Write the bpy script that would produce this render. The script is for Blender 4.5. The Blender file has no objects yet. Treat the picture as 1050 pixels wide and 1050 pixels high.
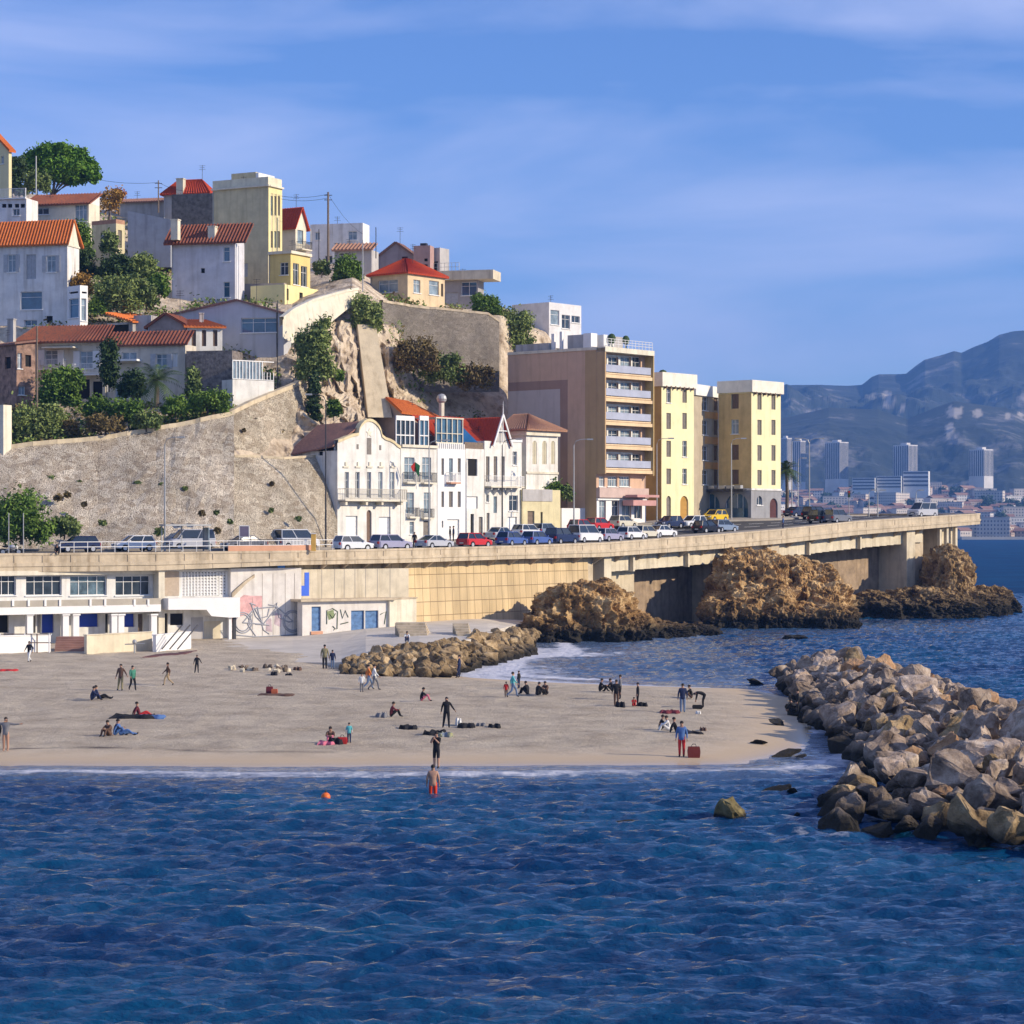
import bpy, bmesh, math, random
import numpy as np
from mathutils import Vector, Matrix, noise
random.seed(7); rng = np.random.default_rng(7)
PI = math.pi; R = math.radians
S = bpy.context.scene
COL = S.collection
# ------------------------------------------------ camera
F = 2400.0; HC = 11.5; YH = 540.0          # focal length in photo pixels, eye height, horizon row
cd = bpy.data.cameras.new('camera'); cam = bpy.data.objects.new('camera', cd); COL.objects.link(cam)
cam.location = (0, 0, HC); cam.rotation_euler = (R(90), 0, 0)
cd.sensor_width = 36; cd.lens = 36 * F / 1050; cd.shift_y = 15 / 1050
cd.clip_start = 1; cd.clip_end = 40000
S.camera = cam
# ------------------------------------------------ light
SUN_EL, SUN_AZ = 24.0, -15.0               # azimuth measured from +X
ts = Vector((math.cos(R(SUN_EL)) * math.cos(R(SUN_AZ)), math.cos(R(SUN_EL)) * math.sin(R(SUN_AZ)), math.sin(R(SUN_EL))))
sl = bpy.data.lights.new('sun', 'SUN'); sun = bpy.data.objects.new('sun', sl); COL.objects.link(sun)
sl.energy = 5.0; sl.angle = R(.5); sl.color = (1.0, .86, .66)
sun.rotation_euler = ts.to_track_quat('Z', 'Y').to_euler()
w = bpy.data.worlds.new('World'); S.world = w; w.use_nodes = True
nt = w.node_tree; nt.nodes.clear()
N = nt.nodes.new; L = nt.links.new
wo = N('ShaderNodeOutputWorld'); bg = N('ShaderNodeBackground'); L(bg.outputs[0], wo.inputs[0])
bg.inputs[1].default_value = .115
sky = N('ShaderNodeTexSky'); sky.sky_type = 'NISHITA'; sky.sun_disc = False
sky.sun_elevation = R(SUN_EL); sky.sun_rotation = R(90 - SUN_AZ)
sky.altitude = 300; sky.air_density = 1.0; sky.dust_density = .05; sky.ozone_density = 4.0
tint = N('ShaderNodeMixRGB'); tint.blend_type = 'MULTIPLY'; tint.inputs[0].default_value = 1
tint.inputs[2].default_value = (.76, .885, 1.27, 1); L(sky.outputs[0], tint.inputs[1])
tc = N('ShaderNodeTexCoord'); sep = N('ShaderNodeSeparateXYZ'); L(tc.outputs['Generated'], sep.inputs[0])
# thin high cloud: stretched noise on the direction vector
mp = N('ShaderNodeMapping'); mp.inputs['Scale'].default_value = (2.6, 2.6, 12); mp.inputs['Rotation'].default_value = (0, R(4), 0)
L(tc.outputs['Generated'], mp.inputs[0])
nz = N('ShaderNodeTexNoise'); nz.inputs['Scale'].default_value = 1.5; nz.inputs['Detail'].default_value = 7; nz.inputs['Roughness'].default_value = .5; nz.inputs['Distortion'].default_value = .35
L(mp.outputs[0], nz.inputs[0])
cr = N('ShaderNodeMapRange'); cr.inputs[1].default_value = .40; cr.inputs[2].default_value = .72; cr.inputs[3].default_value = 0; cr.inputs[4].default_value = .78
L(nz.outputs[0], cr.inputs[0])
cm = N('ShaderNodeMixRGB'); cm.inputs[2].default_value = (5.8, 6.3, 9.0, 1)
L(cr.outputs[0], cm.inputs[0]); L(tint.outputs[0], cm.inputs[1]); L(cm.outputs[0], bg.inputs[0])
S.view_settings.view_transform = 'Standard'; S.view_settings.look = 'None'
S.view_settings.exposure = 0.22; S.view_settings.gamma = 1; S.view_settings.use_curve_mapping = False
try:
    S.cycles.max_bounces = 6; S.cycles.diffuse_bounces = 2; S.cycles.glossy_bounces = 2; S.cycles.transmission_bounces = 2; S.cycles.volume_bounces = 0
    S.cycles.use_denoising = True
except Exception: pass

# ------------------------------------------------ helpers
def W(px, py, Y): return Vector(((px - 525) / F * Y, Y, HC - (py - YH) / F * Y))
def lerp(a, b, t): return a + (b - a) * t
def pw(x, pts):                                   # piecewise linear table, rows (x, v1, v2..)
    if x <= pts[0][0]: return pts[0][1:]
    for p, q in zip(pts, pts[1:]):
        if x <= q[0]:
            t = (x - p[0]) / (q[0] - p[0]); return tuple(lerp(a, b, t) for a, b in zip(p[1:], q[1:]))
    return pts[-1][1:]
MATS = {}
def mat(name, col, rough=.85, var=.12, sc=.8, bump=0., bsc=6., metal=0., stain=0., spec=.3, col2=None, obj=False, rnd=0.):
    if name in MATS: return MATS[name]
    m = bpy.data.materials.new(name); m.use_nodes = True; t = m.node_tree; n = t.nodes; l = t.links.new
    b = n['Principled BSDF']; b.inputs['Roughness'].default_value = rough; b.inputs['Metallic'].default_value = metal
    b.inputs['Specular IOR Level'].default_value = spec
    g = n.new('ShaderNodeTexCoord').outputs['Object'] if obj else n.new('ShaderNodeNewGeometry').outputs['Position']
    z = n.new('ShaderNodeTexNoise'); z.inputs['Scale'].default_value = sc; z.inputs['Detail'].default_value = 6; z.inputs['Roughness'].default_value = .62; l(g, z.inputs[0])
    mr = n.new('ShaderNodeMapRange'); mr.inputs[1].default_value = .32; mr.inputs[2].default_value = .68; l(z.outputs[0], mr.inputs[0])
    mx = n.new('ShaderNodeMixRGB'); c2 = col2 or tuple(min(1, c * (1 + var)) for c in col)
    mx.inputs[1].default_value = (*[c * (1 - var) for c in col], 1); mx.inputs[2].default_value = (*c2, 1); l(mr.outputs[0], mx.inputs[0])
    out = mx.outputs[0]
    if stain:
        mpp = n.new('ShaderNodeMapping'); mpp.inputs['Scale'].default_value = (1.6, 1.6, .16); l(g, mpp.inputs[0])
        z2 = n.new('ShaderNodeTexNoise'); z2.inputs['Scale'].default_value = 1; z2.inputs['Detail'].default_value = 5; l(mpp.outputs[0], z2.inputs[0])
        r2 = n.new('ShaderNodeMapRange'); r2.inputs[1].default_value = .5; r2.inputs[2].default_value = .75; r2.inputs[3].default_value = 0; r2.inputs[4].default_value = stain; l(z2.outputs[0], r2.inputs[0])
        m2 = n.new('ShaderNodeMixRGB'); m2.blend_type = 'MULTIPLY'; m2.inputs[2].default_value = (.45, .40, .34, 1); l(r2.outputs[0], m2.inputs[0]); l(out, m2.inputs[1]); out = m2.outputs[0]
    if rnd:
        oi = n.new('ShaderNodeObjectInfo'); hs = n.new('ShaderNodeHueSaturation'); r3 = n.new('ShaderNodeMapRange')
        r3.inputs[3].default_value = 1 - rnd; r3.inputs[4].default_value = 1 + rnd; l(oi.outputs['Random'], r3.inputs[0]); l(r3.outputs[0], hs.inputs['Value']); l(out, hs.inputs['Color']); out = hs.outputs[0]
    l(out, b.inputs['Base Color'])
    if bump:
        z3 = n.new('ShaderNodeTexNoise'); z3.inputs['Scale'].default_value = bsc; z3.inputs['Detail'].default_value = 8; z3.inputs['Roughness'].default_value = .65; l(g, z3.inputs[0])
        bp = n.new('ShaderNodeBump'); bp.inputs['Distance'].default_value = bump; bp.inputs['Strength'].default_value = 1; l(z3.outputs[0], bp.inputs['Height']); l(bp.outputs[0], b.inputs['Normal'])
    MATS[name] = m; return m
def setp(o, label=None, cat=None, group=None, kind=None):
    if label: o['label'] = label
    if cat: o['category'] = cat
    if group: o['group'] = group
    if kind: o['kind'] = kind
    return o
def empty(name, loc, label=None, cat=None, group=None, rz=0.):
    o = bpy.data.objects.new(name, None); COL.objects.link(o); o.location = loc; o.rotation_euler = (0, 0, rz); o.empty_display_size = .5
    return setp(o, label, cat, group)
def rootloc(p):
    v = Vector((0, 0, 0))
    while p is not None: v = v + p.location; p = p.parent
    return v
class MB:
    def __init__(s): s.v = []; s.f = []; s.mi = []; s.uv = []
    def face(s, pts, mi=0, uv=None):
        n = len(s.v); s.v += [tuple(p) for p in pts]; s.f.append(tuple(range(n, n + len(pts)))); s.mi.append(mi); s.uv.append(uv or [(0, 0)] * len(pts))
    def ob(s, o, d, n, u0, u1, v0, v1, z0, z1, mi=0):       # oriented box: along d, out along n, up
        o = Vector(o); d = Vector((d[0], d[1], 0)); n = Vector((n[0], n[1], 0)); k = Vector((0, 0, 1))
        P = lambda u, v, z: Vector((o.x, o.y, 0)) + d * u + n * v + k * z
        a = [P(u, v, z) for z in (z0, z1) for (u, v) in ((u0, v0), (u1, v0), (u1, v1), (u0, v1))]
        for q in ((0, 1, 2, 3), (4, 5, 6, 7), (0, 1, 5, 4), (1, 2, 6, 5), (2, 3, 7, 6), (3, 0, 4, 7)): s.face([a[i] for i in q], mi)
    def box(s, x0, x1, y0, y1, z0, z1, mi=0): s.ob((0, 0, 0), (1, 0), (0, 1), x0, x1, y0, y1, z0, z1, mi)
    def tube(s, pts, r, k=6, mi=0, r1=None):
        pts = [Vector(p) for p in pts]; rings = []; m = len(pts)
        for i, p in enumerate(pts):
            t = (pts[min(i + 1, m - 1)] - pts[max(i - 1, 0)]).normalized()
            a = t.cross(Vector((0, 0, 1)) if abs(t.z) < .9 else Vector((1, 0, 0))).normalized(); b = t.cross(a)
            rr = r if r1 is None else lerp(r, r1, i / max(1, m - 1))
            rings.append([p + a * math.cos(2 * PI * j / k) * rr + b * math.sin(2 * PI * j / k) * rr for j in range(k)])
        for A, B in zip(rings, rings[1:]):
            for j in range(k): s.face([A[j], A[(j + 1) % k], B[(j + 1) % k], B[j]], mi)
        s.face(rings[0], mi); s.face(rings[-1], mi)
    def disc(s, c, ax, r, th, k=16, mi=0):
        ax = Vector(ax).normalized(); s.tube([Vector(c) - ax * th / 2, Vector(c) + ax * th / 2], r, k, mi)
    def ball(s, c, r, k=8, mi=0, sq=(1, 1, 1), z0=-1.0):
        c = Vector(c); n = k; P = lambda i, j: c + Vector((math.cos(2 * PI * j / (2 * n)) * math.cos(i) * r * sq[0], math.sin(2 * PI * j / (2 * n)) * math.cos(i) * r * sq[1], math.sin(i) * r * sq[2]))
        a0 = math.asin(z0); th = [lerp(a0, PI / 2, i / n) for i in range(n + 1)]
        for i in range(n):
            for j in range(2 * n): s.face([P(th[i], j), P(th[i], j + 1), P(th[i + 1], j + 1), P(th[i + 1], j)], mi)
    def prism(s, pts, z0, z1, mi=0):
        a = [Vector((p[0], p[1], z0)) for p in pts]; b = [Vector((p[0], p[1], z1)) for p in pts]; n = len(pts)
        for i in range(n): s.face([a[i], a[(i + 1) % n], b[(i + 1) % n], b[i]], mi)
        s.face(a[::-1], mi); s.face(b, mi)
    def tiles(s, a, b, c, d, period=.38, amp=.07, mi=0, th=.14):
        a, b, c, d = map(Vector, (a, b, c, d)); n = max(1, int((b - a).length / period)) * 4
        nr = (b - a).cross(d - a)
        if nr.length < 1e-6: nr = (b - a).cross(c - a)
        nr.normalize(); nr = -nr if nr.z < 0 else nr
        for i in range(n):
            q = []
            for k in (i, i + 1):
                off = nr * amp * (1 + math.cos(PI / 2 * k)); q.append((lerp(a, b, k / n) + off, lerp(d, c, k / n) + off))
            s.face([q[0][0], q[1][0], q[1][1], q[0][1]], mi)
            e = Vector((0, 0, th)); s.face([q[0][0], q[1][0], lerp(a, b, (i + 1) / n) - e, lerp(a, b, i / n) - e], mi)
        e = Vector((0, 0, th)); s.face([a - e, b - e, c - e, d - e], mi)
        for x, y in ((a, d), (b, c)): s.face([x + nr * amp, y + nr * amp, y - e, x - e], mi)
    def build(s, name, m, parent=None, local=False, smooth=False, **kw):
        me = bpy.data.meshes.new(name); off = Vector((0, 0, 0)) if local else rootloc(parent)
        V = np.array(s.v, dtype=np.float32) - np.array(off, dtype=np.float32)
        # weld
        key = np.round(V * 2000).astype(np.int64); _, idx, inv = np.unique(key, axis=0, return_index=True, return_inverse=True); inv = inv.reshape(-1)
        V2 = V[idx]; fs = []; keep = []
        for i, f in enumerate(s.f):
            g = []; gk = []
            for j, q in enumerate(f):
                w_ = int(inv[q])
                if w_ not in g: g.append(w_); gk.append(j)
            if len(g) > 2: fs.append(g); keep.append((i, gk))
        me.from_pydata(V2.tolist(), [], fs)
        for mm in (m if isinstance(m, (list, tuple)) else [m]): me.materials.append(mm)
        me.polygons.foreach_set('material_index', [s.mi[i] for i, _ in keep])
        uvl = me.uv_layers.new(name='UVMap'); dat = []
        for i, gk in keep:
            for j in gk: dat += s.uv[i][j]
        uvl.data.foreach_set('uv', dat)
        if smooth: me.polygons.foreach_set('use_smooth', [True] * len(me.polygons))
        me.validate(); me.update()
        o = bpy.data.objects.new(name, me); COL.objects.link(o)
        if parent is not None: o.parent = parent
        return setp(o, **kw)
def grid_obj(name, X, Y, Z, m, smooth=True, attrs=None, uv=None, **kw):   # numpy arrays [r, c]
    r, c = X.shape; me = bpy.data.meshes.new(name)
    me.vertices.add(r * c); me.vertices.foreach_set('co', np.stack([X, Y, Z], -1).astype(np.float32).ravel())
    i = np.arange(r * c).reshape(r, c); q = np.stack([i[:-1, :-1], i[:-1, 1:], i[1:, 1:], i[1:, :-1]], -1).reshape(-1, 4); nf = len(q)
    me.loops.add(nf * 4); me.loops.foreach_set('vertex_index', q.astype(np.int32).ravel())
    me.polygons.add(nf); me.polygons.foreach_set('loop_start', np.arange(0, nf * 4, 4, dtype=np.int32)); me.polygons.foreach_set('loop_total', np.full(nf, 4, dtype=np.int32))
    me.polygons.foreach_set('use_smooth', [smooth] * nf)
    me.materials.append(m); me.update(calc_edges=True)
    for k, a in (attrs or {}).items():
        at = me.attributes.new(k, 'FLOAT', 'POINT'); at.data.foreach_set('value', a.astype(np.float32).ravel())
    if uv is not None:
        ul = me.uv_layers.new(name='UVMap'); ul.data.foreach_set('uv', uv.reshape(-1, 2)[q.ravel()].astype(np.float32).ravel())
    me.validate()
    o = bpy.data.objects.new(name, me); COL.objects.link(o); return setp(o, **kw)
def vnoise(X, Y, Z=None, seed=0, octv=4, gain=.5, ridged=False):           # vectorised value noise (numpy)
    Z = np.zeros_like(X) if Z is None else Z
    def h(i, j, k): 
        n = (i * 374761393 + j * 668265263 + k * 2147483647 + seed * 1274126177) & 0xffffffff
        n = ((n ^ (n >> 13)) * 1274126177) & 0xffffffff; return ((n ^ (n >> 16)) & 0xffff) / 65535.0
    out = np.zeros_like(X, dtype=float); a = 1.; tot = 0.; fq = 1.
    for o in range(octv):
        x, y, z = X * fq + 17.3 * o, Y * fq + 9.1 * o, Z * fq + 3.7 * o
        i, j, k = np.floor(x).astype(np.int64), np.floor(y).astype(np.int64), np.floor(z).astype(np.int64)
        u, v, w_ = x - i, y - j, z - k; u, v, w_ = u * u * (3 - 2 * u), v * v * (3 - 2 * v), w_ * w_ * (3 - 2 * w_)
        c = 0
        for di in (0, 1):
            for dj in (0, 1):
                for dk in (0, 1):
                    c = c + h(i + di, j + dj, k + dk) * (u if di else 1 - u) * (v if dj else 1 - v) * (w_ if dk else 1 - w_)
        if ridged: c = 1 - abs(2 * c - 1)
        out += c * a; tot += a; a *= gain; fq *= 2.03
    return out / tot
# ------------------------------------------------ materials
WHITE = mat('white_plaster', (.74, .72, .66), stain=.5)
CREAM = mat('cream_plaster', (.70, .64, .50), stain=.5)
GREYW = mat('grey_plaster', (.46, .44, .42), stain=.6)
PALEW = mat('pale_plaster', (.74, .72, .68), stain=.6)
YELLOW = mat('yellow_plaster', (.84, .755, .44), stain=.25, var=.06)
OCHRE = mat('ochre_plaster_and_shade', (.62, .45, .20), stain=.3)
ORANGEP = mat('orange_plaster', (.62, .34, .12), stain=.3)
BEIGE = mat('beige_plaster', (.60, .52, .32), stain=.4)
MAUVE = mat('mauve_plaster', (.62, .42, .29), stain=.3, var=.06)
MAUVED = mat('dark_mauve_plaster', (.37, .245, .19), stain=.3, var=.05)
MAUVEG = mat('grey_mauve_plaster', (.55, .48, .44), stain=.3, var=.05)
STRIP = mat('tan_strip_paint', (.47, .32, .17), stain=.3, var=.05)
STONEY = mat('sandstone', (.60, .50, .34), stain=.5, bump=.03, bsc=5)
STONEG = mat('rubble_dark', (.20, .17, .15), var=.5, sc=2.5, stain=.5, bump=.06, bsc=4)
REDRUB = mat('reddish_rubble', (.30, .19, .14), var=.5, sc=1.6, stain=.4, bump=.06, bsc=4)
CONC = mat('concrete', (.55, .455, .32), stain=.7, bump=.02, bsc=5, var=.18)
CONCL = mat('pale_concrete', (.64, .56, .41), stain=.6, var=.15)
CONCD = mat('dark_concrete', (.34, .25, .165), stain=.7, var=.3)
GREYS = mat('grey_stone_render', (.30, .30, .31), stain=.3)
CORN = mat('cornice_stone', (.72, .66, .52), stain=.4)
WP = mat('white_paint', (.80, .79, .76), rough=.5, var=.05)
BLUEP = mat('blue_paint', (.03, .07, .42), rough=.5, var=.1)
BLUED = mat('faded_blue_door', (.10, .20, .38), rough=.6, var=.3, sc=3)
BLUEB = mat('bright_blue_paint', (.05, .14, .65), rough=.5, var=.08)
BROWN = mat('brown_paint', (.17, .11, .075), rough=.6, var=.15, sc=3)
SHUT = mat('grey_shutter', (.20, .175, .15), rough=.6, var=.2, sc=4)
SHUTL = mat('pale_shutter', (.45, .46, .47), rough=.6, var=.15, sc=4)
GLASS = mat('window_glass', (.035, .05, .065), rough=.08, var=.5, sc=.7, spec=.8)
GLASSB = mat('blue_window_glass', (.06, .13, .20), rough=.1, var=.3, sc=.7, spec=.8)
GLASSL = mat('pale_window_glass', (.22, .28, .32), rough=.15, var=.4, sc=1.2, spec=.6)
DARK = mat('dark_opening', (.015, .014, .014), var=.1)
METAL = mat('galvanised_metal', (.42, .42, .41), rough=.45, metal=.3, var=.08)
DMETAL = mat('dark_metal', (.045, .045, .05), rough=.5, var=.1)
WOOD = mat('weathered_wood', (.20, .15, .11), var=.25, sc=4)
WIRE = mat('wire', (.03, .03, .035), var=.05)
ASPH = mat('asphalt', (.065, .062, .06), rough=.9, var=.25, sc=.6, bump=.01, bsc=30)
PAVE = mat('pavement', (.30, .27, .23), var=.15, sc=.5)
SALMON = mat('salmon_paint', (.60, .32, .20), var=.1)
def tile_mat(name, c1, c2, c3):
    m = mat(name, c1, rough=.85, sc=.35, col2=c2); t = m.node_tree; n = t.nodes; l = t.links.new; b = n['Principled BSDF']
    g = n.new('ShaderNodeNewGeometry'); z = n.new('ShaderNodeTexNoise'); z.inputs['Scale'].default_value = 5; z.inputs['Detail'].default_value = 3; l(g.outputs['Position'], z.inputs[0])
    r = n.new('ShaderNodeMapRange'); r.inputs[1].default_value = .45; r.inputs[2].default_value = .62; l(z.outputs[0], r.inputs[0])
    src = b.inputs['Base Color'].links[0].from_socket; mx = n.new('ShaderNodeMixRGB'); mx.inputs[2].default_value = (*c3, 1); l(r.outputs[0], mx.inputs[0]); l(src, mx.inputs[1]); l(mx.outputs[0], b.inputs['Base Color'])
    return m
TILE = tile_mat('terracotta_tiles', (.24, .065, .035), (.32, .11, .055), (.17, .07, .05))
TILEO = tile_mat('orange_tiles', (.62, .16, .035), (.68, .20, .05), (.52, .13, .03))
TILER = tile_mat('red_tiles', (.48, .055, .02), (.54, .08, .03), (.40, .05, .02))
TILEB = tile_mat('brown_tiles', (.25, .13, .10), (.32, .17, .12), (.19, .11, .09))
TILEP = tile_mat('pink_brown_tiles', (.42, .22, .14), (.46, .26, .16), (.34, .18, .12))
def leafm(name, a, b):
    m = mat(name, a, rough=.7, sc=.9, col2=b, spec=.2)
    n = m.node_tree.nodes; bs = n['Principled BSDF']
    return m
LG = leafm('leaf_mid', (.055, .12, .02), (.19, .29, .045))
LD = leafm('leaf_dark', (.028, .055, .02), (.07, .115, .035))
LP = leafm('leaf_pine', (.05, .15, .015), (.17, .30, .03))
LO = leafm('leaf_olive', (.10, .145, .04), (.23, .29, .09))
LYG = leafm('leaf_yellow_green', (.14, .19, .05), (.30, .36, .11))
LY = leafm('leaf_autumn', (.30, .15, .03), (.40, .24, .05))
LR = leafm('leaf_dry', (.16, .12, .06), (.20, .15, .05))
LPALM = leafm('leaf_palm', (.05, .10, .03), (.14, .19, .06))
BARK = mat('bark', (.14, .11, .085), var=.3, sc=3, bump=.02)
def rubble_mat(name, base, light, mort, sc):
    m = bpy.data.materials.new(name); m.use_nodes = True; t = m.node_tree; n = t.nodes; l = t.links.new; b = n['Principled BSDF']; b.inputs['Roughness'].default_value = .9
    g = n.new('ShaderNodeNewGeometry'); mpp = n.new('ShaderNodeMapping'); mpp.inputs['Scale'].default_value = (sc, sc, sc * 1.5); l(g.outputs['Position'], mpp.inputs[0])
    v = n.new('ShaderNodeTexVoronoi'); v.inputs['Scale'].default_value = 1; l(mpp.outputs[0], v.inputs[0])
    ve = n.new('ShaderNodeTexVoronoi'); ve.feature = 'DISTANCE_TO_EDGE'; l(mpp.outputs[0], ve.inputs[0])
    sp = n.new('ShaderNodeSeparateColor'); l(v.outputs['Color'], sp.inputs[0])
    mx = n.new('ShaderNodeMixRGB'); mx.inputs[1].default_value = (*base, 1); mx.inputs[2].default_value = (*light, 1); l(sp.outputs[0], mx.inputs[0])
    er = n.new('ShaderNodeMapRange'); er.inputs[1].default_value = .02; er.inputs[2].default_value = .14; l(ve.outputs['Distance'], er.inputs[0])
    m2 = n.new('ShaderNodeMixRGB'); m2.inputs[1].default_value = (*mort, 1); l(er.outputs[0], m2.inputs[0]); l(mx.outputs[0], m2.inputs[2])
    z = n.new('ShaderNodeTexNoise'); z.inputs['Scale'].default_value = .22; z.inputs['Detail'].default_value = 7; l(g.outputs['Position'], z.inputs[0])
    r2 = n.new('ShaderNodeMapRange'); r2.inputs[1].default_value = .35; r2.inputs[2].default_value = .65; r2.inputs[3].default_value = .72; r2.inputs[4].default_value = 1.1; l(z.outputs[0], r2.inputs[0])
    hs = n.new('ShaderNodeHueSaturation'); l(r2.outputs[0], hs.inputs['Value']); l(m2.outputs[0], hs.inputs['Color']); l(hs.outputs[0], b.inputs['Base Color'])
    bp = n.new('ShaderNodeBump'); bp.inputs['Distance'].default_value = .10; l(er.outputs[0], bp.inputs['Height']); l(bp.outputs[0], b.inputs['Normal'])
    return m
RUBBLE = rubble_mat('rubble_masonry', (.57, .465, .34), (.92, .82, .66), (.25, .19, .135), 1.35)
RUBBLEY = rubble_mat('warm_rubble_masonry', (.59, .48, .335), (.92, .81, .62), (.27, .21, .145), 1.35)
RUBBLED = rubble_mat('terrace_masonry', (.33, .28, .22), (.47, .41, .33), (.20, .165, .125), 1.7)
def rock_mat(name, c1, c2, c3, wet=None, rnd=.0, sc=1.0):
    m = bpy.data.materials.new(name); m.use_nodes = True; t = m.node_tree; n = t.nodes; l = t.links.new; b = n['Principled BSDF']; b.inputs['Roughness'].default_value = .9; b.inputs['Specular IOR Level'].default_value = .25
    g = n.new('ShaderNodeNewGeometry')
    z = n.new('ShaderNodeTexNoise'); z.inputs['Scale'].default_value = .8 * sc; z.inputs['Detail'].default_value = 9; z.inputs['Roughness'].default_value = .7; l(g.outputs['Position'], z.inputs[0])
    cr = n.new('ShaderNodeValToRGB'); e = cr.color_ramp.elements; e[0].position = .33; e[0].color = (*c1, 1); e[1].position = .68; e[1].color = (*c3, 1); x = e.new(.5); x.color = (*c2, 1); l(z.outputs[0], cr.inputs[0])
    out = cr.outputs[0]
    if rnd:
        oi = n.new('ShaderNodeObjectInfo'); hs = n.new('ShaderNodeHueSaturation'); r3 = n.new('ShaderNodeMapRange'); r3.inputs[3].default_value = 1 - rnd; r3.inputs[4].default_value = 1 + rnd
        l(oi.outputs['Random'], r3.inputs[0]); l(r3.outputs[0], hs.inputs['Value']); l(out, hs.inputs['Color']); out = hs.outputs[0]
    if wet:
        sp = n.new('ShaderNodeSeparateXYZ'); l(g.outputs['Position'], sp.inputs[0]); ad = n.new('ShaderNodeMath'); ad.operation = 'ADD'; l(sp.outputs[2], ad.inputs[0])
        z4 = n.new('ShaderNodeTexNoise'); z4.inputs['Scale'].default_value = .7; l(g.outputs['Position'], z4.inputs[0]); l(z4.outputs[0], ad.inputs[1])
        r4 = n.new('ShaderNodeMapRange'); r4.inputs[1].default_value = .5 + wet * .35; r4.inputs[2].default_value = .5 + wet; l(ad.outputs[0], r4.inputs[0])
        m4 = n.new('ShaderNodeMixRGB'); m4.inputs[1].default_value = (.028, .024, .017, 1); l(r4.outputs[0], m4.inputs[0]); l(out, m4.inputs[2]); out = m4.outputs[0]
    l(out, b.inputs['Base Color'])
    z3 = n.new('ShaderNodeTexNoise'); z3.inputs['Scale'].default_value = 2.2 * sc; z3.inputs['Detail'].default_value = 10; z3.inputs['Roughness'].default_value = .7; l(g.outputs['Position'], z3.inputs[0])
    bp = n.new('ShaderNodeBump'); bp.inputs['Distance'].default_value = .22 / sc; l(z3.outputs[0], bp.inputs['Height']); l(bp.outputs[0], b.inputs['Normal'])
    return m
ROCKG = rock_mat('pale_boulder', (.10, .07, .048), (.37, .28, .21), (.70, .58, .46), wet=1.6, rnd=.28)
ROCKO = rock_mat('orange_boulder', (.26, .14, .07), (.42, .25, .13), (.50, .36, .22), wet=.9, rnd=.2)
ROCKY = rock_mat('olive_boulder', (.10, .065, .03), (.34, .235, .12), (.58, .44, .26), wet=1.2, rnd=.35)
ROCKC = rock_mat('seacliff_rock', (.045, .022, .008), (.40, .235, .09), (.76, .55, .28), wet=2.6, sc=.7)
ROCKL = rock_mat('limestone_cliff', (.22, .16, .10), (.58, .47, .34), (.78, .67, .50), sc=.6)
ROCKS = rock_mat('scree_ground', (.20, .15, .10), (.34, .27, .19), (.44, .35, .25), sc=.6)

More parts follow.
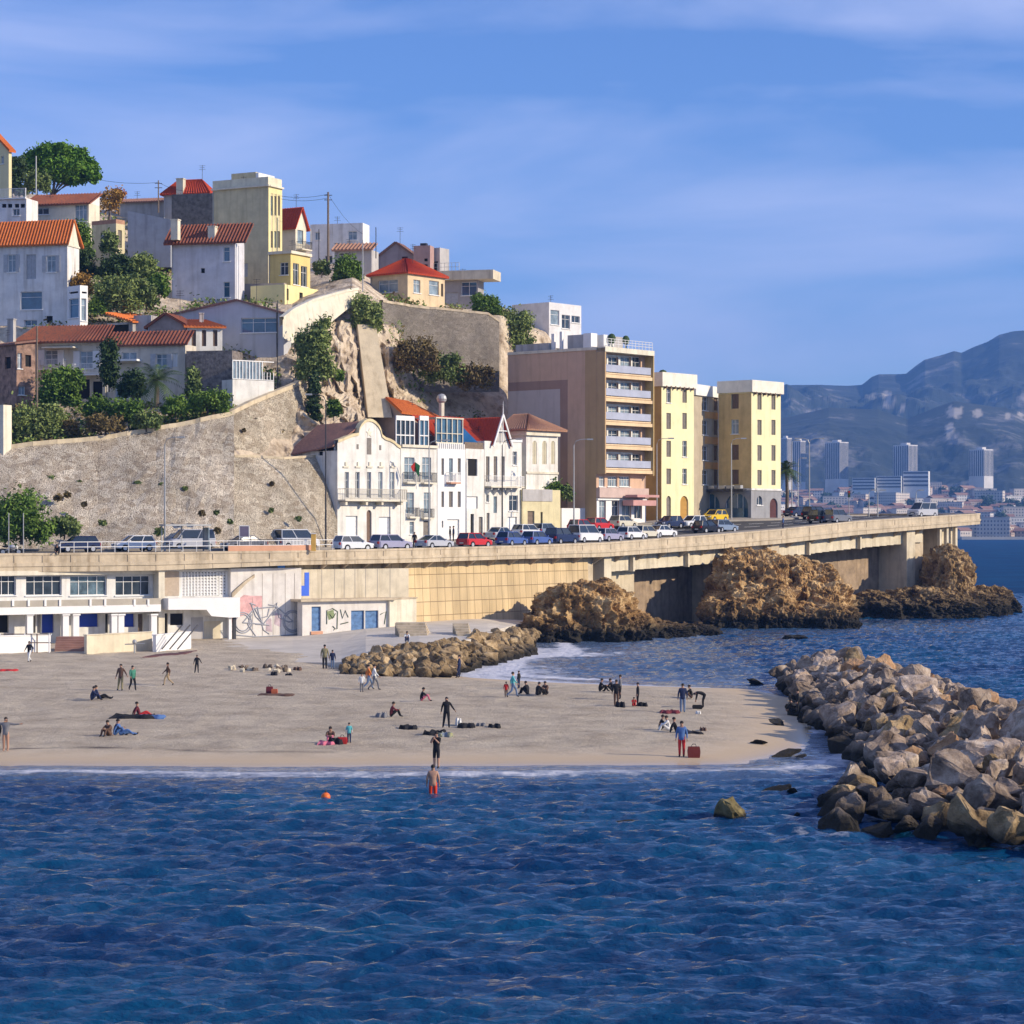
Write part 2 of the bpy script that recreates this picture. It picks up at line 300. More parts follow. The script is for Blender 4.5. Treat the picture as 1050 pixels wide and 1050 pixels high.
# ------------------------------------------------ building class
def solve(C, d, px):
    k = (px - 525) / F; return (k * C.y - C.x) / (d[0] - k * d[1])
class Bd:
    def __init__(s, name, label, cat, pxc, Y, th, pr=None, pl=None, yb=0, yt=0, m=None, w=None, d=None, group=None, ext=1.5, root=None, dz=0):
        s.cat = cat or ''; s.C = W(pxc, yb, Y); a = R(th); s.dr = Vector((math.cos(a), math.sin(a), 0)); s.dl = Vector((-math.sin(a), math.cos(a), 0))
        s.w = w if w is not None else solve(s.C, s.dr, pr); s.d = d if d is not None else solve(s.C, s.dl, pl)
        s.zb = s.C.z - ext; s.z0 = s.C.z; s.zt = W(pxc, yt, Y).z; s.m = m; s.H = {'R': [], 'L': []}; s.sp = {'R': [], 'L': []}
        c = s.C + s.dr * s.w / 2 + s.dl * s.d / 2
        s.root = root or empty(name, (c.x, c.y, s.C.z), label, cat, group); s.n = {'R': -s.dl, 'L': -s.dr}; s.D = {'R': s.dr, 'L': s.dl}
    def up(s, f, px): return solve(s.C, s.D[f], px)
    def zz(s, f, px, py): t = s.up(f, px); p = s.C + s.D[f] * t; return HC - (py - YH) / F * p.y
    def rect(s, f, x0, y0, x1, y1):
        u = sorted((s.up(f, x0), s.up(f, x1))); xm = (x0 + x1) / 2; return u[0], u[1], s.zz(f, xm, y1), s.zz(f, xm, y0)
    def lim(s, f, r):
        e = .04; ln = s.w if f == 'R' else s.d; return max(e, r[0]), min(ln - e, r[1]), max(s.zb + e, r[2]), min(s.zt - e, r[3])
    def box(s, mb, f, u0, u1, v0, v1, z0, z1, mi=0): mb.ob(s.C, s.D[f], s.n[f], u0, u1, v0, v1, z0, z1, mi)
    def win(s, f, x0, y0, x1, y1, kind='win', pm=None, fm=None, mull=1, arch=False, shut=None, dep=.2, sill=True, label=None, fw=.07):
        r = s.lim(f, s.rect(f, x0, y0, x1, y1)); u0, u1, z0, z1 = r
        if u1 - u0 < .1 or z1 - z0 < .1: return None
        for q in s.H[f]:
            if u0 < q[1] + .02 and u1 > q[0] - .02 and z0 < q[3] + .02 and z1 > q[2] - .02: return None
        s.H[f].append(r)
        if arch: s.sp[f].append((u0, u1, z1))
        fm = fm or WP; pm = pm or GLASS; mb = MB(); dd = -dep; hv = (int(x0 * 7.3) * 31 + int(y0 * 5.1) * 17) % 10
        if pm is GLASS and hv > 6: pm = GLASSL
        if kind == 'shut' and s.cat == 'apartment building' and hv in (2, 7): kind = 'win'; pm = GLASS
        if kind in ('win', 'door'):
            B = lambda a, b, c, d_: s.box(mb, f, a, b, dd, dd + .05, c, d_)
            B(u0, u0 + fw, z0, z1); B(u1 - fw, u1, z0, z1); B(u0 + fw, u1 - fw, z1 - fw, z1); B(u0 + fw, u1 - fw, z0, z0 + fw)
            for i in range(mull): c = lerp(u0, u1, (i + 1) / (mull + 1)); B(c - fw * .4, c + fw * .4, z0 + fw, z1 - fw)
            if kind == 'win' and z1 - z0 > 1.2: B(u0 + fw, u1 - fw, lerp(z0, z1, .68), lerp(z0, z1, .68) + fw * .6)
            o = mb.build('window' if kind == 'win' else 'glass_door', fm, s.root); pn = MB(); s.box(pn, f, u0, u1, dd - .05, dd - .004, z0, z1); pn.build('pane', pm, o)
        elif kind == 'shut':
            c = (u0 + u1) / 2; n = max(3, int((z1 - z0) / .16))
            for a, b in ((u0, c - .015), (c + .015, u1)):
                s.box(mb, f, a, b, dd, dd + .03, z0, z1)
                for i in range(n): zc = lerp(z0, z1, (i + .5) / n); s.box(mb, f, a + .05, b - .05, dd + .031, dd + .055, zc - .045, zc + .03)
            o = mb.build('shutter', pm if pm is not GLASS else SHUT, s.root)
        elif kind == 'panel':
            s.box(mb, f, u0, u1, dd - .05, dd, z0, z1)
            n = max(1, int((z1 - z0) / .5))
            for i in range(n): s.box(mb, f, u0 + .08, u1 - .08, dd + .001, dd + .02, lerp(z0, z1, (i + .1) / n), lerp(z0, z1, (i + .88) / n))
            o = mb.build('door', pm, s.root)
        else:
            s.box(mb, f, u0, u1, dd - .1, dd, z0, z1); o = mb.build('opening', DARK, s.root)
        if label: o['label'] = label
        if sill and kind == 'win':
            sb = MB(); s.box(sb, f, u0 - .1, u1 + .1, .003, .12, z0 - .09, z0 - .003); sb.build('sill', fm, o)
        if shut:
            ww = (u1 - u0) / 2
            for a in (u0 - ww - .02, u1 + .02):
                sh = MB(); s.box(sh, f, a, a + ww, .02, .06, z0, z1)
                n = max(3, int((z1 - z0) / .16))
                for i in range(n): zc = lerp(z0, z1, (i + .5) / n); s.box(sh, f, a + .05, a + ww - .05, .061, .08, zc - .045, zc + .03)
                sh.build('shutter', shut, s.root)
        return o
    def band(s, y, h=.25, out=.15, m=None, faces='RL', name='cornice', z=None, top=False):
        mb = MB()
        for f in faces:
            ln = s.w if f == 'R' else s.d; zc = z if z is not None else s.zz(f, 525 + F * (s.C.x) / s.C.y, y)
            s.box(mb, f, -(out if f == 'L' and 'R' in faces else .0), ln, .003, out, zc - h / 2, zc + h / 2)
        return mb.build(name, m or CORN, s.root)
    def skin(s, f, x0, x1, y0, y1, m, out=.03, name='render'):
        u0, u1, z0, z1 = s.rect(f, x0, y0, x1, y1); ln = s.w if f == 'R' else s.d; u0 = max(.01, u0); u1 = min(ln - .01, u1); mb = MB()
        us = sorted({u0, u1, *[x for h in s.H[f] for x in h[:2] if u0 < x < u1]}); zs = sorted({z0, z1, *[x for h in s.H[f] for x in h[2:] if z0 < x < z1]})
        for a, b in zip(us, us[1:]):
            for c, d in zip(zs, zs[1:]):
                if any(h[0] < (a + b) / 2 < h[1] and h[2] < (c + d) / 2 < h[3] for h in s.H[f]): continue
                s.box(mb, f, a, b, .003, out, c, d)
        return mb.build(name, m, s.root)
    def balcony(s, f, x0, x1, y, depth=1.0, h=1.0, m=None, rm=None, solid=None, name='balcony'):
        u0, u1, z, _ = s.rect(f, x0, y - 1, x1, y); ln = s.w if f == 'R' else s.d
        if depth > 0 : pass
        mb = MB(); s.box(mb, f, u0, u1, .003, depth, z - .16, z); o = mb.build(name, m or WP, s.root)
        r = MB(); rm = rm or METAL
        if solid:
            s.box(r, f, u0, u1, depth - .06, depth - .01, z + .1, z + h * .9)
            for a in (u0, u1 - .05): s.box(r, f, a, a + .05, .01, depth - .065, z + .1, z + h * .9)
            s.box(r, f, u0, u1, depth - .08, depth, z + h * .9, z + h * .9 + .05)
            r.build('railing', solid, o)
        else:
            s.box(r, f, u0, u1, depth - .05, depth, z + h - .05, z + h); s.box(r, f, u0, u1, depth - .05, depth, z + .08, z + .12)
            for a in (u0, u1 - .04): s.box(r, f, a, a + .04, .01, depth, z + h - .05, z + h)
            n = int((u1 - u0) / .16)
            for i in range(n + 1): c = lerp(u0 + .02, u1 - .02, i / max(1, n)); s.box(r, f, c - .014, c + .014, depth - .04, depth - .01, z + .12, z + h - .05)
            for a in (u0, u1 - .03):
                for k in range(4): v = depth * (k + .5) / 4; s.box(r, f, a, a + .03, v, v + .03, z, z + h - .05)
            r.build('railing', rm, o)
        return o
    def gable(s, f, apx, apy):           # triangle above face f, apex at pixel; remembers for the roof
        u = s.up(f, apx); z = s.zz(f, apx, apy); s.gab = (f, u, z); return u, z
    def finish(s, top=None, roofm=None, cap=True):
        mb = MB(); k = Vector((0, 0, 1)); mats = [s.m]
        for f in 'RL':
            ln = s.w if f == 'R' else s.d; D, n = s.D[f], s.n[f]
            P = lambda u, v, z: Vector((s.C.x, s.C.y, 0)) + D * u + n * v + k * z
            us = sorted({0, ln, *[x for h in s.H[f] for x in h[:2]]}); zs = sorted({s.zb, s.zt, *[x for h in s.H[f] for x in h[2:]]})
            for a, b in zip(us, us[1:]):
                for c, d in zip(zs, zs[1:]):
                    um, zm = (a + b) / 2, (c + d) / 2
                    if any(h[0] < um < h[1] and h[2] < zm < h[3] for h in s.H[f]): continue
                    mb.face([P(a, 0, c), P(b, 0, c), P(b, 0, d), P(a, 0, d)])
            for h in s.H[f]:
                a, b, c, d = h; q = -.3
                for e in (((a, c), (a, d)), ((b, c), (b, d)), ((a, c), (b, c)), ((a, d), (b, d))):
                    mb.face([P(e[0][0], 0, e[0][1]), P(e[1][0], 0, e[1][1]), P(e[1][0], q, e[1][1]), P(e[0][0], q, e[0][1])])
            for a, b, z in s.sp[f]:
                r = (b - a) / 2; cx = (a + b) / 2; n_ = 8; hh = min(r, 1.6)
                for sgn in (-1, 1):
                    arc = [(cx + sgn * r * math.cos(PI / 2 * i / n_), z - hh + hh * math.sin(PI / 2 * i / n_)) for i in range(n_ + 1)]
                    for p, q2 in zip(arc, arc[1:]):
                        mb.face([P(p[0], -.002, p[1]), P(q2[0], -.002, q2[1]), P(q2[0], -.002, z), P(p[0], -.002, z)])
                        mb.face([P(p[0], -.002, p[1]), P(q2[0], -.002, q2[1]), P(q2[0], -.18, q2[1]), P(p[0], -.18, p[1])])
        G = lambda u, v, z: Vector((s.C.x, s.C.y, 0)) + s.dr * u + s.dl * v + k * z
        w, d = s.w, s.d
        mb.face([G(0, d, s.zb), G(w, d, s.zb), G(w, d, s.zt), G(0, d, s.zt)]); mb.face([G(w, 0, s.zb), G(w, d, s.zb), G(w, d, s.zt), G(w, 0, s.zt)])
        if cap: mb.face([G(0, 0, s.zt), G(w, 0, s.zt), G(w, d, s.zt), G(0, d, s.zt)])
        if hasattr(s, 'gab'):
            f, u, z = s.gab
            if f == 'R':
                for v in (0, d): mb.face([G(0, v, s.zt), G(w, v, s.zt), G(u, v, z)])
            else:
                for v in (0, w): mb.face([G(v, 0, s.zt), G(v, d, s.zt), G(v, u, z)])
        o = mb.build('wall', mats, s.root)
        if s.cat == 'house' and s.C.y < 345 and s.w > 2:
            rv = random.Random(int(s.C.x * 10)); u_ = s.w * rv.uniform(.3, .6); v_ = s.d * rv.uniform(.2, .75); zt_ = s.zt + (2.6 if hasattr(s, 'gab') or roofm or not cap or top == 'hip' else .2); a = MB(); q = G(u_, v_, zt_ - 1.5)
            a.tube([q, q + k * 3.1], .03, 4); [a.tube([q + k * z_ - s.dl * e_, q + k * z_ + s.dl * e_], .02, 4) for z_, e_ in ((3.0, .45), (2.75, .35), (2.5, .5))]; a.build('aerial', DMETAL, s.root)
            dp = MB(); q = s.G(-.07, s.d * .985, s.zt - .1); dp.tube([q, (q.x, q.y, s.zb + 1)], .05, 5); dp.build('drainpipe', METAL, s.root)
        rm = roofm
        if hasattr(s, 'gab') and rm:
            f, u, z = s.gab; r = MB(); e = .35; zt = s.zt
            if f == 'R':
                s1 = (z - zt) / u; s2 = (z - zt) / (w - u)
                r.tiles(G(-e, d + e, zt - e * s1 + .06), G(-e, -e, zt - e * s1 + .06), G(u, -e, z + .06), G(u, d + e, z + .06))
                r.tiles(G(w + e, -e, zt - e * s2 + .06), G(w + e, d + e, zt - e * s2 + .06), G(u, d + e, z + .06), G(u, -e, z + .06))
            else:
                s1 = (z - zt) / u; s2 = (z - zt) / (d - u)
                r.tiles(G(-e, -e, zt - e * s1 + .06), G(w + e, -e, zt - e * s1 + .06), G(w + e, u, z + .06), G(-e, u, z + .06))
                r.tiles(G(-e, d + e, zt - e * s2 + .06), G(w + e, d + e, zt - e * s2 + .06), G(w + e, u, z + .06), G(-e, u, z + .06))
            return r.build('roof', rm, s.root)
        if top == 'parapet':
            p = MB(); h = .5; t = .25
            p.ob(s.C, s.dr, s.dl, 0, w, 0.002, t, s.zt, s.zt + h); p.ob(s.C, s.dr, s.dl, 0, w, d - t, d, s.zt, s.zt + h)
            p.ob(s.C, s.dr, s.dl, 0.002, t, t, d - t, s.zt, s.zt + h); p.ob(s.C, s.dr, s.dl, w - t, w, t, d - t, s.zt, s.zt + h)
            return p.build('parapet', rm or s.m, s.root)
        if top == 'hip':
            r = MB(); e = .4; zt = s.zt + .05; hgt = s.hh if hasattr(s, 'hh') else min(w, d) * .22
            m_ = min(w, d) / 2
            if w >= d: A, B = G(m_, d / 2, zt + hgt), G(w - m_, d / 2, zt + hgt)
            else: A, B = G(w / 2, m_, zt + hgt), G(w / 2, d - m_, zt + hgt)
            c = [G(-e, -e, zt), G(w + e, -e, zt), G(w + e, d + e, zt), G(-e, d + e, zt)]
            if w >= d: r.tiles(c[0], c[1], B, A); r.tiles(c[2], c[3], A, B); r.tiles(c[1], c[2], B, B); r.tiles(c[3], c[0], A, A)
            else: r.tiles(c[1], c[2], B, A); r.tiles(c[3], c[0], A, B); r.tiles(c[0], c[1], A, A); r.tiles(c[2], c[3], B, B)
            return r.build('roof', rm or TILE, s.root)
        if top == 'shedL' or top == 'shedR':       # slope rising away from the named face
            hgt = s.hh; r = MB(); e = .35; zt = s.zt + .05
            if top == 'shedL':
                sl_ = hgt / w; r.tiles(G(-e, d + e, zt - e * sl_), G(-e, -e, zt - e * sl_), G(w + e, -e, zt + hgt + e * sl_), G(w + e, d + e, zt + hgt + e * sl_))
                g = MB(); 
                for v in (0, d): g.face([G(0, v, s.zt), G(w, v, s.zt), G(w, v, s.zt + hgt)])
                g.face([G(w, 0, s.zt), G(w, d, s.zt), G(w, d, s.zt + hgt), G(w, 0, s.zt + hgt)]); g.build('gable_wall', s.m, s.root)
            else:
                sl_ = hgt / d; r.tiles(G(-e, -e, zt - e * sl_), G(w + e, -e, zt - e * sl_), G(w + e, d + e, zt + hgt + e * sl_), G(-e, d + e, zt + hgt + e * sl_))
                g = MB()
                for v in (0, w): g.face([G(v, 0, s.zt), G(v, d, s.zt), G(v, d, s.zt + hgt)])
                g.face([G(0, d, s.zt), G(w, d, s.zt), G(w, d, s.zt + hgt), G(0, d, s.zt + hgt)]); g.build('gable_wall', s.m, s.root)
            return r.build('roof', rm or TILE, s.root)
    def G(s, u, v, z): return Vector((s.C.x, s.C.y, 0)) + s.dr * u + s.dl * v + Vector((0, 0, z))
    def chimney(s, px, py, hh=1.2, w=.6, m=None, Yo=2.0):
        p = W(px, py, s.C.y + Yo); mb = MB(); mb.ob(p, s.dr, s.dl, -w / 2, w / 2, -w / 2, w / 2, p.z - hh - 1.5, p.z); mb.ob(p, s.dr, s.dl, -w / 2 - .07, w / 2 + .07, -w / 2 - .07, w / 2 + .07, p.z, p.z + .12)
        return mb.build('chimney', m or s.m, s.root)
# ------------------------------------------------ shoreline and sand
SH = [(-75, 110), (-40, 111.3), (-22, 112.6), (-12, 111.6), (-5, 112.2), (5, 112.5), (11, 113), (13.2, 117), (15.5, 122), (17, 132), (18, 140), (19.4, 155), (17, 165), (8.1, 169.5), (2.5, 173), (-3.0, 178), (-6, 184), (-4.5, 194), (-4, 204), (1, 215), (0, 262), (-90, 262), (-90, 110)]
def sdist(X, Y, poly=SH):
    d = np.full(X.shape, 1e9); ins = np.zeros(X.shape, bool); n = len(poly)
    for i in range(n):
        (ax, ay), (bx, by) = poly[i], poly[(i + 1) % n]; ex, ey = bx - ax, by - ay
        t = np.clip(((X - ax) * ex + (Y - ay) * ey) / (ex * ex + ey * ey), 0, 1); d = np.minimum(d, np.hypot(X - ax - t * ex, Y - ay - t * ey))
        c = ((ay > Y) != (by > Y)); c &= X < (bx - ax) * (Y - ay) / (by - ay if by != ay else 1e-9) + ax; ins ^= c
    return np.where(ins, d, -d)
def sandz(X, Y):
    d = sdist(X, Y); return np.where(d < 0, np.maximum(-3, .16 * d), .30 * (1 - np.exp(-np.maximum(d, 0) / 3.5)) + .012 * np.maximum(d, 0) + .5 * np.clip((Y - 148) / 36, 0, 1) * np.clip((d - 5) / 8, 0, 1)), d
xs = np.arange(-78, 27, .27); ys = np.arange(104, 222, .27); GX, GY = np.meshgrid(xs, ys)
GZ, GD = sandz(GX, GY)
dry = np.clip((GD - 4) / 3, 0, 1)
GZ = GZ + dry * (vnoise(GX * .9, GY * .9, seed=3, octv=4) - .5) * .20 + np.clip(GD, 0, 1) * (vnoise(GX * .12, GY * .12, seed=5, octv=3) - .5) * .16
sm = bpy.data.materials.new('sand'); sm.use_nodes = True; t = sm.node_tree; n = t.nodes; l = t.links.new; b = n['Principled BSDF']
g = n.new('ShaderNodeNewGeometry'); at = n.new('ShaderNodeAttribute'); at.attribute_name = 'shore'
z = n.new('ShaderNodeTexNoise'); z.inputs['Scale'].default_value = .35; z.inputs['Detail'].default_value = 9; z.inputs['Roughness'].default_value = .72; l(g.outputs['Position'], z.inputs[0])
cr_ = n.new('ShaderNodeValToRGB'); e = cr_.color_ramp.elements; e[0].position = .34; e[0].color = (.43, .345, .245, 1); e[1].position = .66; e[1].color = (.71, .60, .44, 1); l(z.outputs[0], cr_.inputs[0])
wr = n.new('ShaderNodeMapRange'); wr.inputs[1].default_value = 2.2; wr.inputs[2].default_value = 6.5; ad = n.new('ShaderNodeMath'); ad.operation = 'ADD'
z5 = n.new('ShaderNodeTexNoise'); z5.inputs['Scale'].default_value = .5; z5.inputs['Detail'].default_value = 5; l(g.outputs['Position'], z5.inputs[0])
mu = n.new('ShaderNodeMath'); mu.operation = 'MULTIPLY_ADD'; mu.inputs[1].default_value = 3; mu.inputs[2].default_value = -1.5; l(z5.outputs[0], mu.inputs[0]); l(mu.outputs[0], ad.inputs[0]); l(at.outputs['Fac'], ad.inputs[1]); l(ad.outputs[0], wr.inputs[0])
mx = n.new('ShaderNodeMixRGB'); mx.inputs[1].default_value = (.52, .395, .25, 1); l(wr.outputs[0], mx.inputs[0]); l(cr_.outputs[0], mx.inputs[2])
# dark flecks: dried seaweed and litter of pebbles
mp3 = n.new('ShaderNodeMapping'); mp3.inputs['Scale'].default_value = (.55, 1.6, 1); l(g.outputs['Position'], mp3.inputs[0])
z6 = n.new('ShaderNodeTexNoise'); z6.inputs['Scale'].default_value = 2.6; z6.inputs['Detail'].default_value = 6; z6.inputs['Roughness'].default_value = .75; l(mp3.outputs[0], z6.inputs[0])
r6 = n.new('ShaderNodeMapRange'); r6.inputs[1].default_value = .60; r6.inputs[2].default_value = .70; r6.inputs[4].default_value = .75; l(z6.outputs[0], r6.inputs[0])
mf = n.new('ShaderNodeMath'); mf.operation = 'MULTIPLY'; l(r6.outputs[0], mf.inputs[0]); l(wr.outputs[0], mf.inputs[1])
m6 = n.new('ShaderNodeMixRGB'); m6.inputs[2].default_value = (.11, .085, .065, 1); l(mf.outputs[0], m6.inputs[0]); l(mx.outputs[0], m6.inputs[1])
# wrack line
wk = n.new('ShaderNodeAttribute'); wk.attribute_name = 'wrack'; m7 = n.new('ShaderNodeMixRGB'); m7.inputs[2].default_value = (.07, .05, .035, 1); l(wk.outputs['Fac'], m7.inputs[0]); l(m6.outputs[0], m7.inputs[1]); l(m7.outputs[0], b.inputs['Base Color'])
rr = n.new('ShaderNodeMapRange'); rr.inputs[1].default_value = .2; rr.inputs[2].default_value = 2.0; rr.inputs[3].default_value = .22; rr.inputs[4].default_value = .9; l(at.outputs['Fac'], rr.inputs[0]); l(rr.outputs[0], b.inputs['Roughness'])
z7 = n.new('ShaderNodeTexNoise'); z7.inputs['Scale'].default_value = 3; z7.inputs['Detail'].default_value = 9; z7.inputs['Roughness'].default_value = .75; l(g.outputs['Position'], z7.inputs[0])
bp = n.new('ShaderNodeBump'); bp.inputs['Distance'].default_value = .34; l(wr.outputs[0], bp.inputs['Strength']); l(z7.outputs[0], bp.inputs['Height']); l(bp.outputs[0], b.inputs['Normal'])
wl = 5.2 + 2.2 * (vnoise(GX * .10, GX * 0 + 3, seed=9, octv=3) - .5) * 2
amp = np.clip(vnoise(GX * .22, GX * 0, seed=31, octv=2) * 4 - .9, 0, 1) * np.clip((-4 - GX) / 12, .0, 1)
wrack = np.clip(1 - abs(GD - wl) / .6, 0, 1) * amp * np.clip(vnoise(GX * 1.2, GY * 1.6, seed=2, octv=3) * 5 - 1.0, 0, 1) * (GY < 140)
grid_obj('beach', GX, GY, GZ, sm, attrs={'shore': GD, 'wrack': wrack}, kind='structure', label='grey tan sandy beach between the sea and the corniche wall')
# ------------------------------------------------ water
wm = bpy.data.materials.new('sea_water'); wm.use_nodes = True; t = wm.node_tree; n = t.nodes; l = t.links.new; b = n['Principled BSDF']
g = n.new('ShaderNodeNewGeometry'); fo = n.new('ShaderNodeAttribute'); fo.attribute_name = 'foam'; sh = n.new('ShaderNodeAttribute'); sh.attribute_name = 'shallow'
mp4 = n.new('ShaderNodeMapping'); mp4.inputs['Scale'].default_value = (.5, 1, 1); l(g.outputs['Position'], mp4.inputs[0])
zw = n.new('ShaderNodeTexNoise'); zw.inputs['Scale'].default_value = .07; zw.inputs['Detail'].default_value = 3; l(g.outputs['Position'], zw.inputs[0])
cw = n.new('ShaderNodeValToRGB'); e = cw.color_ramp.elements; e[0].position = .36; e[0].color = (.001, .028, .100, 1); e[1].position = .66; e[1].color = (.002, .062, .150, 1); l(zw.outputs[0], cw.inputs[0])
ms = n.new('ShaderNodeMixRGB'); ms.inputs[2].default_value = (.13, .18, .27, 1); l(sh.outputs['Fac'], ms.inputs[0]); l(cw.outputs[0], ms.inputs[1])
zf = n.new('ShaderNodeTexNoise'); zf.inputs['Scale'].default_value = 1.3; zf.inputs['Detail'].default_value = 8; zf.inputs['Roughness'].default_value = .7; l(mp4.outputs[0], zf.inputs[0])
af = n.new('ShaderNodeMath'); af.operation = 'ADD'; l(fo.outputs['Fac'], af.inputs[0]); l(zf.outputs[0], af.inputs[1])
rf = n.new('ShaderNodeMapRange'); rf.inputs[1].default_value = .95; rf.inputs[2].default_value = 1.22; l(af.outputs[0], rf.inputs[0])
mfm = n.new('ShaderNodeMixRGB'); mfm.inputs[2].default_value = (.62, .62, .66, 1); l(rf.outputs[0], mfm.inputs[0]); l(ms.outputs[0], mfm.inputs[1]); l(mfm.outputs[0], b.inputs['Base Color'])
rg = n.new('ShaderNodeMapRange'); rg.inputs[3].default_value = .05; rg.inputs[4].default_value = .8; l(rf.outputs[0], rg.inputs[0]); l(rg.outputs[0], b.inputs['Roughness'])
b.inputs['IOR'].default_value = 1.33; b.inputs['Specular Tint'].default_value = (.45, .75, 1, 1); b.inputs['Specular IOR Level'].default_value = .5
mp5 = n.new('ShaderNodeMapping'); mp5.inputs['Scale'].default_value = (.6, 1, 1); l(g.outputs['Position'], mp5.inputs[0])
zb = n.new('ShaderNodeTexNoise'); zb.inputs['Scale'].default_value = 2.9; zb.inputs['Detail'].default_value = 9; zb.inputs['Roughness'].default_value = .6; l(mp5.outputs[0], zb.inputs[0])
bp = n.new('ShaderNodeBump'); bp.inputs['Distance'].default_value = .17; l(zb.outputs[0], bp.inputs['Height'])
zb2 = n.new('ShaderNodeTexNoise'); zb2.inputs['Scale'].default_value = 1.15; zb2.inputs['Detail'].default_value = 5; l(mp5.outputs[0], zb2.inputs[0])
bp2 = n.new('ShaderNodeBump'); bp2.inputs['Distance'].default_value = .34; l(zb2.outputs[0], bp2.inputs['Height']); l(bp.outputs[0], bp2.inputs['Normal'])
l(bp2.outputs[0], b.inputs['Normal'])
BWL = [(184, 20.5), (170, 18.5), (150, 16.8), (141, 16.3), (122, 15.8), (108, 15.8), (100, 13.5), (95, 11.5), (88, 11.5), (84, 14), (81, 18)]
BW = [(21, 184), (26, 184), (31, 172), (31, 120), (33, 104), (42, 103), (42, 79), (22, 80), (18, 81), (14, 84), (11.3, 88), (11.3, 95), (13.5, 100), (15.8, 108), (15.8, 122), (16.3, 141), (16.8, 150), (18.5, 170)]
yrow = [40.]
while yrow[-1] < 400: yrow.append(yrow[-1] + .10 + .16 * (yrow[-1] - 40) / 100)
yrow = np.array(yrow); xcol = np.arange(-78, 96, .22)
xx, yy = np.meshgrid(xcol, yrow); H = np.zeros_like(xx); rs = np.random.default_rng(11)
wx = xx + 1.2 * (vnoise(xx * .3, yy * .3, seed=91, octv=2) - .5); wy = yy + 1.6 * (vnoise(xx * .25, yy * .4, seed=92, octv=3) - .5)
for k in range(90):
    lam = .50 * (3.4 / .50) ** (k / 89.); th = R(-93 + rs.normal(0, 24)); kk = 2 * PI / lam; ph = rs.uniform(0, 6.28)
    a = .0102 * lam ** .5; arg = kk * (math.cos(th) * wx + math.sin(th) * wy) + ph
    H += a * (np.sin(arg) + .22 * np.sin(2 * arg + 1.57))
gust = .6 + .9 * vnoise(xx * .06, yy * .05, seed=8, octv=3)
D = -sdist(xx, yy); DB = -sdist(xx, yy, BW)
H = H * gust * np.clip((D + .5) / 12, .10, 1)
swell = .16 * np.exp(-((D - 3.8 - 1.2 * (vnoise(xx * .09, xx * 0, seed=4) - .5)) / .8) ** 2) * (yy < 114) * np.clip(vnoise(xx * .12, yy * 0, seed=14) * 2 - .2, 0, 1)
H = H + swell + .012 * np.clip(1 - D / 3, 0, 1)
front = yy < 130
foam = np.where(front, np.clip(.62 * np.exp(-((D - 3.9 - 1.3 * (vnoise(xx * .11, xx * 0 + 5, seed=21, octv=3) - .5)) / 1.6) ** 2) + .34 * (D < 3.4), 0, 1), 0)
inl = (~front) & (xx < 18)
foam = np.where(inl, np.clip(.10 * (xx < 14) + .62 * np.exp(-D / 2.2) + .55 * np.exp(-((D - 4.5) / .9) ** 2) * (xx < 8) + .5 * np.exp(-((xx + 1) ** 2 + (yy - 186) ** 2) / 90) + .42 * np.exp(-((xx - 4) ** 2 + (yy - 210) ** 2) / 120) + .30 * np.clip(vnoise(xx * .15, yy * .35, seed=12) * 2 - .9, 0, 1) * np.exp(-((xx - 8) ** 2 / 200)), 0, 1), foam)
foam = np.maximum(foam, .46 * np.exp(-((DB - .4) / .8) ** 2) * (vnoise(xx * .3, yy * .3, seed=6) > .42))
# wash round the sea cliffs and the offshore streaks beside the point
foam = np.maximum(foam, .42 * np.exp(-((yy - 258 - .55 * (xx - 15)) / 3.2) ** 2) * (xx > 8) * (xx < 75))
foam = np.maximum(foam, .5 * np.exp(-((yy - 318 - .3 * (xx - 62)) / 3) ** 2) * (xx > 60) * (xx < 92) * (vnoise(xx * .08, yy * .3, seed=77) > .4))
shal = np.where(front, np.exp(-(np.maximum(D, 0) / 5.5) ** 2) * .85, np.where(xx < 20, np.exp(-np.maximum(D, 0) / 22.) * .95, 0)); shal = np.maximum(shal, .35 * np.exp(-((xx - 40) ** 2 / 700 + (yy - 262) ** 2 / 90)))
grid_obj('sea', xx, yy, H, wm, attrs={'foam': foam, 'shallow': shal}, kind='structure', label='deep blue choppy sea with white foam along the beach')
fx = np.array([-6000., 96, 6000.]); mb = MB()
for a in ((-9000, -3000, 9000, 40), (-9000, 400, 9000, 9000), (96, 40, 9000, 400), (-9000, 40, -78, 110)):
    mb.face([(a[0], a[1], -.0), (a[2], a[1], 0), (a[2], a[3], 0), (a[0], a[3], 0)])
wf = wm.copy(); wf.name = 'open_sea_water'; bf = wf.node_tree.nodes['Principled BSDF']
for l_ in list(bf.inputs['Roughness'].links): wf.node_tree.links.remove(l_)
bf.inputs['Roughness'].default_value = .55; bf.inputs['IOR'].default_value = 1.14
mb.build('sea', wf, kind='structure')
mb = MB(); mb.face([(-9000, -3000, -3.2), (9000, -3000, -3.2), (9000, 9000, -3.2), (-9000, 9000, -3.2)]); mb.build('seabed', mat('seabed_sand', (.1, .1, .08)), kind='structure')

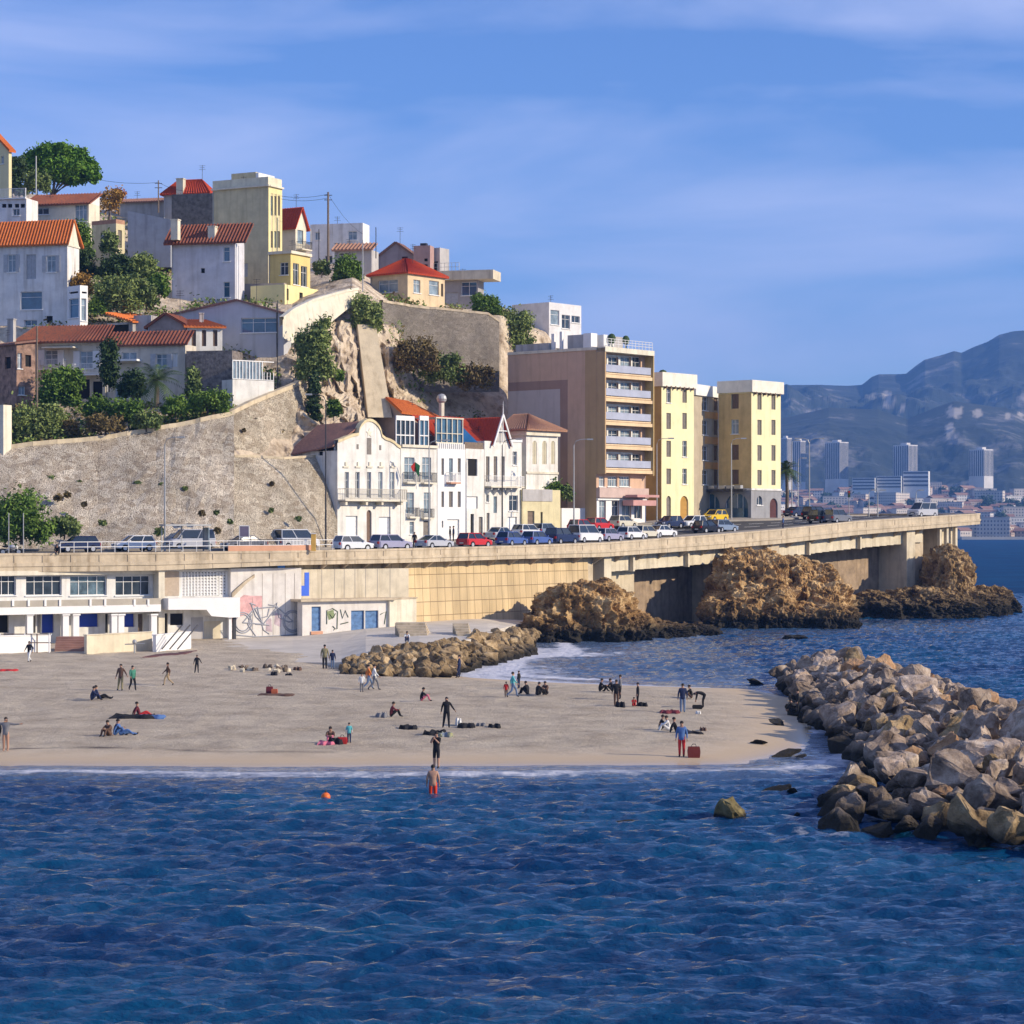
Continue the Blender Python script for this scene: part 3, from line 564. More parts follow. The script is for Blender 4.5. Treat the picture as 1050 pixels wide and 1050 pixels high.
# ------------------------------------------------ corniche road
FR = [(-160, 196, 570.3, 588), (0, 205, 569.6, 587), (160, 212, 568, 585), (300, 219, 566.5, 579.5), (420, 228, 564, 577), (520, 240, 561.5, 573.5), (620, 256, 558, 571), (740, 276, 549, 562.5), (800, 284, 544, 557.5), (880, 298, 535.5, 548.5), (1005, 318, 527.6, 537.5)]
BK = [(-160, 218, 564), (0, 222, 564), (160, 226, 563.5), (325, 237, 562.5), (346, 245, 562), (555, 270.8, 548), (607, 278, 540), (678, 290, 534), (713, 295.5, 532.5), (770, 300, 531.5), (801, 306, 531), (840, 345, 529), (960, 420, 528)]
NS = 160
def fpt(t):
    px = lerp(-160, 1005, t); Y, yt, yb = pw(px, FR); a = W(px, yt, Y); zb = W(px, yb, Y).z; return a, zb
def resamp(pts, n):
    d = [0.]
    for p, q in zip(pts, pts[1:]): d.append(d[-1] + (q - p).length)
    out = []
    for i in range(n + 1):
        s_ = d[-1] * i / n; j = max(k for k in range(len(d)) if d[k] <= s_ + 1e-9); j = min(j, len(pts) - 2)
        out.append(lerp(pts[j], pts[j + 1], (s_ - d[j]) / (d[j + 1] - d[j]))) 
    return out
fr = [fpt(i / NS) for i in range(NS + 1)]
# the far end bends away round the point
tip = fr[-1][0]; ext_ = []
for k in range(1, 13):
    a = R(72 + k * 6.5); tip = tip + Vector((math.cos(a), math.sin(a), .004)) * 5; ext_.append((tip.copy(), tip.z - 1.3))
fr2 = fr + ext_
def edge_n(P, i):
    a = P[max(0, i - 1)][0]; b_ = P[min(len(P) - 1, i + 1)][0]; t_ = (b_ - a); return Vector((t_.y, -t_.x, 0)).normalized()   # outward (towards sea)
fpath = [p[0] for p in fr2]; FA = resamp(fpath, 150); BA = resamp([W(a, c, b_) for a, b_, c in BK], 150)
rows = 14; X = np.zeros((rows + 1, 151)); Y_ = X.copy(); Z_ = X.copy()
for i in range(151):
    for j in range(rows + 1):
        p = lerp(FA[i], BA[i], j / rows); X[j, i], Y_[j, i], Z_[j, i] = p.x, p.y, p.z - .12 + .10 * math.sin(PI * j / rows)
grid_obj('road', X, Y_, Z_, ASPH, kind='structure', label='asphalt corniche road above the sea wall')
def roadpt(px, py):                     # point on the road seen at a pixel
    best = None
    for j in range(5, 41):
        for i in range(151):
            p = lerp(FA[i], BA[i], j / 40); x = 525 + F * p.x / p.y; y = YH - F * (p.z - HC) / p.y
            e_ = (x - px) ** 2 + 4 * (y - py) ** 2
            if best is None or e_ < best[0]: best = (e_, p)
    return best[1].copy()
# pavements
mb = MB(); mk = MB()
for i in range(150):
    for (u0, u1, dz) in ((.0, .14, .13), (.86, 1.0, .13)):
        a, b_, c, d_ = lerp(FA[i], BA[i], u0), lerp(FA[i + 1], BA[i + 1], u0), lerp(FA[i + 1], BA[i + 1], u1), lerp(FA[i], BA[i], u1)
        k = Vector((0, 0, dz)); mb.face([a + k, b_ + k, c + k, d_ + k]); e0, e1 = (d_, c) if u0 == 0 else (a, b_)
        mb.face([e0 + k, e1 + k, e1 - k, e0 - k])
    if i % 3:
        for u in (.42, .62):
            a, b_, c, d_ = lerp(FA[i], BA[i], u), lerp(FA[i + 1], BA[i + 1], u), lerp(FA[i + 1], BA[i + 1], u + .012), lerp(FA[i], BA[i], u + .012)
            f1 = lambda uu: -.12 + .10 * math.sin(PI * uu) + .03
            mk.face([a + Vector((0, 0, f1(u))), b_ + Vector((0, 0, f1(u))), c + Vector((0, 0, f1(u))), d_ + Vector((0, 0, f1(u)))])
mb.build('pavement', PAVE, kind='structure'); mk.build('road_markings', WP, kind='structure')

# viaduct: edge beam, slab, girder, piers, panelled sea wall
via = empty('viaduct', (fr[80][0].x, fr[80][0].y, 0), 'long beige concrete viaduct and parapet carrying the corniche road over the rocks', 'viaduct')
pm_ = MB(); ul = 0.
for i in range(len(fr2) - 1):
    (a, za), (b_, zb_) = fr2[i], fr2[i + 1]; na, nb = edge_n(fr2, i), edge_n(fr2, i + 1); ln = (b_ - a).length
    A = lambda p, n_, o, z_: Vector((p.x, p.y, 0)) + n_ * o + Vector((0, 0, z_))
    h1 = .18; cz = .45
    prof = [(-.35, 0), (-.35, h1), (.05, h1), (.05, -.02), (0, -.02)]
    ra = [A(a, na, o, a.z + z_) for o, z_ in prof] + [A(a, na, 0, lerp(a.z, za, cz)), A(a, na, .10, lerp(a.z, za, cz)), A(a, na, .10, lerp(a.z, za, cz + .22)), A(a, na, .02, lerp(a.z, za, cz + .22)), A(a, na, .02, za), A(a, na, -2.6, za + .25), ]
    rb = [A(b_, nb, o, b_.z + z_) for o, z_ in prof] + [A(b_, nb, 0, lerp(b_.z, zb_, cz)), A(b_, nb, .10, lerp(b_.z, zb_, cz)), A(b_, nb, .10, lerp(b_.z, zb_, cz + .22)), A(b_, nb, .02, lerp(b_.z, zb_, cz + .22)), A(b_, nb, .02, zb_), A(b_, nb, -2.6, zb_ + .25)]
    for k in range(len(ra) - 1): pm_.face([ra[k], rb[k], rb[k + 1], ra[k + 1]])
    if i % 4 == 0: pm_.ob(A(a, na, 0, 0), (nb.y * -1, nb.x), na, -.04, .04, .001, .055, za + .02, a.z - .03)
pm_.build('parapet', CONC, via)
def span(px0, px1): return [i for i in range(NS + 1) if px0 <= lerp(-160, 1005, i / NS) <= px1]
wp = bpy.data.materials.new('panelled_concrete'); wp.use_nodes = True; t = wp.node_tree; n = t.nodes; l = t.links.new; b = n['Principled BSDF']; b.inputs['Roughness'].default_value = .9
u_ = n.new('ShaderNodeUVMap'); br = n.new('ShaderNodeTexBrick'); br.offset = 0; br.inputs['Color1'].default_value = (.56, .42, .23, 1); br.inputs['Color2'].default_value = (.66, .50, .28, 1); br.inputs['Mortar'].default_value = (.27, .19, .10, 1)
br.inputs['Scale'].default_value = 1; br.inputs['Mortar Size'].default_value = .035; br.inputs['Brick Width'].default_value = 1.15; br.inputs['Row Height'].default_value = 1.35; br.inputs['Mortar Smooth'].default_value = .3; l(u_.outputs[0], br.inputs[0])
g = n.new('ShaderNodeNewGeometry'); mpq = n.new('ShaderNodeMapping'); mpq.inputs['Scale'].default_value = (.7, .7, .12); l(g.outputs['Position'], mpq.inputs[0]); z = n.new('ShaderNodeTexNoise'); z.inputs['Scale'].default_value = 1; z.inputs['Detail'].default_value = 7; l(mpq.outputs[0], z.inputs[0])
r_ = n.new('ShaderNodeMapRange'); r_.inputs[1].default_value = .35; r_.inputs[2].default_value = .7; r_.inputs[3].default_value = 1.12; r_.inputs[4].default_value = .72; l(z.outputs[0], r_.inputs[0]); hs = n.new('ShaderNodeHueSaturation'); l(r_.outputs[0], hs.inputs['Value']); l(br.outputs[0], hs.inputs['Color']); l(hs.outputs[0], b.inputs['Base Color'])
bp = n.new('ShaderNodeBump'); bp.inputs['Distance'].default_value = .02; bp.invert = True; l(br.outputs['Fac'], bp.inputs['Height']); l(bp.outputs[0], b.inputs['Normal'])
def wallstrip(name, px0, px1, inset, z0, m, parent, topgap=.2, lean=0.):
    ids = span(px0, px1); mb = MB(); u = 0.
    for i, j in zip(ids, ids[1:]):
        (a, za), (b_, zb_) = fr[i], fr[j]; na, nb = edge_n(fr, i), edge_n(fr, j); ln = (b_ - a).length
        P = lambda p, n_, o, z_: Vector((p.x, p.y, 0)) - n_ * o + Vector((0, 0, z_))
        t0, t1 = za + topgap, zb_ + topgap
        mb.face([P(a, na, inset - lean, z0), P(b_, nb, inset - lean, z0), P(b_, nb, inset, t1), P(a, na, inset, t0)], uv=[(u, z0), (u + ln, z0), (u + ln, t1), (u, t0)]); u += ln
    return mb.build(name, m, parent)
wallstrip('panel_wall', 295, 618, 1.2, -1.5, wp, via, lean=.5)
wallstrip('inner_wall', -160, 300, 2.6, -1.5, CONCL, via)
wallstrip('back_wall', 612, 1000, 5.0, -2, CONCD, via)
ids = span(628, 955); gm = MB()
for i, j in zip(ids, ids[1:]):
    (a, za), (b_, zb_) = fr[i], fr[j]; n_ = edge_n(fr, i); d_ = (b_ - a); ln = Vector((d_.x, d_.y, 0)).length; d_ = Vector((d_.x, d_.y, 0)).normalized()
    z0_, z1_ = za - 1.75, za + .1; gm.ob((a.x, a.y, 0), d_, -n_, -.01, ln + .01, 1.3, 1.9, z0_, z1_)
gm.build('girder', CONCL, via)
def pier(px, w_, dep, z0_=-1.5, inset=.6, dz=0., m=None, nm='pier'):
    Y, yt, yb = pw(px, FR); a = W(px, yb, Y); i = min(NS - 1, int((px + 160) / 1165 * NS)); n_ = edge_n(fr, i); d_ = Vector((-n_.y, n_.x, 0)); mb = MB()
    mb.ob((a.x, a.y, 0), d_, -n_, -w_ / 2, w_ / 2, inset, inset + dep, z0_, a.z + dz); return mb.build(nm, m or CONC, via)
pier(628, 1.5, 7, dz=.1, m=CONCL); pier(617, 1.1, 7, m=CONC, inset=1.5); pier(765, 1.3, 6, m=CONCL, inset=1.2); pier(797, 2.3, 7, m=CONC, dz=.1); pier(747, 1.0, 5, inset=2.2)
pier(938, 1.9, 7, dz=.1, m=CONCL); pier(952, 2.2, 6, inset=1.6, m=CONC); pier(978, 3.4, 6, inset=1.4, m=CONCL); pier(968, .45, .5, z0_=6, inset=.5, m=CONCL); pier(975, .45, .5, z0_=6, inset=.5, m=CONCL); pier(984, .45, .5, z0_=7, inset=.5, m=CONCL)
for px in (656, 712, 836, 888): pier(px, .32, .7, z0_=W(px, 0, 1).z * 0 + W(px, pw(px, FR)[2], pw(px, FR)[0]).z - 1.9, inset=.75, dz=-.25, m=CONCL, nm='bracket')
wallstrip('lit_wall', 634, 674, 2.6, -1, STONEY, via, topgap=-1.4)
# slanting ribs seen under the cantilever
for i in span(335, 990)[::3]:
    rb = MB()
    a, za = fr[i]; n_ = edge_n(fr, i); d_ = Vector((-n_.y, n_.x, 0)); o = Vector((a.x, a.y, 0))
    P = lambda v, z_, u: o - n_ * v + d_ * u + Vector((0, 0, z_))
    for u in (-.12, .12): rb.face([P(.0, za - .02, u), P(1.3, za - .75, u), P(1.3, za + .1, u)])
    rb.face([P(0, za - .02, -.12), P(0, za - .02, .12), P(1.3, za - .75, .12), P(1.3, za - .75, -.12)])
    rb.build('rib', CONC, via)

# ------------------------------------------------ hillside
TC = [  # px : (Y, y) from the road up
 (-160, [(221, 565), (234, 470), (242, 452), (256, 425), (266, 345), (285, 300), (305, 240), (340, 205), (420, 200)]),
 (0,    [(224, 565), (236, 459), (243, 450), (258, 412), (266, 338), (285, 300), (305, 235), (340, 200), (420, 196)]),
 (80,   [(226, 564), (239, 454), (246, 446), (258, 408), (266, 338), (285, 290), (305, 245), (340, 208), (420, 204)]),
 (160,  [(228, 563), (242, 443), (247, 436), (258, 404), (266, 340), (282, 310), (305, 270), (340, 212), (420, 206)]),
 (235,  [(231, 563), (246, 427), (249, 422), (258, 404), (268, 345), (286, 312), (305, 292), (330, 262), (420, 225)]),
 (300,  [(238, 561), (249, 470), (257, 420), (259, 398), (264, 365), (276, 320), (300, 300), (330, 275), (420, 245)]),
 (330,  [(243, 560), (252, 470), (258, 430), (263, 400), (267, 345), (272, 312), (300, 290), (330, 272), (420, 255)]),
 (362,  [(250, 560), (258, 450), (262, 432), (266, 400), (272, 330), (276, 306), (295, 285), (330, 275), (420, 262)]),
 (398,  [(256, 560), (268, 450), (274, 428), (280, 395), (284, 340), (291, 311), (300, 306), (335, 290), (420, 280)]),
 (450,  [(266, 560), (280, 450), (285, 430), (290, 402), (294, 385), (297.5, 322), (305, 317), (335, 305), (420, 292)]),
 (515,  [(275, 560), (290, 450), (293, 430), (295, 405), (297, 395), (300, 325), (308, 325), (335, 322), (420, 315)]),
 (560,  [(300, 540), (302, 450), (304, 420), (306, 400), (308, 380), (310, 345), (318, 340), (340, 338), (420, 335)]),
 (640,  [(325, 533), (326, 530), (328, 520), (330, 500), (334, 480), (340, 470), (350, 465), (370, 460), (420, 460)]),
 (760,  [(345, 531), (346, 530), (348, 529), (350, 529), (354, 528), (360, 528), (370, 527), (390, 527), (420, 526)]),
 (960,  [(425, 528), (426, 528), (428, 528), (430, 528), (434, 528), (438, 528), (440, 529), (445, 532), (450, 560)])]
cols = np.linspace(-160, 960, 420); sub = 14; K = 9; rws = (K - 1) * sub + 1
X = np.zeros((rws, 420)); Yg = X.copy(); Zg = X.copy()
for ci, px in enumerate(cols):
    for (p0, c0), (p1, c1) in zip(TC, TC[1:]):
        if px <= p1 + 1e-6: t_ = (px - p0) / (p1 - p0); c = [(lerp(a[0], b_[0], t_), lerp(a[1], b_[1], t_)) for a, b_ in zip(c0, c1)]; break
    for k in range(K - 1):
        for s_ in range(sub if k < K - 2 else sub + 1):
            q = s_ / sub; Y0 = lerp(c[k][0], c[k + 1][0], q); z0 = lerp(W(px, c[k][1], c[k][0]).z, W(px, c[k + 1][1], c[k + 1][0]).z, q); r = k * sub + s_
            X[r, ci] = (px - 525) / F * Y0; Yg[r, ci] = Y0; Zg[r, ci] = z0
cl = np.exp(-(((cols - 362) / 62.) ** 4))[None, :] * np.clip((Zg - 11) / 4, 0, 1) * np.clip((40 - Zg) / 4, 0, 1)
rn = vnoise(X * .45, Yg * .45, Zg * .13, seed=41, octv=5, ridged=True) - .5; rn2 = vnoise(X * .35, Yg * .35, Zg * .35, seed=43, octv=5) - .5
rn = .4 * rn + .6 * np.round(rn * 10) / 10; rn3 = vnoise(X * 1.3, Yg * 1.3, Zg * .6, seed=47, octv=4, ridged=True) - .5; Yg = Yg - cl * (rn * 6.5 + rn2 * 3.5 + rn3 * 1.6) - (1 - cl) * (rn2 * .9) * (cols < 620)[None, :]; Zg = Zg + rn2 * .9 * (cols < 620)[None, :]; X = X + cl * rn2 * 1.5
HXX, HYY, HZZ = X.copy(), Yg.copy(), Zg.copy()
grid_obj('hillside', X, Yg, Zg, ROCKL, smooth=False, kind='structure', label='pale limestone hillside and rock face behind the houses')
# retaining walls
def ruled(mb, pts, nu=6, nv=14, amp=.0, seed=1):      # pts rows: px,Yb,yb,Yt,yt
    P = []
    for r0, r1 in zip(pts, pts[1:]):
        for i in range(nu + (r1 is pts[-1])): P.append([lerp(a, b_, i / nu) for a, b_ in zip(r0, r1)])
    G_ = []
    for px, Yb, yb, Yt, yt in P:
        a, b_ = W(px, yb, Yb), W(px, yt, Yt); col = []
        for j in range(nv + 1):
            p = lerp(a, b_, j / nv)
            if amp: p = p + Vector((0, -1, .2)) * amp * (noise.fractal(p * .35, 1, 2, 4) + .4 * noise.noise(p * 1.3))
            col.append(p)
        G_.append(col)
    for c0, c1 in zip(G_, G_[1:]):
        for j in range(nv): mb.face([c0[j], c1[j], c1[j + 1], c0[j + 1]])
    return [c[-1] for c in G_], [c[0] for c in G_]
def coping(top, m, parent, h=.45, w_=.5, name='coping', up=.35):
    mb = MB()
    for a, b_ in zip(top, top[1:]):
        d_ = Vector((b_.x - a.x, b_.y - a.y, 0)).normalized(); n_ = Vector((d_.y, -d_.x, 0))
        q = lambda p, o, z_: p + n_ * o + Vector((0, 0, z_))
        ra = [q(a, .12, -h + up), q(a, .12, up), q(a, -w_, up), q(a, -w_, -h - .6)]; rb_ = [q(b_, .12, -h + up), q(b_, .12, up), q(b_, -w_, up), q(b_, -w_, -h - .6)]
        for k in range(3): mb.face([ra[k], rb_[k], rb_[k + 1], ra[k + 1]])
        mb.face([ra[0], rb_[0], q(b_, 0, -h + up), q(a, 0, -h + up)])
    return mb.build(name, m, parent)
rw = empty('retaining_wall', W(120, 564, 224), 'huge sloping rubble stone retaining wall behind the parked cars on the left', 'retaining wall')
mb = MB(); top, _ = ruled(mb, [(-160, 218.6, 566, 232, 476), (0, 222.2, 566, 233.5, 460), (50, 223.2, 566, 235.5, 455), (100, 224.5, 566, 238, 451), (160, 226, 565.5, 240, 441), (175, 226.5, 565, 240.5, 438), (205, 228, 565, 241.5, 432), (240, 229.5, 565, 243.5, 424)], amp=.35)
mb.build('stone_face', RUBBLE, rw); coping(top, STONEY, rw)
mb = MB(); top2, _ = ruled(mb, [(240, 229.6, 565, 240, 468), (262, 231, 565, 241.5, 468), (290, 233.5, 564, 243, 470), (322, 237, 563, 247, 468), (346, 243, 562, 250, 466)], amp=.15)
mb.build('buttress', RUBBLEY, rw); coping(top2, STONEY, rw, h=.25, up=.15)
rw2 = empty('retaining_wall', W(275, 470, 246), 'upper curved rubble wall below the ramp and white terrace', 'retaining wall')
mb = MB(); top3, _ = ruled(mb, [(236, 241.2, 474, 243.6, 425), (255, 243.5, 474, 247, 415.5), (275, 246, 474, 251, 407), (296, 250, 474, 255, 399), (314, 254, 474, 259, 390)], amp=.12)
mb.build('stone_face', RUBBLEY, rw2); coping(top3, STONEY, rw2)
rw3 = empty('ramp_wall', W(330, 330, 268), 'sunlit cream wall edging the steep lane up the hill', 'ramp wall')
mb = MB(); top4, _ = ruled(mb, [(290, 260, 346, 260.3, 327), (300, 261, 352, 262, 319), (320, 264.5, 338, 265.5, 309), (340, 268, 330, 268.8, 303), (355, 271, 318, 272, 299), (367, 274, 312, 275, 297)], amp=.05)
mb.build('wall_face', CREAM, rw3); coping(top4, CORN, rw3, h=.3, up=.25)
rw4 = empty('retaining_wall', W(450, 350, 293), 'grey beige retaining wall below the cream bungalow garden', 'retaining wall')
mb = MB(); top5, _ = ruled(mb, [(392, 283, 345, 286, 309), (420, 284.5, 402, 290, 314), (460, 286.5, 402, 292.5, 318), (500, 288.5, 402, 294.5, 322), (512, 289.5, 402, 295.5, 330)], amp=.25)
mb.build('wall_face', RUBBLED, rw4); coping(top5, CONC, rw4, h=.3, up=.2)
mb = MB(); p = W(389, 428, 266); a = Vector((.95, .3, 0)).normalized(); nn = Vector((a.y, -a.x, 0)); q = [p - a * 1.2, p + a * 1.2]
z1 = W(389, 335, 274).z; f1 = [p - a * 1.3, p + a * 1.5, Vector((p.x, p.y, z1)) + a * 1.0 - nn * 5.5, Vector((p.x, p.y, z1)) - a * 1.2 - nn * 5.5]
mb.face(f1); mb.face([f1[1], f1[1] - nn * 8, f1[2] - nn * 3, f1[2]]); mb.face([f1[0], f1[0] - nn * 8, f1[3] - nn * 3, f1[3]]); mb.face([f1[3], f1[2], f1[2] - nn * 3, f1[3] - nn * 3])
setp(mb.build('buttress', STONEY), 'smooth pale masonry buttress against the limestone rock face', 'buttress')
# sea cliffs
def crag(specs, m, label, seed=1, res=120):
    for q, (px, Y, hw, dep, ytop, z0) in enumerate(specs):
        cx = (px - 525) / F * Y; zt = HC - (ytop - YH) / F * Y; u = np.linspace(0, 2 * PI, res * 2); v = np.linspace(-.35, PI / 2, res); U, V = np.meshgrid(u, v)
        s1 = lambda x_, e_: np.sign(x_) * np.abs(x_) ** e_
        dx, dy, dz = s1(np.cos(V), .8) * s1(np.cos(U), .85), s1(np.cos(V), .8) * s1(np.sin(U), .85), s1(np.sin(V), .9)
        X_ = cx + dx * hw; Y2 = Y + dy * dep; Z2 = z0 + dz * (zt - z0)
        n1 = vnoise(X_ * .28, Y2 * .28, Z2 * .20, seed=seed + q, octv=6, gain=.55, ridged=True) - .55; n2 = vnoise(X_ * .9, Y2 * .9, Z2 * .5, seed=seed + 9 + q, octv=5, gain=.6) - .5
        n3 = vnoise(X_ * 1.1, Y2 * 1.1, Z2 * .35, seed=seed + 19 + q, octv=4, gain=.6, ridged=True) - .55; st_ = vnoise(X_ * .18, Y2 * .18, (Z2 + .45 * X_) * 1.15, seed=seed + 29, octv=3, ridged=True) - .5; n2 = n2 + st_ * .75; n1 = .45 * n1 + .55 * (np.round(n1 * 9) / 9); n2 = .5 * n2 + .5 * np.round(n2 * 8) / 8; am = min(hw, dep); X_ += dx * (n1 * am * .85 + n2 * 1.8 + n3 * 2.0); Y2 += dy * (n1 * am * .85 + n2 * 1.8 + n3 * 2.0); Z2 += dz * (n1 * (zt - z0) * .30 + n2 * 1.5)
        grid_obj('cliff', X_, Y2, Z2, m, smooth=False, kind='structure', label=label)
crag([(598, 239, 4.6, 6.0, 603, -1.5), (567, 237, 2.8, 4.5, 628, -1.5), (634, 241, 3.4, 5, 630, -1.5)], ROCKC, 'tall tawny crag in front of the panelled sea wall', 3)
crag([(672, 245, 4.5, 4, 641, -1.5), (700, 250, 4.2, 4, 640, -1.5)], ROCKC, 'low brown rocks under the viaduct', 13)
crag([(772, 276, 4.6, 9, 570, -1.5), (752, 268, 3.2, 5, 610, -1.5), (788, 268, 3, 4.5, 607, -1.5), (828, 276, 4.2, 8, 581, -1.5), (852, 266, 2.0, 2.5, 622, -1.5), (815, 268, 4, 4, 622, -1.5)], ROCKC, 'craggy golden cliff under the middle of the viaduct', 23)
crag([(915, 300, 6.5, 8, 612, -1.5), (950, 300, 6, 8, 608, -1.5), (970, 307, 2.7, 6, 563, -1.5), (990, 306, 4.2, 7, 606, -1.5), (1012, 316, 3.6, 5, 606, -1.5), (1024, 322, 2.2, 3, 618, -1.5), (880, 300, 5, 5, 622, -1.5)], rock_mat('dark_point_rock', (.035, .018, .008), (.30, .19, .08), (.64, .46, .24), wet=3.6, sc=.7), 'dark rocky point below the far end of the viaduct', 43)
# ------------------------------------------------ houses on the hill
YL0 = mat('soft_yellow_render', (.70, .62, .36), stain=.2, var=.06)
TH = 62
def hb(*a, **k): return Bd(*a, **k)
# far-left white house with orange roof
b = hb('house', 'large white house at the far left with a bright orange tiled roof', 'house', 69, 266, 76, yb=335, yt=250, m=PALEW, w=3.2, pl=-75)
for x0, y0, x1, y1, k in ((8, 261, 16, 279, 'win'), (27, 261, 37, 286, 'shut'), (48, 262, 57, 279, 'win'), (-14, 261, -5, 279, 'win'), (-40, 261, -31, 279, 'win')):
    b.win('L', x0, y0, x1, y1, k, pm=SHUTL if k == 'shut' else GLASSL, shut=SHUTL if k == 'win' else None)
b.win('L', 21, 299, 43, 317.5, pm=GLASSB, mull=0); b.win('L', 47.5, 324, 54, 331, 'open'); b.win('L', 25, 328, 38, 334, pm=GLASSB); b.win('L', -30, 299, -10, 317, pm=GLASSB, mull=0)
b.hh = 3.0
b.finish(); r = MB(); z = b.zt + .05
r.tiles(b.G(-.5, b.d + .4, z - .1), b.G(-.5, -.4, z - .1), b.G(b.w * .55, -.1, z + 2.9), b.G(b.w * .55, b.d + .4, z + 2.9)); r.tiles(b.G(b.w + .4, -.4, z - .1), b.G(b.w + .4, b.d + .4, z - .1), b.G(b.w * .55, b.d + .4, z + 2.9), b.G(b.w * .55, -.1, z + 2.9)); r.build('roof', TILEO, b.root)
g = MB(); g.face([b.G(0, 0, b.zt), b.G(b.w, 0, b.zt), b.G(b.w * .55, 0, b.zt + 2.9)]); g.build('gable_wall', CORN, b.root)
b.band(251, .2, .12, CORN)
# glazed bay beside it
b = hb('garden_room', 'small white glazed garden room beside the orange roofed house', 'garden room', 82, 262, 45, yb=336, yt=297, m=WP, pr=90, pl=69)
b.win('L', 70.5, 306, 80.5, 326, pm=GLASSB, mull=0); b.win('R', 83.5, 306, 88.5, 329, mull=0); b.win('L', 71, 299, 80, 301, 'open'); b.win('R', 84, 299, 89, 301, 'open'); b.finish('parapet')
# house behind with tile roof
b = hb('house', 'cream house with a low brown tiled roof below the umbrella pine', 'house', 91, 286, 76, yb=262, yt=208, m=CREAM, w=3.2, pl=28)
b.win('L', 77, 210, 89, 227, 'win', pm=GLASSL, mull=2); b.win('L', 37, 213, 50, 220, 'win', mull=1); b.hh = 1.7; b.finish('shedL' if False else None)
r = MB(); z = b.zt; r.tiles(b.G(-.5, b.d + .4, z - .1), b.G(-.5, -.4, z - .1), b.G(b.w, -.4, z + 1.6), b.G(b.w, b.d + .4, z + 1.6)); r.build('roof', TILE, b.root)
g = MB(); g.face([b.G(0, 0, z), b.G(b.w, 0, z), b.G(b.w, 0, z + 1.6)]); g.build('gable_wall', PALEW, b.root)
# terrace block, white with balustrade
b = hb('terrace_block', 'white terrace block with a balustrade at the far left', 'terrace', 27, 281, 76, yb=250, yt=203, m=PALEW, w=3.2, pl=-40)
for x in (2, 8, 15, 21): b.win('L', x, 209, x + 4.5, 213, 'open')
b.win('L', 13, 214, 20, 221, 'win'); b.finish(); b.balcony('L', -30, 27, 203.5, depth=.3, h=1.1, rm=WP, m=WP)
# top-left corner house
b = hb('house', 'pale yellow house with an orange gable roof in the top left corner', 'house', 9, 300, 60, yb=215, yt=153, m=YL0, pr=12, pl=-40)
b.gable('L', -14, 128); b.win('L', 1, 160, 4, 168); b.finish(roofm=TILEO)
# grey sheds and far roofs
b = hb('house', 'low grey house with a long thin tiled roof left of the utility pole', 'house', 178, 330, 76, yb=235, yt=206, m=GREYW, w=3.2, pl=118); b.hh = .9
b.finish(); r = MB(); z = b.zt; r.tiles(b.G(-.4, b.d, z), b.G(-.4, -.3, z), b.G(b.w, -.3, z + .9), b.G(b.w, b.d, z + .9)); r.build('roof', TILEB, b.root)
b = hb('shed', 'blue grey rendered shed with a sloping top on the hill', 'shed', 175, 300, 76, yb=262, yt=225, m=MAT_ if False else mat('bluegrey_render', (.36, .38, .42), stain=.4), w=3.2, pl=131)
b.finish(); g = MB(); g.face([b.G(0, 0, b.zt), b.G(0, b.d, b.zt), b.G(0, b.d, b.zt + 1.3)]); g.face([b.G(4, 0, b.zt), b.G(4, b.d, b.zt), b.G(4, b.d, b.zt + 1.3)]); g.face([b.G(0, 0, b.zt), b.G(4, 0, b.zt), b.G(4, b.d, b.zt + 1.3), b.G(0, b.d, b.zt + 1.3)]); g.build('sloping_top', b.m, b.root)
b = hb('house', 'small flat roofed cream house among the hillside shrubs', 'house', 119, 282, 58, yb=262, yt=229, m=BEIGE, pr=128, pl=94)
b.win('L', 103, 238, 112, 254, 'shut', pm=SHUTL); b.win('R', 121, 236, 125, 254, 'shut'); b.finish('parapet', roofm=TILEP)
b = hb('wall_block', 'dark rough grey wall block under the red hipped roof', 'wall', 218, 318, 76, yb=240, yt=198, m=mat('dark_stone_wall', (.13, .125, .12), var=.4, sc=2, bump=.05), w=3.2, pl=176); b.finish()
b = hb('house', 'red hipped roof house with a pale chimney left of the yellow tower', 'house', 213, 325, 76, yb=230, yt=198.5, m=GREYW, w=3.2, pl=168); b.hh = 2.2; b.finish('hip', TILER); b.chimney(185.5, 184, 1.2, 1.0, CREAM, Yo=1)
# white-grey house with striped tile roof
b = hb('house', 'tall pale house with a striped brown tiled roof and grey windows', 'house', 241, 284, 76, yb=312, yt=249, m=mat('lilac_white_plaster', (.60, .60, .64), stain=.35), w=3.2, pl=176)
b.win('L', 229, 253, 235.5, 268, 'win', pm=GLASSB, mull=0); b.win('L', 229, 289, 235.5, 305, 'win', pm=GLASSB, mull=0); b.win('L', 206, 275, 210, 280, 'open'); b.finish()
r = MB(); z = b.zt; r.tiles(b.G(-.6, b.d + .8, z), b.G(-.6, -1.6, z), b.G(b.w * .7, -1.6, z + 2.6), b.G(b.w * .7, b.d + .8, z + 2.6), period=.42, amp=.1); r.build('roof', TILE, b.root)
g = MB(); g.face([b.G(0, 0, z), b.G(b.w, 0, z), b.G(b.w * .7, 0, z + 2.5)]); g.face([b.G(b.w * .7, 0, z + 2.5), b.G(b.w * .7, b.d, z + 2.5), b.G(b.w, b.d, z), b.G(b.w, 0, z)]); g.build('gable_wall', b.m, b.root)
for px in (180, 218): b.chimney(px, 233 if px == 218 else 226, .9, .9, CREAM, Yo=1.2)
pp = MB(); q = W(242.5, 250, 283.5); pp.tube([q, (q.x, q.y, W(0, 308, 284).z)], .09); q = W(245, 252, 283.6); pp.tube([q, (q.x, q.y, W(0, 310, 284).z)], .09); pp.build('drainpipe', WP, b.root)
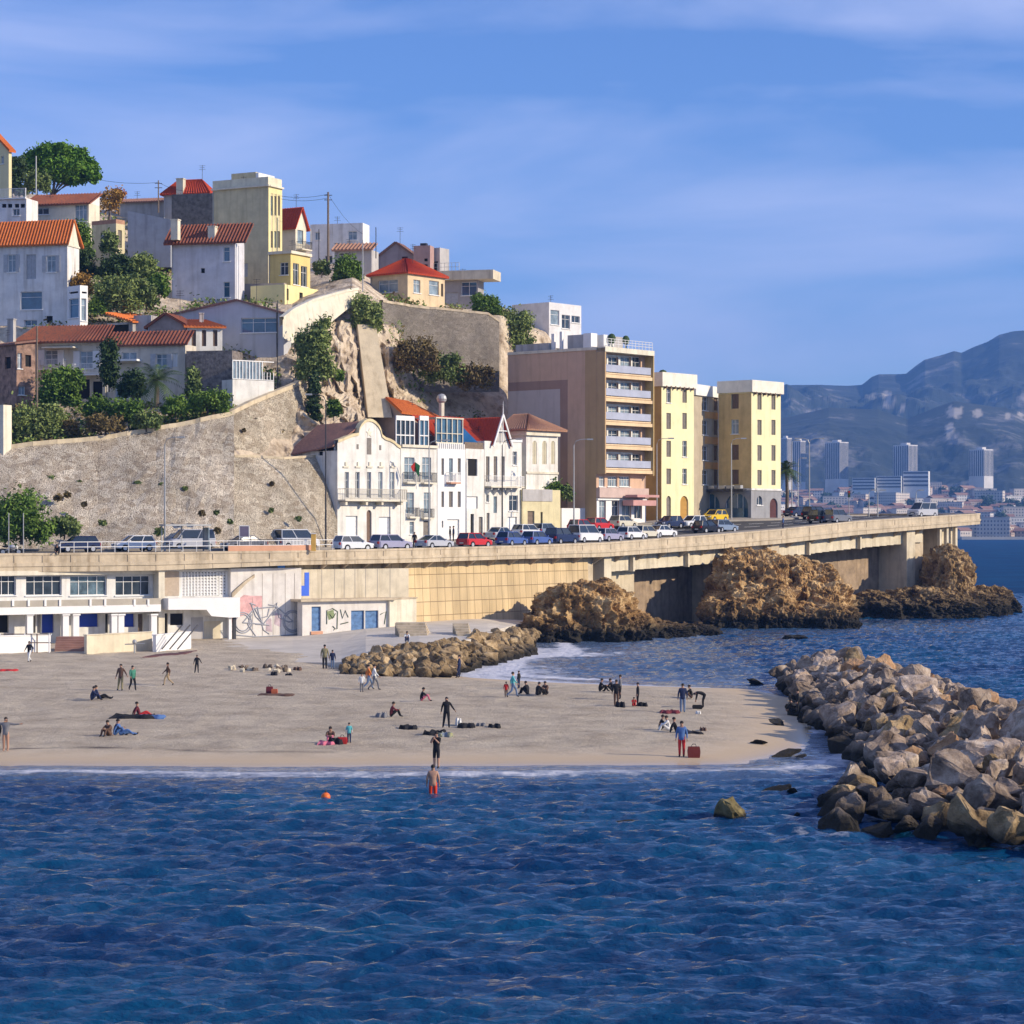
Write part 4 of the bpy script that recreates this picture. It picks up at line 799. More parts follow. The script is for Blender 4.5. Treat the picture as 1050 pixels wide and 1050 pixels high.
# tower: sunlit yellow coloured onto the right face, shade beige on the left
b = hb('tower_house', 'tall yellow tower house, shade side coloured ochre, flat roof at the hilltop', 'house', 275, 300, 62, yb=293, yt=191, m=BEIGE, pr=289, pl=218)
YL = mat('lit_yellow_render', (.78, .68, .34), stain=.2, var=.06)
for y0, y1 in ((201, 221), (237, 254)):
    for x in (277.3, 281, 284.6): b.win('R', x, y0, x + 2.3, y1, 'shut', sill=False)
b.win('L', 245, 270, 254, 284, 'shut', pm=SHUTL); b.finish()
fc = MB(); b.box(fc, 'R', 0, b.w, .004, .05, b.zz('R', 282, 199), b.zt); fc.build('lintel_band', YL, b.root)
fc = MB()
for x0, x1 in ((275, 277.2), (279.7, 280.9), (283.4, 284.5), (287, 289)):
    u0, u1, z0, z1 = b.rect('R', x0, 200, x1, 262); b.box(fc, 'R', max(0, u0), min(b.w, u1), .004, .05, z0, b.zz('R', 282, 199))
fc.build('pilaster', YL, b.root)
fc = MB(); b.box(fc, 'R', 0, b.w, .06, .35, b.zt, b.zt + .2); b.box(fc, 'L', -.3, b.d, .06, .35, b.zt, b.zt + .2); fc.build('cornice', CORN, b.root)
p = MB(); p.ob(b.C, b.dr, b.dl, 0, b.w, 0, .3, b.zt + .2, b.zt + 1.25); p.ob(b.C, b.dr, b.dl, 0, .3, .3, b.d, b.zt + .2, b.zt + 1.25); p.ob(b.C, b.dr, b.dl, .3, b.w, b.d - .3, b.d, b.zt + .2, b.zt + 1.25); p.ob(b.C, b.dr, b.dl, b.w - .3, b.w, .3, b.d - .3, b.zt + .2, b.zt + 1.25); p.build('parapet', mat('pale_yellow_parapet', (.72, .66, .48), stain=.3), b.root)
p = MB(); p.ob(b.C, b.dr, b.dl, 2, 5.5, b.d * .38, b.d * .82, b.zt, b.zt + 2.35); p.build('stair_head', BEIGE, b.root); 
p = MB(); p.ob(b.C, b.dr, b.dl, 1.9, 5.6, b.d * .32, b.d * .37, b.zt, b.zt + 2.2); p.build('chimney', WP, b.root)
# lower yellow annex
b = hb('house', 'yellow annex with tall dark windows below the tower house', 'house', 298, 292, 62, yb=300, yt=259, m=mat('annex_yellow', (.70, .55, .22), stain=.25, var=.08), pr=318, pl=276)
b.win('L', 287, 269, 295.5, 282, 'win', pm=GLASS); b.win('R', 300.5, 270, 306.5, 292); b.win('R', 308.5, 273, 315, 294); b.finish(); b.band(258.5, .35, .3, CORN)
b = hb('garden_wall_block', 'lower yellow garden block with two slit windows by the lane', 'outbuilding', 292, 284, 62, yb=328, yt=291.5, m=YL, pr=336, d=5)
b.win('R', 294, 296, 296, 308, 'open'); b.win('R', 307, 300, 310.5, 310, 'open'); b.finish()
b = hb('garden_wall', 'plain grey beige wall stepping down behind the grey gable house', 'wall', 291, 288, 76, yb=322, yt=290, m=mat('taupe_render', (.34, .30, .27), stain=.4), w=1.0, pl=245); b.finish()
b = hb('house', 'small house with a steep red gable roof right of the tower', 'house', 303, 312, 58, yb=262, yt=229.5, m=CREAM, pr=314, pl=287)
b.gable('R', 308.5, 213); b.win('R', 305, 236, 311, 250, 'shut'); b.finish(roofm=TILER); b.balcony('R', 304, 314, 256, depth=1, h=1, m=CORN, rm=DMETAL)
# far grey houses right of the pole
b = hb('house', 'flat roofed pale grey house behind the utility pole', 'house', 372, 340, 76, yb=275, yt=232, m=PALEW, w=3.2, pl=318)
b.win('L', 323, 238, 328, 246); b.win('L', 343, 249, 348, 257); b.win('L', 357, 237, 366, 246, pm=GLASSL); b.win('L', 333, 262, 341, 270); b.finish('parapet')
b = hb('house', 'low house with a thin striped tile roof in front of the grey block', 'house', 381, 322, 76, yb=280, yt=256, m=GREYW, w=3.2, pl=343); b.win('L', 347, 259, 358, 268); b.finish()
r = MB(); z = b.zt; r.tiles(b.G(-.4, b.d + .3, z), b.G(-.4, -.3, z), b.G(b.w * .6, -.3, z + 1.1), b.G(b.w * .6, b.d + .3, z + 1.1), period=.5, amp=.1); r.build('roof', TILEP, b.root)
b = hb('house', 'mauve grey gabled house behind the cream bungalow', 'house', 424, 330, 76, yb=290, yt=262, m=mat('mauve_grey', (.36, .30, .30), stain=.4), w=3.2, pl=388); b.gable('L', 406, 249); b.win('L', 420 - 8, 263, 418, 270, 'open'); b.finish(roofm=TILEB)
b = hb('chimney_block', 'pinkish chimney block with dark vents behind the bungalow', 'chimney', 441, 326, 76, yb=290, yt=251.5, m=mat('pinkish_render', (.42, .27, .24), stain=.4), w=2.0, pl=424); b.win('L', 435, 265, 438.5, 268, 'open'); b.win('L', 435, 271, 438.5, 274, 'open'); b.finish()
p = MB(); b.box(p, 'L', .6, 1.5, -1.0, -.2, b.zt, b.zt + .35); p.build('chimney_pot', DMETAL, b.root)
b = hb('tank_tower', 'small dark square tower beside the chimney block', 'tower', 451, 328, 60, yb=290, yt=257.5, m=GREYW, w=2.5, pl=441.5); b.win('L', 444, 268, 449, 278, 'open'); b.finish('parapet')
# cream bungalow with hip roof
b = hb('bungalow', 'cream bungalow with a red hipped roof above the grey retaining wall', 'house', 418, 302, 52, yb=313, yt=280, m=mat('peach_plaster', (.66, .52, .33), stain=.3), pr=456, pl=380)
b.win('L', 388, 287, 408, 300, pm=GLASSL, mull=1); b.win('R', 424, 287, 431, 300.5, pm=GLASSL); b.win('R', 440, 288, 450, 302.5, pm=GLASSL, mull=0); b.win('R', 452.3, 291, 454.5, 304, 'open'); b.hh = 2.3; b.finish('hip', TILER)
# modern house
b = hb('modern_house', 'modern grey house of flat slabs jutting out right of the bungalow', 'house', 490, 318, 76, yb=322, yt=287, m=mat('modern_grey', (.36, .34, .33), stain=.3), w=3.2, pl=445)
b.win('L', 473, 289, 489, 303, pm=GLASSB); b.win('L', 456, 300, 470, 316, 'shut', pm=SHUTL); b.finish()
p = MB(); p.ob(b.C, b.dr, b.dl, -1.0, b.w, -2.4, b.d + .5, b.zt + .002, b.zt + 1.25); p.build('roof_slab', CONCL, b.root)
p = MB(); q0, q1 = b.G(-.6, b.d * .98, b.zt + 1.25), b.G(-.6, b.d * .40, b.zt + 1.25); n_ = 7
for i in range(n_ + 1): q = lerp(q0, q1, i / n_); p.tube([q, q + Vector((0, 0, 1.1))], .03, 4)
for hgt in (1.1, .55): p.tube([q0 + Vector((0, 0, hgt)), q1 + Vector((0, 0, hgt))], .025, 4)
p.build('railing', METAL, b.root)
# modern white house above the brown block
b = hb('modern_house', 'modern white cube house with big windows above the brown block', 'house', 563, 318, 50, yb=345, yt=313.5, m=mat('modern_white', (.68, .67, .66), stain=.15), pr=596, pl=525)
b.win('R', 564.5, 318, 573.5, 333, mull=0, pm=GLASSL); b.win('R', 576, 323, 584.5, 337, pm=GLASS); b.win('R', 586, 324, 594.5, 331, pm=GLASS, mull=1); b.finish('parapet')
# grey gable house
b = hb('house', 'big blue grey gable house with a long horizontal window', 'house', 291, 264, 76, yb=400, yt=322, m=mat('blue_grey_plaster', (.47, .48, .52), stain=.35, var=.07), w=3.2, pl=168)
b.gable('L', 243, 308.5); b.win('L', 247, 326, 283.5, 341, pm=GLASSB, mull=2, dep=.25); b.finish(); f, u, z = b.gab
r = MB(); e = .25
for (u0, u1, za, zb2) in ((-.3, u, b.zt - .1, z), (u, b.d + .3, z, b.zt - .1)):
    r.face([b.G(-e, u0, za), b.G(-e, u1, zb2), b.G(b.w, u1, zb2), b.G(b.w, u0, za)]); r.face([b.G(-e, u0, za), b.G(-e, u1, zb2), b.G(-e, u1, zb2 + .22), b.G(-e, u0, za + .22)]); r.face([b.G(-e, u0, za + .22), b.G(-e, u1, zb2 + .22), b.G(b.w, u1, zb2 + .22), b.G(b.w, u0, za + .22)])
r.build('roof', TILEB, b.root); 
p = MB(); q = b.G(-.06, b.up('L', 284), b.zz('L', 284, 311)); p.tube([q, (q.x, q.y, b.zb + 2)], .06); p.build('drainpipe', DMETAL, b.root)
# small white house
b = hb('house', 'small bright white house with three shuttered windows and an orange roof', 'house', 193, 258, 14, yb=364, yt=335, m=WHITE, pr=228, d=6)
for x0, x1 in ((196.5, 201), (207, 211.5), (218.5, 223)): b.win('R', x0, 338.5, x1, 355, 'shut', pm=BROWN)
b.finish(); r = MB(); z = b.zt; r.tiles(b.G(-.5, -.4, z), b.G(b.w + .4, -.4, z), b.G(b.w - 1.2, 6.4, z + 1.3), b.G(-.5, 6.4, z + 1.3)); r.build('roof', TILEO, b.root); b.band(335.5, .16, .14, WP, faces='R')
b.chimney(206.5, 322, .7, .45, GREYW, Yo=4)
b = hb('side_house', 'weathered grey house end with a tiled roof left of the small white house', 'house', 191, 259, 76, yb=364, yt=334, m=mat('weathered_render', (.34, .27, .24), stain=.6, var=.25), w=4.0, pl=152); b.gable('L', 170, 322); b.finish(roofm=TILE)
b = hb('stone_terrace', 'dark weathered stone terrace block under the small white house', 'terrace', 238, 251, 78, yb=412, yt=364, m=STONEG, w=3.5, pl=191); b.finish('parapet')
# white terrace with canopy rails
b = hb('terrace', 'white walled terrace with a glazed balustrade below the grey gable house', 'terrace', 238.5, 249.5, 38, yb=418, yt=389, m=WHITE, pr=281, d=3.5, ext=2.5); b.finish()
p = MB(); b.box(p, 'R', 0, b.w, -.08, .0, b.zt + 2.0, b.zt + 2.1); b.box(p, 'R', 0, b.w, -.08, .0, b.zt + .05, b.zt + .12); n_ = 9
for i in range(n_ + 1): u = lerp(.03, b.w * .72, i / n_); b.box(p, 'R', u - .04, u + .04, -.07, -.01, b.zt + .12, b.zt + 2.0)
for i in range(4): u = lerp(b.w * .76, b.w - .05, i / 3); b.box(p, 'R', u - .03, u + .03, -.07, -.01, b.zt + .12, b.zt + .9)
p.build('railing', WP, b.root); p = MB(); b.box(p, 'R', .1, b.w * .7, -.13, -.10, b.zt + .12, b.zt + 1.95); p.build('glazing', GLASSL, b.root)
# long tiled houses
b = hb('house', 'long cream house with shuttered windows and balcony under a brown tiled roof', 'house', 108, 255, 76, yb=410, yt=350, m=mat('buff_plaster', (.62, .56, .44), stain=.5), w=3.2, pl=21)
b.win('L', 46, 359, 59, 374, shut=WP, pm=GLASSL); b.win('L', 82, 360, 95, 378, shut=WP, pm=GLASSL); b.win('L', 80, 389, 92, 409, 'open'); b.win('L', 95, 391, 105, 409, 'open'); b.win('L', 30, 358, 36, 372, 'shut', pm=WP); b.finish()
b.balcony('L', 79, 107, 384, depth=1.3, h=1.15, rm=WP); b.balcony('L', 41, 68, 378, depth=.8, h=1.0, rm=WP)
r = MB(); z = b.zt; r.tiles(b.G(-.7, b.d + .6, z), b.G(-.7, -.4, z), b.G(b.w * .5, -.4, z + 1.9), b.G(b.w * .5, b.d - 1.2, z + 1.9), period=.42, amp=.08); r.build('roof', TILE, b.root); b.band(352, .2, .2, CORN, faces='L')
p = MB(); b.box(p, 'L', 3.2, 6.9, .0, 1.4, b.zz('L', 90, 357), b.zz('L', 90, 357) + .12); p.build('awning', CORN, b.root)
b.chimney(12, 328, 1.2, .7, GREYW, Yo=0.5)
b = hb('house', 'cream house under a brown tiled roof behind the palm', 'house', 190, 253, 76, yb=412, yt=353, m=mat('buff_plaster_b', (.62, .56, .46), stain=.6), w=3.2, pl=109)
b.win('L', 125, 361, 140, 371, pm=GLASSL); b.win('L', 160, 363, 171, 378, pm=GLASSL, shut=SHUTL); b.win('L', 118, 395, 132, 409, pm=GLASSL); b.win('L', 176, 362, 182, 376, 'shut', pm=WP); b.finish()
p = MB(); b.box(p, 'L', b.up('L', 145), b.up('L', 119), .0, 1.3, b.zz('L', 130, 371), b.zz('L', 130, 369)); p.build('balcony', WP, b.root)
r = MB(); z = b.zt; r.tiles(b.G(-.5, b.d + .2, z), b.G(-.5, -.4, z), b.G(b.w * .5, -.4, z + 1.6), b.G(b.w * .5, b.d + .2, z + 1.6), period=.42, amp=.07); r.build('roof', TILE, b.root)
# ruin at left edge
b = hb('stone_house', 'old reddish rubble stone house at the left edge with a blue window', 'house', 17, 250, 40, yb=412, yt=352, m=REDRUB, pr=36, pl=-45); b.win('R', 18, 362, 22.5, 378, 'win', pm=GLASSL); b.win('R', 26, 364, 32, 376, 'open'); b.win('L', 5, 366, 11, 378, 'open'); b.win('R', 19, 396, 26, 405, pm=GLASSL); b.finish()
r = MB(); z = b.zt; r.tiles(b.G(-.4, b.d, z), b.G(-.4, -.4, z), b.G(b.w, -.4, z + .4), b.G(b.w, b.d, z + .4)); r.build('roof', TILEB, b.root)
b = hb('shed', 'little shed with an orange tiled roof between the shrubs', 'shed', 136, 262, 60, yb=345, yt=330, m=GREYW, w=5, pl=110); b.win('L', 114, 333, 132, 341, 'open'); b.finish(); r = MB(); z = b.zt; r.tiles(b.G(-.4, b.d, z + 1.1), b.G(-.4, -.3, z), b.G(5, -.3, z + .3), b.G(5, b.d, z + 1.4)); r.build('roof', TILEO, b.root)
b = hb('wall_block', 'plain grey stucco wall right of the little shed', 'wall', 155, 262, 76, yb=350, yt=323, m=GREYW, w=4.0, pl=137); b.finish()
b = hb('gate_post', 'pale stone pillar on the wall at the left edge', 'pillar', 3.5, 233, 60, yb=456, yt=415, m=CORN, w=1.2, pl=-8); b.finish()

# ------------------------------------------------ seafront row
RT = 50
# A: villa with curved gable
b = hb('villa', 'white villa with a curved baroque gable and a long first floor balcony', 'house', 346, 245, RT, yb=563, yt=462, m=WHITE, pr=410.5, pl=297)
Ab = b
for x in (353.5, 364.5, 376.3, 388, 400.2): b.win('R', x, 484, x + 4.3, 510.5, 'win', pm=GLASS, mull=1, sill=False)
b.win('R', 354.6, 529, 366.6, 552, 'panel', pm=WP, sill=False); b.win('R', 388.6, 530, 400.5, 553, 'panel', pm=WP, sill=False); b.win('R', 376, 523, 381, 556, 'panel', pm=BROWN, arch=True)
b.win('L', 326.5, 459, 331, 467, 'open'); b.win('L', 305, 460, 309.5, 467, 'win'); b.finish()
for q in (352, 364.5, 376.3, 388, 400.2):
    m_ = MB(); u0, u1, z0, z1 = b.rect('R', q - .6, 478, q + 5, 479.6); b.box(m_, 'R', u0, u1, .003, .14, z0, z1); b.box(m_, 'R', (u0 + u1) / 2 - .1, (u0 + u1) / 2 + .1, .003, .12, z1, z1 + .45); m_.build('window_hood', CORN, b.root)
prof = [(345.7, 462), (345.7, 451.5), (350, 450.5), (355.5, 448), (362, 445.5), (367.3, 444.5), (368, 439.6), (370, 435.5), (373, 432.2), (376, 430.4), (378.6, 430), (381.5, 430.6), (384.6, 432.6), (387.5, 435.6), (389.8, 439.6), (391.5, 446.3), (395, 449), (400, 450.7), (404, 453), (407, 456), (410.3, 458), (410.3, 462)]
uv = [(b.up('R', x), b.zz('R', x, y)) for x, y in prof]; uv[0] = (0, b.zt); uv[1] = (0, uv[1][1]); uv[-1] = (b.w, b.zt); uv[-2] = (b.w, uv[-2][1])
gm = MB(); P = lambda u, v, z: Vector((b.C.x, b.C.y, 0)) + b.dr * u + b.n['R'] * v + Vector((0, 0, z))
gm.face([P(u, 0, z) for u, z in uv]); gm.face([P(u, -.5, z) for u, z in uv])
for (u0, z0), (u1, z1) in zip(uv[1:], uv[2:]): gm.face([P(u0, 0, z0), P(u1, 0, z1), P(u1, -.5, z1), P(u0, -.5, z0)])
gm.build('curved_gable', WHITE, b.root)
gm = MB()
for (u0, z0), (u1, z1) in zip(uv[1:-1], uv[2:-1]):
    gm.face([P(u0, .12, z0 + .08), P(u1, .12, z1 + .08), P(u1, -.55, z1 + .08), P(u0, -.55, z0 + .08)]); gm.face([P(u0, .12, z0 + .08), P(u1, .12, z1 + .08), P(u1, .12, z1 - .22), P(u0, .12, z0 - .22)]); gm.face([P(u0, .12, z0 - .22), P(u1, .12, z1 - .22), P(u1, .0, z1 - .22), P(u0, .0, z0 - .22)])
gm.build('gable_coping', mat('ochre_trim', (.72, .60, .36), stain=.4), b.root)
for x0, y0, x1, y1 in ((376.2, 449, 380.6, 466), (365.6, 455.5, 367.6, 460.5), (388.8, 456.5, 390.8, 461.5)):
    m_ = MB(); u0, u1, z0, z1 = b.rect('R', x0, y0, x1, y1); b.box(m_, 'R', u0, u1, .003, .03, z0, z1); o = m_.build('shutter', SHUT, b.root)
m_ = MB(); u0, u1, z0, z1 = b.rect('R', 374.6, 441, 382.3, 447); um = (u0 + u1) / 2; st = []
for i in range(10): a_ = PI / 2 + i * PI / 5; r0 = .5 if i % 2 == 0 else .22; st.append((um + r0 * math.cos(a_), (z0 + z1) / 2 + r0 * math.sin(a_)))
m_.face([P(u, .05, z) for u, z in st])
for (a_, c_), (d_, e_) in zip(st, st[1:] + st[:1]): m_.face([P(a_, .05, c_), P(d_, .05, e_), P(d_, .0, e_), P(a_, .0, c_)])
m_.build('star_ornament', CORN, b.root)
b.balcony('R', 346.5, 410, 512.6, depth=1.1, h=1.15, m=CORN, rm=mat('pale_iron', (.45, .41, .33), rough=.6))
for x in (349, 370, 386, 406):
    m_ = MB(); u = b.up('R', x); z = b.zz('R', x, 514.6); b.box(m_, 'R', u - .15, u + .15, .003, .9, z - .35, z); m_.build('corbel', CORN, b.root)
r = MB(); zt = b.zz('L', 320, 457); zr = zt + 2.7
r.tiles(b.G(-.4, b.d + .3, zt - 1.0), b.G(-.4, .3, zt - .1), b.G(b.w * .5, .4, zr), b.G(b.w * .45, b.d, zr - .3), period=.4, amp=.04); r.tiles(b.G(b.w, .3, zt - .1), b.G(b.w, b.d, zt - .3), b.G(b.w * .45, b.d, zr - .3), b.G(b.w * .5, .4, zr), period=.4, amp=.04)
r.build('roof', TILEB, b.root)
# B
b = hb('town_house', 'narrow white town house with a glazed top storey and a flag', 'house', 411, 253.3, RT, yb=560, yt=456, m=WHITE, pr=448, d=9)
for x0, x1 in ((414.6, 425), (433, 442)):
    b.win('R', x0, 469, x1, 492, 'win', pm=GLASSL, mull=1, sill=False); b.win('R', x0 + 1.5, 505, x1 - .5, 527, 'win', pm=GLASSL, sill=False)
b.win('R', 420, 535, 424.5, 548, 'win', pm=GLASSL, mull=0); b.win('R', 434, 534, 440.5, 552, 'panel', pm=SHUT, sill=False); b.finish()
b.balcony('R', 413.5, 427, 494.5, depth=.6, h=1.1, rm=DMETAL, m=CORN); b.balcony('R', 431, 444, 495, depth=.6, h=1.1, rm=DMETAL, m=CORN)
b.balcony('R', 417, 427, 530, depth=.5, h=1.0, rm=DMETAL, m=CORN); b.balcony('R', 431.5, 442, 531, depth=.5, h=1.0, rm=DMETAL, m=CORN)
b.band(457, .3, .25, CORN, faces='R')
for x0, x1, m_g in ((409.8, 428.5, GLASS), (434, 443, GLASSB)):
    u0, u1, z0, z1 = b.rect('R', x0, 431, x1, 455); p = MB(); n_ = 4 if x1 - x0 > 12 else 2
    for i in range(n_ + 1): u = lerp(u0, u1, i / n_); b.box(p, 'R', u - .05, u + .05, -.62, -.5, b.zt, z1)
    b.box(p, 'R', u0, u1, -.64, -.48, z1, z1 + .5); b.box(p, 'R', u0, u1, -.6, -.52, lerp(b.zt, z1, .38), lerp(b.zt, z1, .38) + .12)
    o = p.build('glazed_veranda', WP, b.root); q = MB(); b.box(q, 'R', u0, u1, -.75, -.66, b.zt, z1); q.build('pane', m_g, o)
# brown block + orange roof behind B
b = hb('house', 'taupe rear house with an orange shed roof behind the white row', 'house', 412, 266, 50, yb=470, yt=424, m=mat('taupe_plaster', (.36, .28, .23), stain=.3), pr=447, pl=383); b.win('R', 416, 431, 420, 440, 'open'); b.win('R', 432, 430, 441, 446, pm=GLASSL); b.finish()
r = MB(); z = b.zt; r.tiles(b.G(-.4, -.3, z + .1), b.G(b.w + .2, -.3, z - .2), b.G(b.w * .6, b.d * .55, z + 1.6), b.G(-.4, b.d * .5, z + 1.9)); r.build('roof', TILEO, b.root)
g = MB(); g.face([b.G(0, 0, z), b.G(0, b.d, z), b.G(0, b.d * .5, z + 1.8)]); g.build('gable_wall', b.m, b.root)
# C
b = hb('town_house', 'narrow white town house topped by a framed glass conservatory', 'house', 448.6, 258.3, RT, yb=558, yt=460, m=WP, pr=477, d=8)
for x0, x1 in ((452.7, 455.4), (460.4, 464.4), (469.4, 472.6)):
    b.win('R', x0, 470, x1, 487 if x0 != 460.4 else 493, 'shut', sill=False); b.win('R', x0, 504, x1, 520, 'shut', sill=False)
b.win('R', 458.5, 532.5, 471, 553, 'panel', pm=WP, sill=False); b.win('R', 453, 534, 454.6, 541, 'open'); b.finish()
b.balcony('R', 457.5, 468, 494.6, depth=.7, h=1.1, rm=WP, m=SALMON)
p = MB(); u0, u1, z0, z1 = b.rect('R', 449.5, 429.5, 476.3, 459); u0 = .1; u1 = b.w - .1; zq = b.zt + .6
for i in range(6): u = lerp(u0, u1, i / 5); b.box(p, 'R', u - .05, u + .05, -.35, -.25, zq, z1)
b.box(p, 'R', u0 - .1, u1 + .1, -.4, -.2, z1, z1 + .14); b.box(p, 'R', u0, u1, -.36, -.24, zq, zq + .15); b.box(p, 'R', u0, u1, -.34, -.26, zq + 1.1, zq + 1.18)
o = p.build('conservatory', CORN, b.root); q = MB(); b.box(q, 'R', u0, u1, -.5, -.42, zq, z1); q.build('pane', GLASSB, o)
p = MB(); n_ = 14
for i in range(n_): u = lerp(.15, b.w - .15, i / (n_ - 1)); b.box(p, 'R', u - .09, u + .09, -.2, -.02, b.zt, b.zt + .6)
p.build('balustrade', WP, b.root)
q = MB(); p0 = b.G(.2, 3.5, z1 - .1); q.face([b.G(.1, .5, z1 + .14), b.G(b.w - .1, .5, z1 + .14), b.G(b.w - .1, 5, z1 + .14), b.G(.1, 5, z1 + .14)]); q.build('conservatory_roof', CORN, b.root)
# D
b = hb('town_house', 'narrow white town house with dark openings under a blue glass roof', 'house', 477.2, 263, RT, yb=556, yt=460, m=WHITE, pr=496.4, d=8)
b.win('R', 479.8, 470.5, 489.5, 488, 'open'); b.win('R', 478.6, 509, 490, 521.5, 'panel', pm=WP); b.win('R', 482.5, 527, 486, 548, 'open'); b.win('R', 491, 530, 495, 551, 'panel', pm=SHUT); b.finish()
r = MB(); z = b.zt; r.face([b.G(0, 1.6, z + .7), b.G(b.w, .4, z + .4), b.G(b.w, 5, z + .4), b.G(0, 5, z + 3.2)]); r.face([b.G(0, 1.6, z + .7), b.G(b.w, .4, z + .4), b.G(0, 1.0, z + 2.9)]); r.build('glass_roof', mat('blue_glass_roof', (.04, .17, .42), rough=.2, var=.2), b.root)
p = MB(); b.box(p, 'R', 0, b.w, -.2, -.1, z, z + .75); p.build('slatted_rail', WOOD, b.root)
# E gable house
b = hb('gable_house', 'white house with a steep lacy gable, tall spire and red roof', 'house', 496.8, 266.3, RT, yb=554, yt=452, m=WHITE, pr=535, d=10)
for x0, x1 in ((498.3, 502), (506.2, 510), (514.2, 517.6)): b.win('R', x0, 468, x1, 494, 'shut', pm=SHUT, sill=False)
b.win('R', 525.7, 463, 530, 477, 'win'); b.win('R', 506, 509, 509.6, 526, 'shut'); b.win('R', 522, 508, 531, 524, 'win', pm=GLASS); b.win('R', 498.6, 507, 501.5, 515, 'win', mull=0); b.win('R', 520.5, 530, 530, 550, 'panel', pm=WP); b.win('R', 499, 526, 502, 549, 'panel', pm=SHUT); b.finish()
b.balcony('R', 497, 531, 498.8, depth=1.0, h=1.2, rm=WP, m=CORN)
for x in (499, 506, 513, 519):
    m_ = MB(); u = b.up('R', x); z = b.zz('R', x, 501); 
    for s_ in (-.06, .06): m_.face([P2 for P2 in (b.G(u + s_, 0, z), b.G(u + s_, -.8, z), b.G(u + s_, 0, z - .8))])
    b.box(m_, 'R', u - .06, u + .06, .003, .8, z - .12, z); m_.build('bracket', WP, b.root)
ua, ub = b.up('R', 505.5), b.up('R', 521.5); um = (ua + ub) / 2; zb_, zap = b.zt - .1, b.zz('R', 514.6, 428)
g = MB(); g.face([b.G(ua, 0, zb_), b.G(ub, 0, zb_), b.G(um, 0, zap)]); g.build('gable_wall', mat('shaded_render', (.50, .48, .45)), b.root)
g = MB()
for uu in (ua - .35, ub + .35):
    a_ = b.G(uu, -.35, zb_ - .5); c_ = b.G(um, -.35, zap + .3); g.tube([a_, c_], .13, 4)
g.tube([b.G(lerp(ua, um, .45), -.3, lerp(zb_, zap, .45)), b.G(lerp(ub, um, .45), -.3, lerp(zb_, zap, .45))], .07, 4); g.tube([b.G(um, -.3, zb_), b.G(um, -.3, zap)], .06, 4)
g.build('bargeboard', WP, b.root); g = MB(); q = b.G(um, -.35, zap); g.tube([q, q + Vector((0, 0, 1.9))], .09, 5, r1=.015); g.build('spire', WP, b.root)
r = MB(); r.tiles(b.G(ua - .3, -.3, zb_ - .3), b.G(ua - .3, 6, zb_ - .3), b.G(um, 6, zap), b.G(um, -.3, zap)); r.tiles(b.G(ub + .3, 6, zb_ - .3), b.G(ub + .3, -.3, zb_ - .3), b.G(um, -.3, zap), b.G(um, 6, zap))
zr = zap + .1; r.tiles(b.G(-4.5, 2.4, b.zt - .2), b.G(ua, .8, b.zt - .2), b.G(um - .4, 5.5, zr), b.G(-6.5, 5.5, zr)); r.build('roof', TILER, b.root)
g = MB(); b.box(g, 'R', ub, b.w, -.4, .1, b.zt, b.zt + .35); g.build('parapet', WP, b.root)
m_ = MB(); q = b.G(-.6, 6, zr); m_.tube([q - Vector((0, 0, .5)), q + Vector((0, 0, 1.6))], .35, 6); m_.build('chimney', CREAM, b.root); m_ = MB(); m_.ball(q + Vector((0, 0, 2.1)), .6, 6); m_.build('chimney_cowl', METAL, b.root)
# F
b = hb('villa', 'white villa with three arched ornamental windows and a brown hipped roof', 'house', 539.5, 272.5, RT, yb=540, yt=446, m=WHITE, pr=572, pl=519)
for x0, x1 in ((546, 550.4), (556, 560.6), (565, 569)): b.win('R', x0, 452, x1, 476, 'shut', pm=mat('beige_shutter', (.55, .50, .36)), arch=True, dep=.08)
b.finish(); b.band(444, .5, .4, CORN, faces='RL'); b.band(484.5, .25, .15, CORN, faces='R'); b.hh = 2.3; s0 = b.zt; b.zt = b.zt + .6; r = b.__class__; b.H = {'R': [], 'L': []}
rr_ = MB(); z = b.zt + .05; e = .8; A_, B_ = b.G(b.w * .45, b.d * .62, z + 1.9), b.G(b.w * .45, b.d + 1, z + 1.9); c = [b.G(-e, -e, z), b.G(b.w + e, -e, z), b.G(b.w + e, b.d + e, z), b.G(-e, b.d + e, z)]
rr_.tiles(c[0], c[1], A_, A_); rr_.tiles(c[1], c[2], B_, A_); rr_.tiles(c[3], c[0], A_, B_); rr_.tiles(c[2], c[3], B_, B_); rr_.build('roof', TILEP, b.root)
# G annex
b = hb('annex', 'low pale yellow annex with a plain grey upper wall below the hedge', 'outbuilding', 535.5, 271, 46, yb=552, yt=502, m=mat('pale_yellow', (.68, .60, .36), stain=.4), pr=574.5, d=5)
b.win('R', 541, 524, 548, 545, 'panel', pm=WOOD); b.win('R', 554.3, 525, 556.5, 538, 'open'); b.finish()
p = MB(); u0, u1, z0, z1 = b.rect('R', 535.6, 502, 564, 514); b.box(p, 'R', .02, b.w * .78, .004, .08, z0, z1 + .02); p.build('render_panel', GREYW, b.root)
b = hb('garden_wall', 'low white garden wall between the yellow annex and the brown block', 'wall', 576, 276.5, 42, yb=548, yt=521, m=WP, pr=600, d=.5); b.finish()

